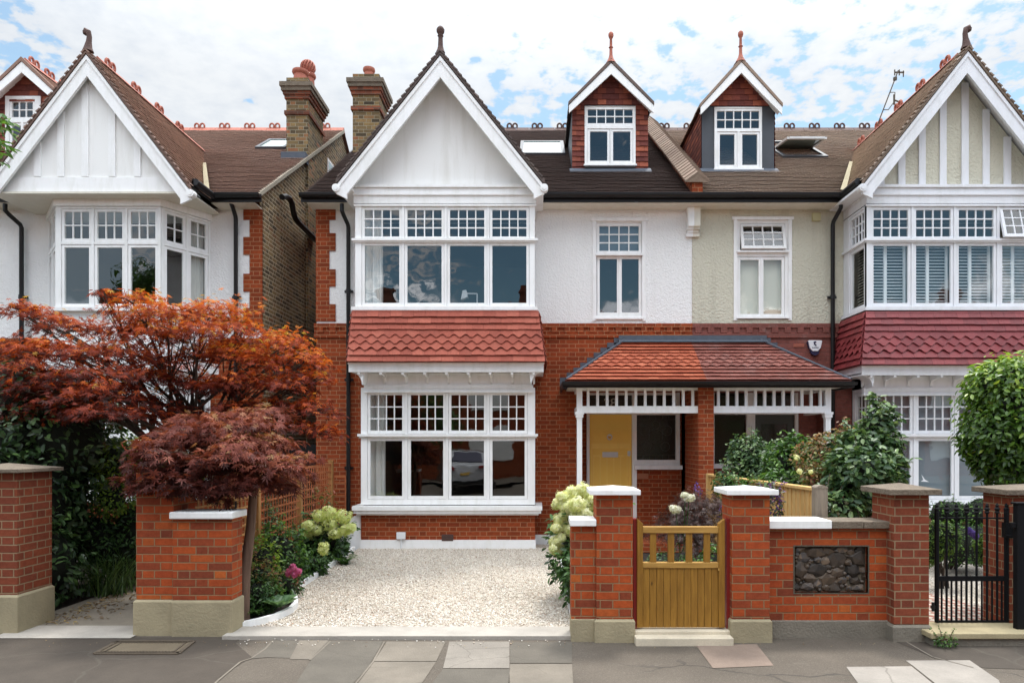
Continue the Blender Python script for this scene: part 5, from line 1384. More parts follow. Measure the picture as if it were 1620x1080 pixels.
rooflight(HL, PX(404,14.9), PX(452,14.9), 14.9, 15.7)
# waste pipe on the flank
yy = lambda px: 4.74*1080/(850-px)
m = MB(); zz = lambda py, Y: HC-(py-700)*Y/1080
P = []
for px, py in ((446,312),(452,311),(458,314),(462,322),(464,335),(467,345),(472,352),(484,364),(500,380)):
    Y = yy(px); P.append((-4.74, Y, zz(py, Y)))
m.tube(P, .055, 10); m.build('waste_pipe', M_black, HL, smooth=True)
# small window in the flank
m = MB(); m.box(-4.846, -4.83, 15.75, 16.25, 7.75, 8.35); wf = m.build('window', M_white, HL)
m = MB(); m.box(-4.83, -4.826, 15.81, 16.19, 7.81, 8.29); m.build('pane', M_glass_sky, wf)
# left dormer
def lx(px): return PX(px, yd-.03)
dormer(HL, -10.55, -9.05, yd, (lx(8), lx(64), dz(262), dz(152)), M_hang, 'tile', 'tile', M_roof_l, 8.36, 9.06,
       (lx(18), lx(51), dz(185), dz(161), 3, 2), [(lx(18), lx(33), dz(252), dz(198)), (lx(37), lx(51), dz(252), dz(198))], 45, fin=None, crested=True, sidepad=.14)
# ================================================================== SETTING
def mat_asphalt():
    m, t, out = new_mat('worn_pavement'); p = geo(t)
    a = t.noise(p, 1.1, 6, .6); b = t.noise(p, 60, 3, .7); c2 = t.vor(p, 220, 'F1', 'Color')
    c = t.mix(t.mr(a, .3, .7), (.082,.068,.053,1), (.145,.120,.094,1))
    c = t.mix(t.mr(b, .35, .75, 0, .55), c, (.058,.048,.038,1))
    c = t.mix(t.mr(t.sep(c2)[0], .90, .98, 0, .18), c, (.42,.39,.34,1))
    c = t.mix(t.mr(t.noise(p, 2.6, 7, .8), .58, .72, 0, .5), c, (.18,.155,.125,1))
    s = t.sep(p); crk = t.vor(t.comb(t.m('ADD', s[0], t.m('MULTIPLY', t.noise(p, 2, 4), .5)), t.m('ADD', t.m('MULTIPLY', s[1], 1.2), t.m('MULTIPLY', t.noise(p, 3, 4), .4))), .55, 'DISTANCE_TO_EDGE')
    ck = t.m('MULTIPLY', t.mr(crk, .0, .009, 1, 0), t.mr(t.noise(p, .8, 2), .45, .58))
    c = t.mix(t.m('MULTIPLY', ck, .75), c, (.045,.04,.035,1))
    h = t.m('SUBTRACT', t.m('ADD', b, t.m('MULTIPLY', c2_gray(t, c2), .5)), t.m('MULTIPLY', ck, 2.0))
    princ(t, out, c, .88, t.bump(h, .004), spec=.3); return m
def c2_gray(t, c): return t.sep(c)[0]
def mat_slab(name, col, crack=.35, sc=1.3, seed=0.0):
    m, t, out = new_mat(name); p = geo(t)
    q = t.n('ShaderNodeVectorMath', operation='ADD'); t.l(p, q.inputs[0]); q.inputs[1].default_value = (seed, seed*1.7, 0); p2 = q.outputs[0]
    c = t.mix(t.mr(t.noise(p2, 2.4, 6, .65), .3, .7), (*col, 1), (*[x*.68 for x in col], 1))
    c = t.mix(t.mr(t.noise(p2, 90, 3, .7), .4, .8, 0, .4), c, (*[x*.5 for x in col], 1))
    s = t.sep(p2); crk = t.vor(t.comb(t.m('ADD', s[0], t.m('MULTIPLY', t.noise(p2, 3, 4), .25)), t.m('ADD', s[1], t.m('MULTIPLY', t.noise(p2, 4, 4), .2))), sc, 'DISTANCE_TO_EDGE')
    c = t.mix(t.m('MULTIPLY', t.mr(crk, .0, .008, 1, 0), crack), c, (.08,.07,.055,1))
    princ(t, out, c, .85, t.bump(t.m('SUBTRACT', t.noise(p2, 80, 3), t.m('MULTIPLY', t.mr(crk, 0, .01, 1, 0), crack)), .003), spec=.3); return m
def mat_gravel():
    m, t, out = new_mat('cream_gravel'); p = geo(t)
    v = t.n('ShaderNodeTexVoronoi'); t.l(p, v.inputs['Vector']); v.inputs['Scale'].default_value = 62
    g = t.sep(v.outputs['Color'])
    c = t.ramp(g[0], [(0,(.22,.17,.13)),(.12,(.44,.37,.29)),(.4,(.64,.57,.47)),(.7,(.74,.68,.59)),(.9,(.84,.80,.72)),(1,(.52,.36,.25))])
    c = t.mix(t.mr(t.noise(p, 1.2, 4), .45, .75, 0, .3), c, (.38,.31,.22,1))
    c = t.mix(t.mr(v.outputs['Distance'], .45, .75, 0, .65), c, (.10,.08,.06,1))
    princ(t, out, c, .85, t.bump(t.m('MULTIPLY', v.outputs['Distance'], -1), .012), spec=.25); return m
M_asph = mat_asphalt(); M_grav = mat_gravel()
M_stone_rnd = tile_mat('gravel_stone', [(0,(.36,.27,.2)),(.1,(.55,.46,.36)),(.35,(.72,.65,.55)),(.7,(.80,.75,.66)),(.92,(.88,.85,.79)),(1,(.58,.40,.28))], lich=.0, rough=.8)
M_slab_a = mat_slab('buff_slab', (.20,.172,.137), .25, 1.1, 1.0); M_slab_b = mat_slab('pale_slab', (.25,.222,.187), .6, 1.7, 5.3); M_slab_c = mat_slab('pink_slab', (.23,.172,.135), .2, .8, 9.1)
M_slab_d = mat_slab('white_slab', (.32,.288,.25), .5, .7, 3.3); M_slab_e = mat_slab('grey_slab', (.13,.114,.092), .3, 1.0, 7.7)
M_kerb = mat_slab('pale_kerb_stone', (.42,.385,.335), .05, .5, 2.0); M_step = mat_slab('cream_step_stone', (.66,.58,.44), .05, .5, 4.0); M_step2 = mat_slab('yellow_step_stone', (.42,.35,.21), .05, .5, 6.0)
M_conc = mat_slab('path_concrete', (.27,.235,.185), .1, .7, 8.0); M_soil = simple('soil', (.030,.022,.016), .95, 12, .6, .02, 25)
M_soil2 = simple('garden_earth', (.07,.055,.04), .95, 8, .6, .02, 25)
def mat_tilepath(a=0.5):
    m, t, out = new_mat('red_white_tile_path'); p = geo(t); s = t.sep(p)
    u = t.m('MULTIPLY', t.m('ADD', s[0], s[1]), 9.0); v = t.m('MULTIPLY', t.m('SUBTRACT', s[0], s[1]), 9.0)
    ch = t.m('MODULO', t.m('ADD', t.m('ADD', t.m('FLOOR', u), t.m('FLOOR', v)), 1000), 2)
    c = t.mix(ch, (.55,.50,.42,1), (.30,.09,.06,1))
    e = t.m('MINIMUM', t.m('MINIMUM', t.m('FRACT', u), t.m('SUBTRACT', 1, t.m('FRACT', u))), t.m('MINIMUM', t.m('FRACT', v), t.m('SUBTRACT', 1, t.m('FRACT', v))))
    c = t.mix(t.mr(e, .02, .06, 1, 0), c, (.20,.18,.15,1)); c = t.mix(t.mr(t.noise(p, 4, 5), .4, .8, 0, .5), c, (.24,.20,.16,1))
    princ(t, out, c, .6); return m
M_tilep = mat_tilepath()
def struct(name, mb, mat): 
    o = mb.build(name, mat); o['kind'] = 'structure'; return o
m = MB(); m.poly([(-400,-400,-.20),(400,-400,-.20),(400,400,-.20),(-400,400,-.20)]); struct('ground', m, M_soil2)
m = MB(); m.poly([(-60,1.6,0),(60,1.6,0),(60,6.6,0),(-60,6.6,0)]); m.poly([(-60,1.6,0),(-60,1.6,-.19),(60,1.6,-.19),(60,1.6,0)]); struct('pavement', m, M_asph)
m = MB(); m.poly([(-60,-7,-.12),(60,-7,-.12),(60,1.45,-.12),(-60,1.45,-.12)]); struct('road', m, M_asph)
m = MB(); m.box(-60, 60, 1.45, 1.6, -.19, .004); struct('kerb', m, M_kerb)
m = MB(); m.poly([(-60,-12,-.0),(60,-12,-.0),(60,-7,-.0),(-60,-7,-.0)]); struct('far_pavement', m, M_asph)
m = MB(); m.poly([(-14,6.6,-.03),(10,6.6,-.03),(10,12.1,-.03),(-14,12.1,-.03)]); struct('garden_soil', m, M_soil)
def gp(px, py, z=0.0):
    Y = (HC-z)*F/(py-CY); return (PX(px, Y), Y, z)
slabs = [
 (M_slab_a, [(612,1014),(705,1014),(690,1045),(592,1045)]), (M_slab_a, [(592,1046),(690,1046),(668,1079),(560,1088)]),
 (M_slab_b, [(711,1014),(806,1014),(806,1056),(701,1056)]), (M_slab_e, [(701,1057.5),(806,1057.5),(806,1100),(668,1100)]),
 (M_slab_e, [(807,1015),(905,1015),(905,1048),(807,1048)]), (M_slab_a, [(807,1049.5),(905,1049.5),(908,1100),(803,1100)]),
 (M_slab_c, [(1101,1020),(1197,1018),(1224,1052),(1128,1056)]),
 (M_slab_d, [(1339,1054),(1442,1053),(1500,1100),(1372,1100)]), (M_slab_d, [(1433,1044),(1534,1043.5),(1580,1075),(1590,1100),(1505,1100),(1444,1052)]),
 (M_slab_e, [(432,1012),(470,1012),(456,1036),(398,1041)]), (M_slab_a, [(474,1012),(520,1012),(490,1042),(458,1042)]), (M_slab_e, [(523,1013),(606,1013),(583,1054),(540,1100),(455,1100),(492,1043)]),
]
for i, (mt, q) in enumerate(slabs):
    m = MB(); m.poly([gp(a, b, .004+.0*i) for a, b in q][::-1]); struct('paving_slab', m, mt)
# thin pale joint lines in the pavement
m = MB()
for pts in ([(432,1012),(420,1025),(398,1040),(380,1046),(345,1075),(330,1090)], [(523,1013),(505,1030),(490,1043)], [(1430,1012),(1475,1038),(1540,1055)], [(608,1014),(590,1046),(555,1090)]):
    P = [Vector(gp(*q, .006)) for q in pts]
    for a, b in zip(P, P[1:]):
        n = Vector((-(b-a).y, (b-a).x, 0)).normalized()*.008; m.poly([a-n, b-n, b+n, a+n])
struct('pavement_joint', m, M_slab_a)
M_asph2 = mat_slab('shade_dark_tarmac', (.074,.060,.047), .6, .5, 12.0)  # tarmac tone darkened to carry painted shade
m = MB(); m.poly([Vector(gp(a, b, .003)) for a, b in ((385,1007),(372,1016),(398,1038),(345,1072),(250,1200),(-900,1200),(-700,1006))]); struct('tarmac_and_shade_patch', m, M_asph2)  # tree shade on the left pavement, put into a darker tarmac colour
m = MB(); m.poly([Vector(gp(a, b, .0035)) for a, b in ((471,1013),(430,1013),(398,1038),(492,1041),(540,1013))][::1]); struct('tarmac_and_shade_patch', m, M_slab_e)
m = MB(); m.poly([Vector(gp(a, b, .003)) for a, b in ((1412,1012),(1700,1022),(1700,1060),(1560,1056),(1475,1038))]); struct('tarmac_and_shade_patch', m, M_asph2)
# kerb strip of the drive, gravel, edging
m = MB(); m.box(-2.85, .31, 6.17, 6.5, -.1, .035); struct('drive_threshold', m, M_kerb)
edgeL = [gp(384,996), gp(412,990), gp(440,982), gp(463,971), gp(472,961), gp(470,951), gp(461,944), gp(470,936), gp(490,923), gp(515,905), gp(540,888), gp(562,871)]
edgeL = [Vector((a, b, 0)) for a, b, c in edgeL]
m = MB(); P = [(e.x, e.y, .012) for e in edgeL]
yb = 11.9
poly = [(.33, 6.5, .012), (.34, yb, .012), (-3.0, yb, .012)] + P[::-1] + [(P[0][0], 6.5, .012)]
m.poly(poly); struct('drive_gravel_bed', m, M_grav)
# real stones on it
N = 40000
pts = []
ex = [(e.y, e.x) for e in edgeL]; ex.sort()
ys = 6.48+(rng.uniform(0, 1, N)**1.25)*4.95
xl = np.interp(ys, [e[0] for e in ex], [e[1] for e in ex])+.02
xs = xl+(0.32-xl)*rng.uniform(0, 1, N)
pos = np.stack([xs, ys, np.full(N, .018)+rng.uniform(-.004,.006,N)], 1)
nn = np.tile([0,0,1.], (N,1))+rng.normal(size=(N,3))*.35
scatter('gravel', None, T_rock(), pos, nn, rng.uniform(.0052, .0125, N), rng.uniform(0,1,N), M_stone_rnd, jitter=.25, kind='stuff', aspect=np.stack([rng.uniform(.7,1.3,N), rng.uniform(.7,1.3,N), rng.uniform(.5,1.0,N)],1))
N = 90; pos = np.stack([rng.uniform(-2.7,.25,N), rng.normal(6.14,.08,N), np.full(N,.01)],1)
scatter('stray_gravel', None, T_rock(), pos, np.tile([0,0,1.],(N,1)), rng.uniform(.004,.009,N), rng.uniform(0,1,N), M_stone_rnd, jitter=.25, kind='stuff')
def strip(name, pts, w, h, mat):
    m = MB(); P = [Vector(p) for p in pts]
    Ns = []
    for i in range(len(P)):
        d = (P[min(i+1, len(P)-1)]-P[max(i-1, 0)]); Ns.append(Vector((-d.y, d.x, 0)).normalized()*w)
    for i in range(len(P)-1):
        a, b = P[i], P[i+1]; a2, b2 = a+Ns[i], b+Ns[i+1]; u = Vector((0,0,h)); dn = Vector((0,0,-.05))
        m.poly([a+u, b+u, b2+u, a2+u][::-1]); m.poly([a+dn, b+dn, b+u, a+u][::-1]); m.poly([b2+dn, a2+dn, a2+u, b2+u][::-1])
    return m.build(name, mat)
e = strip('path_edging', edgeL, .045, .075, M_cap_w); tag(e, 'white curved edging between the left flower bed and the gravel', 'edging')
e = strip('path_edging', [(.33, 6.3, 0), (.335, 8, 0), (.34, 11.3, 0)], -.035, .07, M_cap_w); tag(e, 'straight thin white edging along the right side of the gravel drive', 'edging')
N = 70; pos = np.stack([rng.uniform(-2.5,.3,N), rng.uniform(6.6,11.2,N), np.full(N,.035)],1)
scatter('leaf_litter', None, T_ellip(), pos, np.tile([0,0,1.],(N,1))+rng.normal(size=(N,3))*.3, rng.uniform(.015,.04,N), rng.uniform(0,1,N), M_litter, kind='stuff')
# left path
m = MB(); m.poly([(-4.98, 6.2, .008), (-3.70, 6.2, .008), (-3.70, 6.62, .010), (-4.95, 6.62, .010)]); struct('path_threshold', m, M_kerb)
m = MB(); m.poly([(-5.1, 6.62, .006), (-3.4, 6.62, .006), (-3.4, 11.5, .006), (-5.1, 11.5, .006)]); struct('path', m, M_conc)
N = 500; pos = np.stack([-4.95+np.abs(rng.normal(0,.28,N)), rng.uniform(6.65,8.4,N), np.full(N,.015)],1)
scatter('leaf_litter', None, T_ellip(), pos, np.tile([0,0,1.],(N,1))+rng.normal(size=(N,3))*.3, rng.uniform(.02,.05,N), rng.uniform(0,1,N), M_litter, kind='stuff')
N = 130; pos = np.stack([rng.uniform(-4.5,3.4,N), rng.normal(6.03,.05,N), np.full(N,.006)],1)
scatter('leaf_litter', None, T_ellip(), pos, np.tile([0,0,1.],(N,1))+rng.normal(size=(N,3))*.25, rng.uniform(.008,.02,N), rng.uniform(0,1,N), M_litter, kind='stuff')
# garden paths behind gates
m = MB(); m.poly([(.95,6.2,.02),(1.72,6.2,.02),(1.75,8.4,.02),(1.3,11.2,.02),(.5,11.2,.02),(.9,8.4,.02)]); struct('tiled_path', m, M_tilep)
m = MB(); m.poly([(3.45,6.3,.02),(4.55,6.3,.02),(4.9,7.0,.02),(3.6,11.2,.02),(2.9,11.2,.02),(3.3,7.5,.02)]); struct('tiled_path', m, M_tilep)
m = MB(); m.poly([(4.5,6.3,.015),(9,6.3,.015),(9,11.5,.015),(3.5,11.5,.015),(4.9,7.0,.015)]); struct('gravel_bed', m, M_grav)
m = MB(); m.box(-60, 60, -400, -400.01, 0, .01) if False else None
# manhole
mh = thing('manhole_cover', 'rusty rectangular manhole cover set in the pavement before the left pier', 'manhole cover', (*gp(228,1023)[:2], 0))
m = MB(); A, B, C, D = [Vector(gp(a, b, .009)) for a, b in ((150,1033),(282,1033),(306,1014),(186,1014))]
m.poly([A, B, C, D]); m.build('cover_plate', mat_slab('cover_infill', (.17,.135,.09), 0, 1, 2.2), mh)
m = MB(); 
def bar(a, b, w=.018, h=.014):
    d = (b-a).normalized(); n = Vector((-d.y, d.x, 0))*w; m.prism([a-n, b-n, b+n, a+n], (0,0,-h)) if False else m.prism([a-n+Vector((0,0,.006)), b-n+Vector((0,0,.006)), b+n+Vector((0,0,.006)), a+n+Vector((0,0,.006))], (0,0,-.02))
for a, b in ((A,B),(B,C),(C,D),(D,A)): bar(a, b)
q = [A.lerp(C, .08), B.lerp(D, .08), C.lerp(A, .08), D.lerp(B, .08)]
for i in range(4): bar(q[i], q[(i+1)%4], .008)
for i in range(26):
    t_ = i/26; bar(A.lerp(B, t_), A.lerp(B, t_)+Vector((.03,.05,0)), .006); bar(D.lerp(C, t_), D.lerp(C, t_)-Vector((.03,.05,0)), .006)
m.build('cover_rim', M_rust, mh)

# ================================================================== BOUNDARY WALLS, PIERS, GATES
def cap_pyr(mb, x0, x1, y0, y1, z0, ze, za):
    mb.box(x0, x1, y0, y1, z0, ze, skip='t'); c = ((x0+x1)/2, (y0+y1)/2, za)
    for a, b in (((x0,y0),(x1,y0)),((x1,y0),(x1,y1)),((x1,y1),(x0,y1)),((x0,y1),(x0,y0))): mb.poly([(*a, ze), (*b, ze), c])
def pier(label, x0, x1, y0, d, zp, zt, cap, mats, capd=(.06,.045,.03), name='brick_pier'):
    """mats: brick, plinth, cap"""
    t = thing(name, label, 'gate pier', ((x0+x1)/2, y0, 0), None)
    m = MB(); m.box(x0, x1, y0, y0+d, zp, zt); m.build('brickwork', mats[0], t, bevel=.004)
    m = MB(); m.box(x0-.018, x1+.018, y0-.02, y0+d+.018, -.05, zp-.02, skip='t')
    a = [(x0-.018, y0-.02), (x1+.018, y0-.02), (x1+.018, y0+d+.018), (x0-.018, y0+d+.018)]; b = [(x0-.001, y0-.001), (x1+.001, y0-.001), (x1+.001, y0+d+.001), (x0-.001, y0+d+.001)]
    for i in range(4): m.poly([(*a[i], zp-.02), (*a[(i+1)%4], zp-.02), (*b[(i+1)%4], zp), (*b[i], zp)])
    m.build('plinth', mats[1], t, bevel=.006)
    if cap:
        m = MB(); o = capd[0]; cap_pyr(m, x0-o, x1+o, y0-o, y0+d+o, zt+.001, zt+capd[1], zt+capd[1]+capd[2]); m.build('coping', mats[2], t, bevel=.004)
    return t
k1 = lambda px: PX(px, 6.1)
pier('tall gate pier with white cap to the left of the wooden gate', k1(943.5), k1(1001.5), 6.10, .34, .205, 1.315, True, (M_pier, M_stone, M_cap_w))
pier('tall gate pier with white cap to the right of the wooden gate', k1(1158), k1(1218), 6.10, .34, .205, 1.315, True, (M_pier, M_stone, M_cap_w))
t = thing('garden_wall', 'short low stub of brick wall with white coping beside the gravel drive', 'wall', (.4, 6.13, 0))
m = MB(); m.box(k1(904), k1(943.5)-.002, 6.13, 6.36, .20, 1.035); m.build('brickwork', M_pier, t)
m = MB(); m.box(k1(903.5), k1(942)-.002, 6.11, 6.38, -.05, .20); m.build('plinth', M_stone, t, bevel=.006)
m = MB(); m.box(k1(902), k1(943.2), 6.08, 6.41, 1.036, 1.095, skip=''); m.build('coping', M_cap_w, t, bevel=.006)
pier('old brick pier with weathered stone cap left of the black iron gate', k1(1416), k1(1472), 6.12, .40, .15, 1.315, True, (M_pier_old, M_stone_dk, M_cap_old), (.075,.05,.045))
pier('old brick pier with weathered stone cap right of the black iron gate', PX(1597.5,6.3), PX(1690,6.3), 6.30, .38, .05, 1.30, True, (M_pier_old, M_stone_dk, M_cap_old), (.07,.05,.04))
# flint panel wall
t = thing('garden_wall', 'brick wall with a dark flint panel and half white, half bare coping', 'wall', (2.7, 6.25, 0))
yF = 6.25; kf = lambda px: PX(px, yF); zf = lambda py: PZ(py, yF)
a, b, c, d = kf(1257), kf(1373), zf(937), zf(864)
m = MB(); wall_holes(m, k1(1218)-.01, kf(1413), .15, zf(835), yF, [(a, b, c, d)], .06)
m.box(k1(1218)-.01, kf(1413), yF+.061, yF+.23, .15, zf(835)); m.build('brickwork', M_pier, t)
m = MB(); m.box(kf(1360), kf(1413)-.0, yF-.008, yF, .16, zf(836)-.02); 
m = MB(); m.box(kf(1220), kf(1414), yF-.03, yF+.25, -.05, .158); m.build('plinth', M_stone_dk, t, bevel=.008)
m = MB(); m.box(k1(1218)-.0, kf(1312), yF-.06, yF+.28, zf(835)+.001, zf(822)); m.build('white_coping', M_cap_w, t, bevel=.006)
m = MB(); m.box(kf(1312)+.003, kf(1362), yF-.055, yF+.28, zf(835)+.001, zf(823)); m.box(kf(1362)+.005, kf(1414), yF-.052, yF+.28, zf(835)+.001, zf(823.5)); m.build('bare_coping', M_cap_old, t, bevel=.008)
m = MB(); m.box(a, b, yF+.045, yF+.06, c, d); 
for (p, q, r, s_) in ((a-.012, a, c-.012, d+.012), (b, b+.012, c-.012, d+.012), (a, b, d, d+.012), (a, b, c-.012, c)): m.box(p, q, yF-.003, yF+.03, r, s_)
m.build('panel_mortar', M_flint_bed, t)
m = MB(); rd = random.Random(5)
x = a
pts = []
for _ in range(4000):
    if len(pts) >= 95: break
    q = (rd.uniform(a+.02, b-.02), rd.uniform(c+.02, d-.02)); r = rd.uniform(.055,.115) if _ < 1200 else rd.uniform(.02,.05)
    if all(math.hypot(q[0]-p[0], (q[1]-p[1])*1.25) > (r+p[2])*.70 for p in pts): pts.append((*q, r))
for (x, z, r) in pts:
    n = rd.choice((5,6,7)); ph = rd.uniform(0, 6); ring = []; top = []; rr = rd.random(); dep = rd.uniform(.012,.035)
    for i in range(n):
        an = ph+2*math.pi*i/n; s1 = r*rd.uniform(.8, 1.2)
        xx, zz = x+s1*math.cos(an)*1.15, z+s1*math.sin(an)*.9; xx = min(max(xx, a+.003), b-.003); zz = min(max(zz, c+.003), d-.003)
        ring.append((xx, yF+.05, zz)); f_ = rd.uniform(.55,.8); top.append((x+(xx-x)*f_, yF+.045-dep*rd.uniform(.7,1), z+(zz-z)*f_))
    cc = (x+rd.uniform(-.3,.3)*r, yF+.04-dep*1.1, z+rd.uniform(-.3,.3)*r)
    for i in range(n):
        j = (i+1) % n
        m.poly([ring[i], ring[j], top[j], top[i]], rnd=rr); m.poly([top[i], top[j], cc], rnd=min(1, rr+rd.uniform(-.15,.2)))
m.build('flint_stone', M_flint, t)
# left walls
kl = lambda px: PX(px, 6.3)
t = thing('garden_wall', 'low orange brick wall with white coping under the maple', 'wall', (-3.1, 6.3, 0))
m = MB(); m.box(kl(273)+.0, kl(367), 6.30, 6.52, .33, 1.08); m.build('brickwork', M_pier, t, bevel=.004)
m = MB(); m.box(kl(272), kl(369.5), 6.275, 6.545, -.05, .328); m.build('plinth', M_stone, t, bevel=.02)
m = MB(); m.box(kl(271.5), kl(371), 6.25, 6.58, 1.081, 1.145); m.build('coping', M_cap_w, t, bevel=.01)
pier('orange brick pier half hidden under the maple branches', kl(213), kl(273)-.002, 6.32, .40, .33, 1.50, False, (M_pier, M_stone, M_cap_old))
pier('weathered brick pier with stone cap at the left edge beside the dark hedge', PX(-60,6.38), PX(27,6.38), 6.38, .46, .36, 1.50, True, (M_pier_old, M_stone, M_cap_old), (.07,.035,.05))
# wooden gate
g = thing('wooden_gate', 'pale softwood boarded garden gate with open spindles', 'gate', (1.28, 6.16, 0))
kg = lambda px: PX(px, 6.16); zg = lambda py: PZ(py, 6.16)
for a_, b_, sl in ((1007.5,1017,1),(1136.5,1146.5,-1)):
    m = MB(); x0, x1 = kg(a_), kg(b_); zl, zh = zg(827), zg(820)
    P = [(x0, 6.15, zg(992)), (x1, 6.15, zg(992)), (x1, 6.15, zg(820) if sl < 0 else zg(828)), (x0, 6.15, zg(828) if sl < 0 else zg(819))]
    m.prism(P, (0,.06,0)); m.build('stile', M_gate, g, bevel=.004)
m = MB(); m.box(kg(1017), kg(1136.5), 6.152, 6.21, zg(843), zg(832.5)); m.build('top_rail', M_gate_r, g, bevel=.006)
m = MB(); m.box(kg(1017), kg(1136.5), 6.15, 6.205, zg(898), zg(889)); m.build('middle_rail', M_gate_r, g, bevel=.005)
for px in (1033.6,1062,1090.6,1119): m = MB(); m.box(kg(px-5), kg(px+5), 6.165, 6.195, zg(889), zg(843)); m.build('spindle', M_gate, g, bevel=.003)
m = MB(); n = 11; A_, B_ = kg(1017), kg(1136.5)
for i in range(n): m.box(A_+(B_-A_)*i/n+.0015, A_+(B_-A_)*(i+1)/n-.0015, 6.160+(i%3)*.0006, 6.185, zg(992), zg(898))
m.build('board_panel', M_gate, g, bevel=.0025)
m = MB(); m.box(A_, B_, 6.186, 6.22, zg(985), zg(965)); m.box(kg(1135.5), kg(1137.5), 6.145, 6.15, zg(902), zg(898)); m.build('ledge', M_gate_r, g)
for lab, a_, b_ in (('narrow dark red gate post against the left gate pier', 1001.5, 1006.8), ('wider dark red gate post against the right gate pier', 1148, 1158)):
    m = MB(); m.box(PX(a_,6.2), PX(b_,6.2), 6.17, 6.27, .02, PZ(820,6.2)); o = m.build('gate_post', M_red_paint, None, (PX(a_,6.2), 6.2, 0)); tag(o, lab, 'gate post', 'red gate posts of the wooden gate')
m = MB(); m.box(k1(1003), PX(1160,6.0), 5.98, 6.10, -.02, .07); m.box(k1(1004), k1(1157), 6.10, 6.45, -.02, .10); o = m.build('door_step', M_step, None, (1.28, 6, 0), bevel=.008); tag(o, 'cream stone step below the wooden gate', 'step')
m = MB(); m.box(PX(1468,6.0), PX(1720,6.0), 5.95, 6.36, .07, .118); m.cur = 1; m.box(PX(1474,6.0), PX(1720,6.0), 5.975, 6.36, -.02, .0695); o = m.build('door_step', [M_step2, M_stone_dk], None, (4.5, 6, 0), bevel=.006); tag(o, 'long yellowish stone step below the black iron gate', 'step')
m = MB(); m.box(PX(1470,6.0)-.0, PX(1720,6.0), 5.955, 5.985, -.02, .085) if False else None
# iron gate
yI = 6.32; ki = lambda px: PX(px, yI); zi = lambda py: PZ(py, yI)
g = thing('iron_gate', 'black wrought iron garden gate with eight finials', 'gate', (ki(1540), yI, 0))
xs_ = [1482,1497.5,1513,1529,1545,1561.5,1577.5,1592]
for px in xs_:
    m = MB(); r = .0105 if px not in (1482,1592) else .02
    m.tube([(ki(px), yI, zi(983)), (ki(px), yI, zi(806))], r, 8)
    m.lathe((ki(px), yI, zi(812)), [(.014,0),(.022,.012),(.014,.024),(.026,.045),(.012,.06),(.016,.075),(.005,.095),(0,.10)], 8); m.build('finial_bar', M_iron, g)
for a_, b_ in zip(xs_, xs_[1:]):
    px = (a_+b_)/2; m = MB(); m.tube([(ki(px), yI, zi(983)), (ki(px), yI, zi(915))], .009, 8); m.build('dog_bar', M_iron, g)
for py, h in ((819,.012),(914.5,.045),(982,.016)):
    m = MB(); m.box(ki(1480), ki(1594), yI-.014, yI+.014, zi(py)-h/2, zi(py)+h/2); m.build('rail', M_iron, g)
m = MB(); m.box(ki(1588), ki(1600), yI-.03, yI+.03, zi(850), zi(826)); m.tube([(ki(1590), yI-.03, zi(845)), (ki(1590), yI-.07, zi(845)), (ki(1583), yI-.07, zi(845))], .008, 6); m.build('lock', M_iron, g)
m = MB(); m.box(ki(1473), ki(1484), yI-.01, yI+.01, zi(962), zi(957)); m.tube([(ki(1476), yI, zi(966)), (ki(1476), yI, zi(952))], .013, 8); m.build('hinge', M_black, g)
m = MB(); kp = lambda px: PX(px, 6.1); m.box(kp(1607), kp(1645), 6.08, 6.14, -.0, PZ(797,6.1)); m.box(kp(1600), kp(1607), 6.09, 6.12, PZ(835,6.1), PZ(826,6.1)); 
m.box(kp(1604), kp(1648), 6.07, 6.15, PZ(797,6.1), PZ(794,6.1))
o = m.build('gate_post', M_iron, None, (kp(1615), 6.1, 0), bevel=.006); tag(o, 'broad black gate post at the right edge of the pavement', 'gate post')
# featheredge fence on the party line
f = thing('timber_fence', 'new golden featheredge fence sloping away behind the right gate pier', 'fence', (2.72, 8.5, 0))
m = MB(); y = 6.72; i = 0
fx = lambda y: 2.74-.012*(y-6.6)
ftop = lambda y: 1.33-.012*(y-6.6)
while y < 10.6:
    m.prism([(fx(y)-.018-.004*(i%2), y, .02), (fx(y)-.010, y+.118, .02), (fx(y)+.01, y+.118, .02), (fx(y)+.01, y, .02)], (0,0,ftop(y)-.03)); y += .115; i += 1
m.build('board_panel', M_fence, f)
m = MB(); m.prism([(fx(6.7)-.045, 6.70, ftop(6.7)-.02), (fx(6.7)+.045, 6.70, ftop(6.7)-.02), (fx(6.7)+.045, 6.70, ftop(6.7)+.012), (fx(6.7)-.045, 6.70, ftop(6.7)+.012)], (fx(10.6)-fx(6.7), 3.9, ftop(10.6)-ftop(6.7))); m.build('capping_rail', M_fence, f, bevel=.004)
m = MB(); m.box(fx(6.6)-.05, fx(6.6)+.06, 6.58, 6.69, 0, 1.34); m.prism([(fx(6.6)-.055+.06*(1-math.cos(a*.314))-.0, 6.575, 1.341+.03*math.sin(a*.314)) for a in range(0, 11)], (0,.12,0)); m.build('post', M_fence_post, f)
m = MB(); m.box(fx(10.65)-.05, fx(10.65)+.05, 10.6, 10.7, 0, 1.30); m.build('post', M_fence, f)
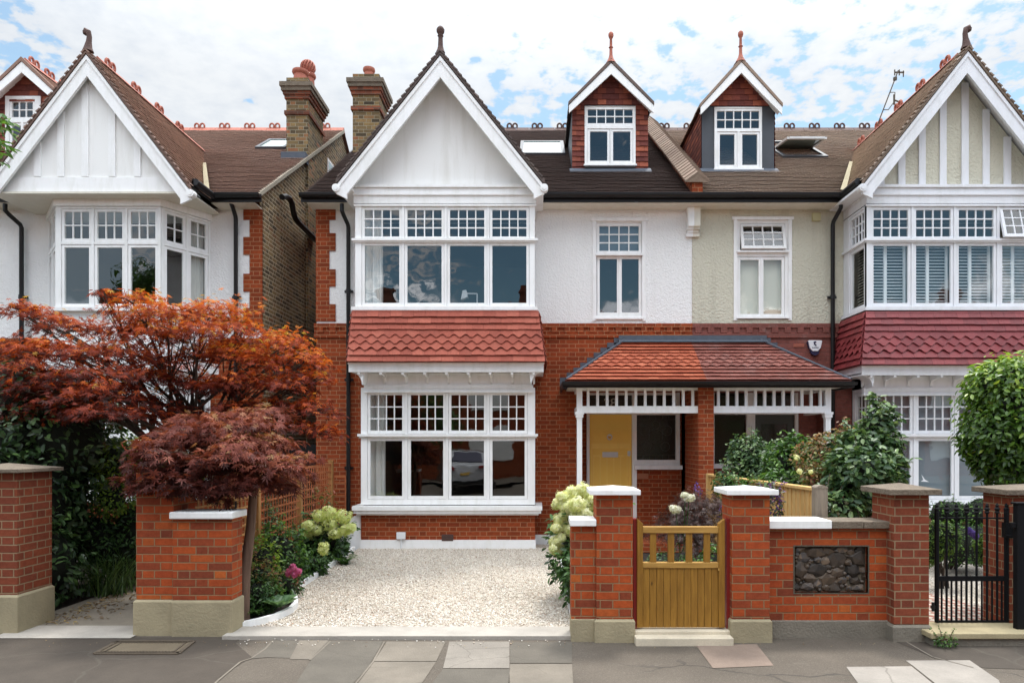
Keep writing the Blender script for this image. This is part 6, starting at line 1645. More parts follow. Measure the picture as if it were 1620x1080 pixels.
# trellis
def trellis(t, a, b, z0, z1, mat, step=.105, posts=True, name='lattice'):
    a, b = Vector(a), Vector(b); L = (b-a).length; d = (b-a)/L; n = Vector((-d.y, d.x, 0)); m = MB()
    def slat(p, q, w, dp, off):
        u = (q-p).normalized(); s_ = u.cross(n)*w; o = n*off
        m.prism([p-s_+o, q-s_+o, q+s_+o, p+s_+o], n*dp)
    k_ = int(L/step)
    for i in range(k_+1):
        p = a+d*(L*i/k_); slat(p+Vector((0,0,z0)), p+Vector((0,0,z1)), .011, .012, 0)
    j = int((z1-z0)/step)
    for i in range(j+1):
        z = z0+(z1-z0)*i/j; w = .011 if 0 < i < j else .02
        slat(a+Vector((0,0,z)), b+Vector((0,0,z)), w, .012, -.0125)
    return m.build(name, mat, t)
tr = thing('trellis_fence', 'reddish timber trellis fence behind the flower bed left of the drive', 'fence', (-3.5, 9, 0))
segs = [((-3.50,6.75,0),(-3.52,8.55,0),.25,1.33,M_trellis2),((-3.52,8.6,0),(-3.56,10.2,0),.25,1.36,M_trellis),((-3.56,10.25,0),(-3.56,11.75,0),.25,1.40,M_trellis),((-3.52,11.80,0),(-3.32,11.80,0),.2,1.2,M_trellis)]
for a_, b_, z0, z1, mt in segs: trellis(tr, a_, b_, z0, z1, mt)
for (x, y, h) in ((-3.50,6.72,1.36),(-3.52,8.57,1.38),(-3.56,10.22,1.40),(-3.56,11.78,1.46)):
    m = MB(); m.box(x-.035, x+.035, y-.035, y+.035, 0, h); m.box(x-.045, x+.045, y-.045, y+.045, h, h+.02); m.build('post', M_trellis2, tr)
m = MB(); m.box(-4.85, -3.92, 13.0, 13.05, .02, 1.75); m.box(-4.85,-3.92,12.98,13.0,1.5,1.6); o = m.build('side_gate', M_darkwood, None, (-4.4,13,0)); tag(o, 'black boarded side gate closing the alley between the two houses', 'gate')

# ================================================================== PLANTS
def pads(t, specs, tpl, N, size, mat, tone=(0,1), part='crown', zbias=0.0, droop=.5, flat=.6):
    Ps, Ns, Ds, Rn = [], [], [], []
    w = np.array([a[1][0]*a[1][1]+.3*a[1][0]*a[1][2] for a in specs]); w /= w.sum()
    for (c, r, tn), ww in zip(specs, w):
        n = max(30, int(N*ww)); th = rng.uniform(0, 2*math.pi, n); rr = rng.uniform(0, 1, n)**.55
        rag = 1+.26*np.sin(th*3+c[0]*7)+.20*np.sin(th*7+c[2]*5)+.16*np.sin(th*13+c[1]*9)
        x = rr*np.cos(th)*rag; y = rr*np.sin(th)*rag
        layer = rng.integers(0, 3, n)/2.0-.5
        cx0 = np.mean([q[0][0] for q in specs]); tilt = -.42*(c[0]-cx0)/1.6+rng.normal(0, .35)
        vanish = None
        z = (1-rr**2)*.6+tilt*x*r[0]/r[2]*.5+layer*.85*(1-.4*rr)-.45*rr**2+rng.normal(0, .20, n)+(rng.uniform(0,1,n)>.93)*rng.uniform(.2,.9,n)+.12*np.sin(x*9+c[0])*np.cos(y*8)
        P = np.stack([c[0]+x*r[0], c[1]+y*r[1], c[2]+z*r[2]], 1)
        out = np.stack([x/r[0]*.5, y/r[1]*.5, np.full(n, .0)], 1)
        nn = np.stack([x*.55, y*.55, np.full(n, flat+.3)], 1)+rng.normal(size=(n,3))*.42
        dd = np.stack([x, y, np.full(n, -droop)], 1)+rng.normal(size=(n,3))*.45
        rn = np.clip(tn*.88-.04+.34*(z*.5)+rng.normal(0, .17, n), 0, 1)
        Ps.append(P); Ns.append(nn); Ds.append(dd); Rn.append(rn)
    P = np.concatenate(Ps)
    return scatter(part, t, tpl, P, np.concatenate(Ns), rng.uniform(size*.6, size*1.2, len(P)), np.concatenate(Rn), mat, np.concatenate(Ds))
def branches(t, specs, fork, trunk, radii, mat, twigs=5, r0=.028, mid_drop=0.0):
    m = MB(); m.tube(trunk, radii, 10, caps=True)
    m.build('trunk', mat, t, smooth=True)
    m = MB()
    for (c, r, tn) in specs:
        c = Vector(c); base = Vector(random.choice(fork)); md = base.lerp(c, .5)+Vector((random.uniform(-.12,.12), random.uniform(-.1,.1), .10-mid_drop))
        q = [base, base.lerp(md, .5)+Vector((random.uniform(-.04,.04),0,.03)), md, md.lerp(c, .6)+Vector((random.uniform(-.05,.05),0,.02)), c+Vector((0,0,-r[2]*.3))]
        m.tube(q, [r0, r0*.8, r0*.6, r0*.4, r0*.25], 6)
        for k_ in range(twigs):
            a = random.uniform(0, 2*math.pi); s_ = q[random.choice((2,3,4))]
            e_ = c+Vector((math.cos(a)*r[0]*.8, math.sin(a)*r[1]*.8, random.uniform(-.3,.3)*r[2]))
            mm = s_.lerp(e_, .5)+Vector((random.uniform(-.05,.05), random.uniform(-.05,.05), random.uniform(.0,.06)))
            m.tube([s_, mm, e_], [r0*.32, r0*.2, r0*.08], 5)
    m.build('branches', mat, t, smooth=True)
def pad(px, py, Y, rx_px, ry, rz_px, tone):
    k_ = Y/F; return ((PX(px, Y), Y, PZ(py, Y)), (rx_px*k_, ry, rz_px*k_), tone)
# big orange-red maple in the left garden
A = thing('maple_tree', 'large orange-red japanese maple filling the left front garden', 'tree', (PX(300,8.2), 8.2, 0))
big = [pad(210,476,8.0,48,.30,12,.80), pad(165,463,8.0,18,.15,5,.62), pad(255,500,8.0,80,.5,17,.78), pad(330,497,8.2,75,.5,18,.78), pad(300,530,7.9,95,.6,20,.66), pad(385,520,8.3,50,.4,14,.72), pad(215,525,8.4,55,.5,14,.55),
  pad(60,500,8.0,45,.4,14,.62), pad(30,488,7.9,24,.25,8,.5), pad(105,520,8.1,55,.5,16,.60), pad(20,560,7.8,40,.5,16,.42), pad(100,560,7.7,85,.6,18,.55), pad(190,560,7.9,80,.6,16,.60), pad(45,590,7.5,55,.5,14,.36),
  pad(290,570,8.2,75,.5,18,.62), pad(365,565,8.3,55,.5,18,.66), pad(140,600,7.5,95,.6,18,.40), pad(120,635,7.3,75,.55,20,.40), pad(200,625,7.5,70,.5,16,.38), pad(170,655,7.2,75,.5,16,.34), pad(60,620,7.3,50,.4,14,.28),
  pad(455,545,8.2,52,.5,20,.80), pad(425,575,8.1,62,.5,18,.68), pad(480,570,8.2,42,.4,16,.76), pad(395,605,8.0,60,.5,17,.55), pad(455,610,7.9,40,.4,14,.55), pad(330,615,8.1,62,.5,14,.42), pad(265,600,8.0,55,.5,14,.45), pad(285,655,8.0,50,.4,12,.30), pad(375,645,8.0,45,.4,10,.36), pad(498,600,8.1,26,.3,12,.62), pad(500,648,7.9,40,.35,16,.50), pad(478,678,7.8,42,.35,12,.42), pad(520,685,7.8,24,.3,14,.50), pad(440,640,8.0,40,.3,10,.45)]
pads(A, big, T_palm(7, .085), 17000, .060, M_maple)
branches(A, big, [(PX(300,8.2),8.2,1.35),(PX(290,8.2),8.2,1.5),(PX(320,8.2),8.25,1.6),(PX(250,8.0),8.0,1.7),(PX(345,8.2),8.2,1.75)],
  [(PX(300,8.2),8.2,-.05),(PX(305,8.2),8.2,.6),(PX(298,8.2),8.2,1.3),(PX(318,8.2),8.25,1.65),(PX(345,8.2),8.2,1.85)], [.075,.062,.055,.045,.03], M_bark_dk, 7, .030)
# nearer purple-brown acer with the visible trunk
B_ = thing('acer_tree', 'smaller purple-brown acer with bare leaning trunk beside the low left wall', 'tree', (PX(386,6.85), 6.85, 0))
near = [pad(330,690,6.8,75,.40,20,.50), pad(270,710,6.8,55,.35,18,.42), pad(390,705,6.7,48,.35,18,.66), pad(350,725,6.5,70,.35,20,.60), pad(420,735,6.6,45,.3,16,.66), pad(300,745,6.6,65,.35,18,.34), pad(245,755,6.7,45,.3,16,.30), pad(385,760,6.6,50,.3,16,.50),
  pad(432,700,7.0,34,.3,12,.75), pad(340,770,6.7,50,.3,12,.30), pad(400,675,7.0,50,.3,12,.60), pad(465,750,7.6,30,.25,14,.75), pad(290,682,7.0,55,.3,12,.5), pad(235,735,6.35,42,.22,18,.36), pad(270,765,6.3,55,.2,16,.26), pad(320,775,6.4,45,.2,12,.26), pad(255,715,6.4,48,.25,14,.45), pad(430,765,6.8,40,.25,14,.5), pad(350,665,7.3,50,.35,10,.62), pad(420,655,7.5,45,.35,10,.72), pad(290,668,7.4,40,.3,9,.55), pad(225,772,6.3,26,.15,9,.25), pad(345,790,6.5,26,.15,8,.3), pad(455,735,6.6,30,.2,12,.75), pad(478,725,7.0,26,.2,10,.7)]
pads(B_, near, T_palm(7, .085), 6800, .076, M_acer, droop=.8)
branches(B_, near, [(PX(400,6.85),6.85,1.35),(PX(405,6.85),6.9,1.5),(PX(396,6.85),6.8,1.42)],
  [(PX(384,6.85),6.85,-.08),(PX(385,6.85),6.85,.12),(PX(388,6.85),6.85,.5),(PX(396,6.85),6.85,.9),(PX(400,6.85),6.85,1.2),(PX(402,6.85),6.85,1.45),(PX(412,6.85),6.95,1.75)], [.080,.060,.053,.047,.042,.038,.026], M_bark, 6, .022)
# laurel hedge
hb = [((-5.95,7.7,2.25),(.6,.5,.45)),((-5.6,8.2,2.1),(.55,.5,.4)),((-5.75,8.0,1.75),(.85,.9,.75)),((-6.7,8.0,1.7),(.9,.9,.75)),((-5.70,7.6,1.15),(.55,.75,.75)),((-6.3,7.4,.9),(.9,.6,.9)),((-5.50,7.5,.45),(.5,.6,.5)),((-6.0,8.4,1.0),(.6,.6,.95)),((-7.4,8,1.2),(.8,.9,1.2)),((-5.95,7.55,1.7),(.6,.55,.55))]
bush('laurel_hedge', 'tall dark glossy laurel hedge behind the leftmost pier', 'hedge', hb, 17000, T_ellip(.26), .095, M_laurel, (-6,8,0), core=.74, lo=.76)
bush('lime_shrub', 'bright lime green shrub lit between dark hedge and maple', 'shrub', [((PX(185,8.3),8.3,PZ(735,8.3)),(.30,.3,.32)),((PX(225,8.5),8.5,PZ(722,8.5)),(.36,.32,.26)),((PX(180,8.2),8.2,PZ(785,8.2)),(.22,.25,.24)),((PX(250,9.0),9.0,1.35),(.5,.4,.4))], 5200, T_ellip(.22), .055, M_lime, (PX(200,8.8),8.8,0))
bush('dark_shrub', 'low dark shrub with arching stems at the bend of the left path', 'shrub', [((PX(190,8.5),8.5,.45),(.50,.35,.5)),((PX(150,8.4),8.4,.6),(.45,.35,.42)),((PX(215,8.5),8.5,.75),(.32,.3,.35)),((PX(240,9),9,.5),(.5,.4,.5))], 3600, T_ellip(.2), .065, M_dkgreen, (PX(190,8.5),8.5,0))
N = 260; th = rng.uniform(0, 2*math.pi, N); c0 = np.array([PX(165,8.0), 8.0, .02])
gr = thing('grass_clump', 'arching grassy clump at the foot of the dark hedge', 'plant', tuple(c0))
scatter('blades', gr, T_blade(.018,.5), c0+np.stack([rng.normal(0,.16,N), rng.normal(0,.12,N), np.zeros(N)],1), np.stack([np.cos(th), np.sin(th), np.full(N,.25)],1), rng.uniform(.3,.65,N), rng.uniform(0,1,N), M_grass, np.stack([np.cos(th)*.45, np.sin(th)*.45, np.full(N,1.0)],1))
bush('lime_shrub', 'small yellow-green shrub tip above the hedge at the left edge', 'shrub', [((PX(12,9.4),9.4,PZ(600,9.4)),(.25,.25,.16)),((PX(5,9.3),9.3,PZ(622,9.3)),(.3,.25,.16))], 700, T_ellip(.22), .06, M_lime, (PX(10,9.4),9.4,0), core=0)
# overhanging spray of leaves upper left
ov = thing('tree_branch', 'fresh green leaf sprays overhanging the gable at the far left edge', 'branch', (PX(-40,6.0), 6.0, PZ(230,6.0)))
P, D = [], []
m = MB()
for (x0, y0, x1, y1) in ((-60,180,14,205),(-60,215,16,262),(-30,200,8,235),(-40,185,10,190)):
    a = Vector((PX(x0,6.0), 6.0, PZ(y0,6.0))); b = Vector((PX(x1,6.0), 6.0, PZ(y1,6.0))); m.tube([a, a.lerp(b,.5)+Vector((0,0,.03)), b], [.008,.005,.002], 5)
    for i in range(26): q = a.lerp(b, random.uniform(.35,1.02)); P.append((q.x+random.gauss(0,.018), q.y+random.gauss(0,.04), q.z+random.gauss(0,.018))); D.append((b-a)*.8+Vector((random.gauss(0,.2),random.gauss(0,.2),-.35)))
m.build('twig', M_bark, ov); P = np.array(P); N = len(P)
scatter('leaves', ov, T_ellip(.17), P, np.tile([0,-.4,.8],(N,1))+rng.normal(size=(N,3))*.4, rng.uniform(.08,.125,N), rng.uniform(.6,1,N), M_green, np.array([tuple(d) for d in D]))
# flower bed left of the drive
def leafy(name, label, cat, px, py0, Y, rx, rz, N, size, mat, tpl=None, ry=None, core=.55, grp=None, hi=1.05):
    x = PX(px, Y); return bush(name, label, cat, [((x, Y, rz*.95), (rx, ry or rx*.8, rz)), ((x-rx*.4, Y-.05, rz*.6), (rx*.7, rx*.6, rz*.6)), ((x+rx*.4, Y+.03, rz*.55), (rx*.65, rx*.6, rz*.55))], N, tpl or T_ellip(.26), size, mat, (x, Y, 0), grp, core=core, hi=hi)
h1 = leafy('hydrangea', 'green and cream hydrangea with a dome of lime flower heads beside the bay', 'shrub', 510, 0, 10.1, .36, .38, 1500, .085, M_dkgreen)
for (px, py, r) in ((488,832,.085),(503,818,.105),(519,812,.125),(520,830,.11),(541,818,.125),(553,836,.09),(545,838,.10),(498,840,.09),(530,845,.10),(484,848,.07)):
    flower_head(h1, (PX(px,9.75), 9.75+random.uniform(-.08,.12), PZ(py,9.75)), r, M_hyd, 120, .024, squash=.85)
h3 = leafy('hydrangea', 'young hydrangea with one oval lime flower head at the gravel edge', 'shrub', 498, 0, 9.1, .15, .16, 380, .07, M_dkgreen)
flower_head(h3, (PX(512,8.8), 8.8, PZ(868,8.8)), .066, M_hyd, 110, .020, squash=1.3)
h4 = leafy('hydrangea', 'pink flowering hydrangea in the middle of the left flower bed', 'shrub', 445, 0, 7.75, .20, .18, 450, .06, M_dkgreen)
for (px, py, r) in ((458,902,.035),(464,899,.038),(472,903,.034),(455,907,.03),(466,908,.034),(463,895,.028)): flower_head(h4, (PX(px,7.6), 7.6, PZ(py,7.6)), r, M_pink, 60, .013)
leafy('shrub', 'bushy mid-green shrub against the trellis left of the hydrangea', 'shrub', 440, 0, 8.6, .36, .40, 1700, .065, M_green)
leafy('shrub', 'yellow-tipped low shrub beside the acer trunk', 'shrub', 415, 0, 7.9, .22, .36, 600, .055, M_lime)
leafy('shrub', 'low dark green shrub in the corner behind the left wall', 'shrub', 405, 0, 7.05, .17, .22, 800, .05, M_dkgreen)
leafy('shrub', 'low russet shrub at the foot of the acer trunk', 'shrub', 410, 0, 7.45, .22, .28, 800, .05, M_russet)
leafy('shrub', 'small burgundy leaved shrub beside the pink flowers', 'shrub', 455, 0, 8.1, .13, .12, 500, .045, M_acer)
leafy('shrub', 'small leafy green plant left of the pink flowers', 'shrub', 420, 0, 7.35, .16, .18, 600, .05, M_green)
leafy('climbing_plant', 'climber with mauve flowers on the trellis beyond the acer trunk', 'climber', 425, 0, 8.9, .16, .55, 700, .05, M_dkgreen, core=0)
leafy('climbing_plant', 'pink-tinged climber scrambling over the far trellis panel', 'climber', 495, 0, 10.9, .42, .60, 1300, .06, leaf_mat('climber_leaf', [(0,(.05,.09,.02)),(.45,(.14,.16,.04)),(.7,(.32,.12,.07)),(1,(.50,.20,.14))], .35), core=0)
def fern(label, x, y, h, n, name='fern', mat=None):
    t = thing(name, label, 'plant', (x, y, 0)); P, Nn, Dd, Sz = [], [], [], []
    for i in range(n):
        a = 2*math.pi*i/n+random.uniform(-.2,.2); L = h*random.uniform(.8,1.15)
        for j in range(16):
            s_ = j/16; rr = L*s_*.9; z = L*(s_*1.1-.95*s_*s_)+.03; w_ = .22*L*(1-s_)*.8+.012
            for sg in (-1, 1):
                P.append((x+math.cos(a)*rr, y+math.sin(a)*rr, z)); Dd.append((-math.sin(a)*sg+math.cos(a)*.4, math.cos(a)*sg+math.sin(a)*.4, -.15)); Nn.append((0,0,1)); Sz.append(w_)
    N = len(P); scatter('fronds', t, T_ellip(.16), np.array(P), np.array(Nn, float)+rng.normal(size=(N,3))*.15, np.array(Sz), rng.uniform(.2,1,N), mat or M_green, np.array(Dd)); return t
fern('dark fern spreading beside the low wall plinth', PX(402,6.95), 6.95, .20, 14)
fern('feathery fern between the two hydrangeas', PX(462,8.6), 8.6, .20, 13)
fern('pale fern at the corner of the bay plinth', PX(545,9.9), 9.9, .32, 13)
hs = thing('hosta', 'broad leaved hosta at the curve of the white edging', 'plant', (PX(447,6.95), 6.95, 0))
N = 11; an = np.linspace(0, 2*math.pi, N, endpoint=False)+.3; c0 = np.array([PX(440,6.95), 7.0, .10])
scatter('leaves', hs, T_ellip(.34,.10,.3), c0+np.stack([np.cos(an)*.015, np.sin(an)*.015, np.zeros(N)],1), np.stack([-np.cos(an)*.5, -np.sin(an)*.5, np.full(N,.55)],1), rng.uniform(.15,.22,N), rng.uniform(.4,1,N), leaf_mat('hosta_leaf', [(0,(.05,.11,.05)),(1,(.12,.22,.10))], .3), np.stack([np.cos(an), np.sin(an), np.full(N,1.25)],1))
# right of the drive: large hydrangea
h2 = bush('hydrangea', 'large hydrangea spilling pale flower heads over the stub wall by the gate', 'shrub', [((.42,7.6,.62),(.30,.45,.50)),((.62,7.9,.75),(.35,.4,.45)),((.40,7.2,.40),(.16,.4,.38))], 2300, T_ellip(.26), .08, M_dkgreen, (.5,7.6,0), core=.5)
for (px, py, r) in ((890,787,.085),(905,780,.10),(921,775,.10),(935,778,.09),(881,797,.07),(898,800,.10),(914,797,.11),(931,797,.10),(893,815,.075),(910,812,.11),(926,815,.11),(884,822,.075),(896,832,.08),(880,835,.06),(905,838,.09),(888,850,.06),(878,858,.075),(886,868,.075),(876,868,.055),(940,790,.08),(915,828,.09)):
    Y = 7.25+random.uniform(-.1,.1)
    flower_head(h2, (PX(px,Y), Y, PZ(py,Y)), r*.82, M_hyd_w, 120, .022, squash=.9)
for i, (y, lab) in enumerate(((6.75,'small strap-leaved green plant beside the drive edging nearest the stub wall'),(7.9,'leafy green plant under the big hydrangea beside the drive edging'))):
    bush('green_plant', lab, 'plant', [((.46,y,.16),(.10,.35,.2))], 380, T_ellip(.3), .07, M_green, (.45,y,0), core=0, stems=False)
# middle garden: purple acer, box, flowers
pa = thing('acer_shrub', 'low dome of dark purple acer behind the wooden gate', 'shrub', (PX(1100,8.3), 8.3, 0))
pads(pa, [((PX(1098,8.3),8.3,.92),(.42,.4,.16),.45),((PX(1075,8.2),8.2,.75),(.36,.4,.16),.35),((PX(1120,8.3),8.3,.75),(.38,.4,.18),.40),((PX(1100,8.2),8.2,.58),(.46,.4,.16),.3),((PX(1130,8.4),8.4,1.0),(.2,.25,.12),.5),((PX(1090,8.2),8.2,1.08),(.22,.25,.10),.6)], T_palm(7,.05), 3800, .06, M_acer_dk, droop=.9)
m = MB(); m.tube([(PX(1100,8.3),8.3,0),(PX(1102,8.3),8.3,.5),(PX(1098,8.3),8.3,.9)], [.03,.025,.012], 6); m.build('trunk', M_bark, pa)
bush('box_ball', 'small dark rounded shrub seen through the gate spindles', 'shrub', [((PX(1050,7.8),7.8,.27),(.26,.24,.27))], 1400, T_ellip(.3), .03, M_dkgreen, (PX(1050,7.8),7.8,0), core=.8)
bush('shrub', 'green leafy shrub with tiny blooms behind the gate spindles on the right', 'shrub', [((PX(1105,7.6),7.6,.25),(.35,.25,.25)),((PX(1130,7.6),7.6,.35),(.2,.2,.3))], 1300, T_ellip(.25), .05, M_green, (PX(1110,7.6),7.6,0))
wf_ = thing('flowering_plant', 'tall stems with two flat white flower heads behind the wooden gate', 'plant', (PX(1075,7.9),7.9,0))
m = MB()
for (px, py, r) in ((1069,805,.075),(1090,787,.07),(1084,783,.05)):
    c = (PX(px,7.8), 7.8, PZ(py,7.8)); m.tube([(PX(1080,7.9),7.9,0),(c[0]*.5+PX(1080,7.9)*.5,7.85,c[2]*.6),c], [.006,.005,.004], 5); flower_head(wf_, c, r, M_whitefl, 110, .016, squash=.55)
m.build('stem', M_dkgreen, wf_)
lv = thing('lavender', 'purple flower spikes rising beside the acer shrub', 'plant', (PX(1100,8.5),8.5,0)); P = []
for (px, py) in ((1099,772),(1103,768),(1108,776),(1141,805),(1145,798),(1138,812)):
    for i in range(16): P.append((PX(px,8.2)+random.gauss(0,.010), 8.2+random.gauss(0,.01), PZ(py,8.2)+random.uniform(-.07,.05)))
P = np.array(P); scatter('flower_spikes', lv, T_floret(), P, rng.normal(size=P.shape), np.full(len(P),.012), rng.uniform(0,1,len(P)), M_purplefl)
m = MB()
for px in (1099,1103,1108,1141,1145,1138): m.tube([(PX(px,8.2),8.2,PZ(775 if px < 1120 else 805,8.2)),(PX(px,8.25),8.25,.5)], .004, 4)
m.build('stem', M_dkgreen, lv)
bush('climbing_plant', 'dark purple-leaved pansies hanging on the fence behind the pier', 'climber', [((PX(1228,6.9),6.9,PZ(800,6.9)),(.07,.08,.14)),((PX(1222,6.9),6.9,PZ(775,6.9)),(.08,.08,.08))], 420, T_ellip(.3), .035, leaf_mat('pansy', [(0,(.02,.04,.015)),(.5,(.04,.08,.02)),(.7,(.07,.02,.10)),(1,(.12,.03,.14))], .2), (PX(1228,6.9),6.9,0), core=0, stems=False)
bush('climbing_plant', 'ivy trailing over the far end of the golden fence', 'climber', [((2.66,9.9,1.12),(.08,.35,.22)),((2.66,9.2,1.25),(.08,.5,.08)),((2.66,8.3,1.28),(.07,.6,.06))], 900, T_ellip(.3), .045, M_green, (2.66,9.5,0), core=0, stems=False)
# right-hand garden shrubs
def sh(px, py, Y, rx, rz, ry=None): k_ = Y/F; return ((PX(px,Y), Y, PZ(py,Y)), (rx*k_, ry or rx*k_*.7, rz*k_))
bush('climbing_rose', 'grey-green leafy shrub against the dark porch of the right house', 'shrub', [sh(1190,735,9.6,40,45),sh(1175,715,9.6,22,30),sh(1215,745,9.4,35,35),sh(1160,760,9.4,24,20)], 2600, T_ellip(.28), .065, M_camellia, (PX(1190,9.6),9.6,0), core=.5)
bush('shrub', 'light green leafy shrub in the middle behind the golden fence', 'shrub', [sh(1245,735,8.6,38,38),sh(1260,710,8.6,25,22),sh(1235,765,8.3,35,22)], 2300, T_ellip(.26), .07, M_green, (PX(1245,8.6),8.6,0), core=.5)
bush('rose_bush', 'russet and green rose bush with bare twigs behind the fence post', 'shrub', [sh(1290,725,8.0,38,32),sh(1320,705,8.0,34,26),sh(1300,755,7.8,34,24),sh(1340,690,8.0,20,16)], 1900, T_ellip(.26), .055, M_russet, (PX(1295,8),8,0), core=.0)
cm = bush('camellia', 'tall glossy camellia standing behind the old brick pier', 'shrub', [sh(1370,720,7.6,48,42),sh(1355,765,7.4,45,38),sh(1385,675,7.7,26,32),sh(1400,745,7.5,32,28),sh(1345,705,7.7,28,24),sh(1385,640,7.8,9,16),sh(1410,660,7.7,14,10),sh(1395,790,7.3,32,28),sh(1330,800,7.2,34,24),sh(1365,745,7.3,50,40),sh(1340,740,7.5,34,34),sh(1408,700,7.6,20,24)], 4300, T_ellip(.30), .085, M_camellia, (PX(1370,7.6),7.6,0), core=.45)
m = MB()
for i in range(16):
    a = (PX(1330+random.uniform(-25,40),7.3), 7.3+random.uniform(-.1,.1), .7+random.uniform(-.2,.3)); b = (a[0]+random.uniform(-.35,.35), a[1]+random.uniform(-.1,.1), a[2]+random.uniform(.2,.6)); mdp = [(a[j]+b[j])/2+random.uniform(-.06,.06) for j in range(3)]
    m.tube([a, mdp, b], [.007,.005,.003], 5)
m.build('bare_twigs', M_fence_post, cm)
fl_ = thing('flowering_plant', 'pale blossoms low in the bed left of the camellia', 'plant', (PX(1310,7.1),7.1,0))
for (px, py, r) in ((1306,803,.022),(1340,795,.018),(1260,723,.03),(1265,745,.028),(1283,746,.022),(1325,812,.018)): flower_head(fl_, (PX(px,7.1),7.1,PZ(py,7.1)), r, M_whitefl if px > 1300 else M_hyd_w, 24, .012, 'blossom')
# hedge balls behind the iron gate
for lab, q, ms, sz in (('low sunlit box hedge behind the left half of the iron gate', [sh(1492,850,8.3,26,26),sh(1475,860,8.3,20,34)], M_box, .030), ('rounded bright box ball behind the right half of the iron gate', [sh(1568,868,8.0,24,26)], M_box, .030), ('taller dark clipped hedge along the bay behind the iron gate', [sh(1500,812,9.6,34,22),sh(1560,815,9.4,40,30),sh(1600,820,9.4,30,30),sh(1530,860,9.2,60,34)], M_green, .035)):
    bush('box_hedge', lab, 'hedge', q, 3200, T_ellip(.34), sz, ms, (q[0][0][0], q[0][0][1], 0), core=.85, lo=.86)
pf = thing('flowering_plant', 'purple-blue flowers among the box hedge behind the iron gate', 'plant', (PX(1540,7.9),7.9,0))
for (px, py, r) in ((1537,842,.035),(1544,848,.03),(1573,834,.025),(1533,838,.025)): flower_head(pf, (PX(px,7.7),7.7,PZ(py,7.7)), r, M_purplefl, 40, .018, 'blossom')
# clipped bay tree
bt = thing('bay_tree', 'clipped round bay tree crown at the right edge before the bay window', 'tree', (PX(1612,7.4), 7.4, 0))
blob = [sh(1612,660,7.4,80,92,.55), sh(1585,610,7.4,42,40,.4), sh(1570,690,7.4,36,55,.4), sh(1640,620,7.4,60,60,.5), sh(1600,735,7.4,45,30,.4)]
Ps, Ns = [], []
for c, r in blob:
    p, d = ell_shell(c, r, 2000, lo=.80, hi=1.13, lump=.10); Ps.append(p); Ns.append(d)
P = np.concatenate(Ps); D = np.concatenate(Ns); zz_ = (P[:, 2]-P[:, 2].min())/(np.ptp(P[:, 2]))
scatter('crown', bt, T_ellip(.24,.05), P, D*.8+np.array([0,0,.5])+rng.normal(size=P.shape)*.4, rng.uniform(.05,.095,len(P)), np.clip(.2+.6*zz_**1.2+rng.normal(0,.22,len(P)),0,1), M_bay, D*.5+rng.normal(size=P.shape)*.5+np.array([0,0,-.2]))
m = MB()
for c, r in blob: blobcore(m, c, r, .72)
m.build('shade_core', M_core, bt, smooth=True)  # dark cores painted as shade within the crown
m = MB(); m.tube([(PX(1625,7.4),7.4,0),(PX(1623,7.4),7.4,.7),(PX(1620,7.4),7.4,1.6)], [.04,.035,.03], 8); m.build('trunk', M_bark, bt)
bush('weed', 'small green weed growing at the foot of the iron gate step', 'weed', [((PX(1496,5.93),5.93,.05),(.10,.05,.06))], 260, T_ellip(.3), .022, M_green, (PX(1496,5.93),5.93,0), core=0, stems=False)

# ================================================================== far side of the street (mirrored in the panes)
HO = thing('terraced_houses', 'red brick terrace across the road mirrored in the windows', 'house', (0,-13,0))
m = MB(); m.box(-30, 30, -20, -13, -.2, 5.9); 
for x in range(-28, 30, 8): m.box(x, x+3, -13.0, -12.6, -.2, 6.1)
m.build('brick_wall', M_brick, HO)
m = MB(); m.poly([(30,-12.8,5.9),(-30,-12.8,5.9),(-30,-16.5,9.5),(30,-16.5,9.5)]); m.poly([(-30,-20,5.9),(30,-20,5.9),(30,-16.5,9.5),(-30,-16.5,9.5)])
for x in range(-28, 30, 8): m.prism([(x-.3,-12.5,5.9),(x+3.3,-12.5,5.9),(x+1.5,-12.5,8.6)], (0,-3,0))
crest(m, (-30,-16.5,9.52), (30,-16.5,9.52), .8, .3, saddle=False)
m.build('roof', M_terra, HO)
m = MB()
for x in (-24.5,-16.5,-8.5,-.5,7.5,15.5,23.5): m.box(x-.4, x+.4, -16.9, -16.1, 9.0, 10.6); m.box(x-.5, x+.5, -17, -16, 10.3, 10.45)
m.build('chimney', M_chim_red, HO)
m = MB()
for x in range(-28, 30, 8):
    for z0 in (.9, 3.4): m.box(x+.5, x+2.5, -16.99+.01*0, -17.0+.0, z0, z0+1.5) if False else m.box(x+.4, x+2.6, -12.6, -12.55, z0, z0+1.5)
m.build('window', M_white, HO)
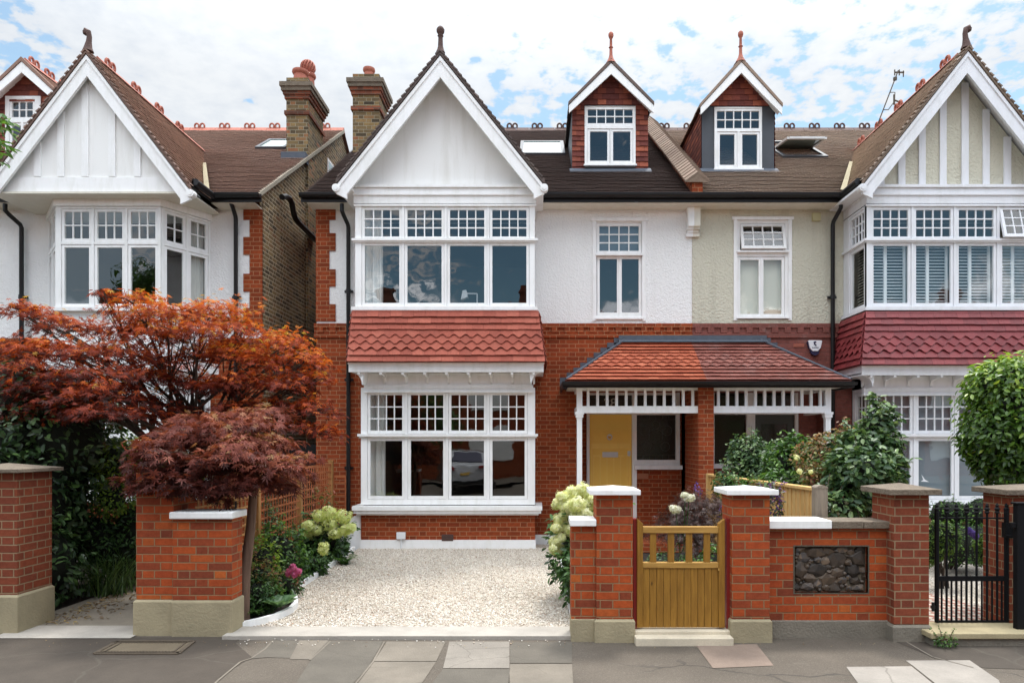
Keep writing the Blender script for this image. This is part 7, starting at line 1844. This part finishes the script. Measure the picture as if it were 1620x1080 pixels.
# white car parked across the road
def car():
    t = thing('parked_car', 'white parked car mirrored in the lower bay window', 'car', (-2.1,-2.2,-.12))
    m = MB(); x0, x1 = -3.55, -1.85; y0 = -2.6
    prof = [(0,.28),(.02,.75),(.10,1.05),(.35,1.12),(.75,1.62),(1.6,1.70),(2.7,1.62),(3.5,1.12),(4.4,.98),(4.6,.7),(4.62,.28)]
    m.prism([(x0, y0-p, q-.12) for p, q in prof], (x1-x0,0,0)); m.build('body', simple('white_car_paint', (.50,.51,.53), .2, 3, .02, coat=1), t, bevel=.06)
    m = MB(); m.prism([(x0+.22, y0-.395, 1.08), (x1-.22, y0-.395, 1.08), (x1-.33, y0-.70, 1.44), (x0+.33, y0-.70, 1.44)], (0,.02,.02)); m.build('rear_window', M_plastic_blue, t)
    for sx in (x0+.05, x1-.40):
        m = MB(); m.box(sx, sx+.35, y0-.08, y0+.012, .72, .88); m.build('tail_light', simple('red_lens', (.35,.01,.01), .2), t)
    m = MB(); m.box(x0+.66, x1-.66, y0-.02, y0+.01, .58, .69); m.build('number_plate', M_yellow, t)
    m = MB(); m.box(x0+.1, x1-.1, y0-.0, y0+.02, .2, .36); m.build('bumper', M_black, t)
    for (sx, sy) in ((x0-.02,-.85),(x1-.2,-.85),(x0-.02,-3.7),(x1-.2,-3.7)):
        m = MB(); q = [(sx, y0+sy+.33*math.cos(a*math.pi/10), .21+.33*math.sin(a*math.pi/10)) for a in range(20)]; m.prism(q, (.22,0,0)); w = m.build('wheel', M_black, t)
    return t
car()
for i, (x, y, lab) in enumerate(((-4.6,-9.5,'low spreading street tree across the road directly opposite, mirrored in the panes'),(-17,-9.5,'tall street tree far to the left across the road, mirrored in the panes'),(-10,-8.5,'leafy street tree across the road on the left, mirrored in the panes'),(6,-9,'leafy street tree across the road on the right, mirrored in the panes'))):
    st = thing('street_tree', lab, 'tree', (x,y,0))
    Ps, Ns = [], []
    for k_ in range(9):
        c = (x+random.uniform(-2.2,2.2), y+random.uniform(-1.2,1.2), (3.6 if x > -15 else 7.6)+random.uniform(-1.6,1.9)); p, d = ell_shell(c, (1.2,1.0,.9), 460, lo=.5); Ps.append(p); Ns.append(d)
    P = np.concatenate(Ps); D = np.concatenate(Ns); scatter('crown', st, T_ellip(.28), P, D+rng.normal(size=P.shape)*.5, rng.uniform(.12,.24,len(P)), rng.uniform(0,1,len(P)), M_green)
    m = MB(); m.tube([(x,y,-.1),(x+.05,y,1.8),(x,y,3.4),(x+.4,y,4.6 if x > -15 else 8.5)], [.16,.12,.10,.05], 8); m.build('trunk', M_bark, st)

# ================================================================== LIGHT, SKY, CAMERA
SUN_EL, SUN_AZ = R(69), R(28)      # behind the houses, slightly right; azimuth from +Y towards +X
sd = Vector((math.sin(SUN_AZ)*math.cos(SUN_EL), math.cos(SUN_AZ)*math.cos(SUN_EL), math.sin(SUN_EL)))
sl = bpy.data.lights.new('sun', 'SUN'); sl.energy = 2.3; sl.angle = R(9.0); sl.color = (1,.965,.91)
so = bpy.data.objects.new('sun', sl); COL.objects.link(so); so.rotation_euler = (-sd).to_track_quat('-Z', 'Y').to_euler(); so.location = (10,20,30)
world = bpy.data.worlds.new('World'); scene.world = world; world.use_nodes = True
nt = world.node_tree; nt.nodes.clear(); t = NT(nt)
out = t.n('ShaderNodeOutputWorld')
sky = t.n('ShaderNodeTexSky', sky_type='NISHITA'); sky.sun_disc = False; sky.sun_elevation = SUN_EL; sky.sun_rotation = SUN_AZ
sky.air_density = 1.0; sky.dust_density = .6; sky.ozone_density = 1.5
bg1 = t.n('ShaderNodeBackground'); t.l(t.mix(1.0, sky.outputs[0], (.92,1.12,1.02,1), 'MULTIPLY'), bg1.inputs[0]); bg1.inputs[1].default_value = .15
tc = t.n('ShaderNodeTexCoord').outputs['Generated']; s = t.sep(tc)
zc = t.m('ADD', t.m('MAXIMUM', s[2], 0.0), .16)
pl = t.comb(t.m('DIVIDE', s[0], zc), t.m('DIVIDE', s[1], zc), 0)
big = t.noise(pl, .7, 4, .5); med = t.noise(pl, 7.5, 5, .55); fine = t.noise(pl, 21, 6, .55)
dens = t.m('ADD', t.m('MULTIPLY', big, .26), t.m('ADD', t.m('MULTIPLY', med, .56), t.m('MULTIPLY', fine, .80)))
left = t.m('MULTIPLY', t.mr(s[0], -.02, -.22, 0, .22, True), t.mr(s[0], -.54, -.47, 0, 1, True))
front = t.mr(s[1], -.35, .25, -.20, .0, True)
high = t.mr(s[2], .42, .65, 0, .30)
dens = t.m('ADD', t.m('ADD', dens, left), t.m('ADD', front, high))
mask = t.mr(dens, .715, .88, 0, 1, True)
mask = t.m('MAXIMUM', mask, t.mr(s[1], -.1, .3, 0, .26))
back = t.mr(s[1], -.3, -.1, 1, 0)
mask = t.m('MAXIMUM', mask, t.m('MULTIPLY', back, t.mr(s[0], -.22, -.45, 0, .45, True)))
cum = t.mr(t.m('SUBTRACT', t.m('ADD', .20, t.m('MULTIPLY', t.m('SUBTRACT', t.noise(tc, 5.5, 6, .6), .5), .34)), s[2]), 0, .025, 0, .92, True)
mask = t.m('MAXIMUM', mask, t.m('MULTIPLY', back, t.m('MULTIPLY', cum, t.mr(s[0], -.16, -.08, 0, 1, True))))
shade = t.mr(t.m('ADD', t.m('MULTIPLY', t.noise(pl, 1.9, 5, .6), .6), t.m('MULTIPLY', fine, .4)), .36, .60)
cc = t.mix(shade, (.74,.80,.88,1), (.93,.965,1.0,1))
glow = t.m('POWER', t.m('MAXIMUM', t.m('ADD', t.m('MULTIPLY', s[0], sd.x), t.m('ADD', t.m('MULTIPLY', s[1], sd.y), t.m('MULTIPLY', s[2], sd.z))), 0), 4)
bg2 = t.n('ShaderNodeBackground'); t.l(cc, bg2.inputs[0]); t.l(t.m('ADD', t.m('ADD', .70, t.m('MULTIPLY', back, t.m('ADD', .35, t.m('MULTIPLY', cum, 1.6)))), t.m('ADD', t.m('MULTIPLY', t.mr(s[2], .42, .85, 0, 1, True), t.mr(s[1], -.2, .4, 2.6, 1.6)), t.m('MULTIPLY', glow, .12))), bg2.inputs[1])
mx = t.n('ShaderNodeMixShader'); t.l(mask, mx.inputs[0]); t.l(bg1.outputs[0], mx.inputs[1]); t.l(bg2.outputs[0], mx.inputs[2]); t.l(mx.outputs[0], out.inputs[0])
cam = bpy.data.cameras.new('camera'); co = bpy.data.objects.new('camera', cam); COL.objects.link(co)
co.location = (0,0,HC); co.rotation_euler = (math.pi/2,0,0); cam.sensor_width = 36; cam.lens = 24
cam.shift_x = -(CX-810)/1620; cam.shift_y = (CY-540)/1620; cam.clip_end = 2000; cam.clip_start = .05
scene.camera = co
vs = scene.view_settings; vs.view_transform = 'Standard'; vs.look = 'None'; vs.exposure = .43; vs.gamma = 1; vs.use_curve_mapping = False
scene.cycles.max_bounces = 8; scene.cycles.transparent_max_bounces = 12; scene.cycles.use_denoising = True
for o in bpy.data.objects:
    if '_o' in o: del o['_o']
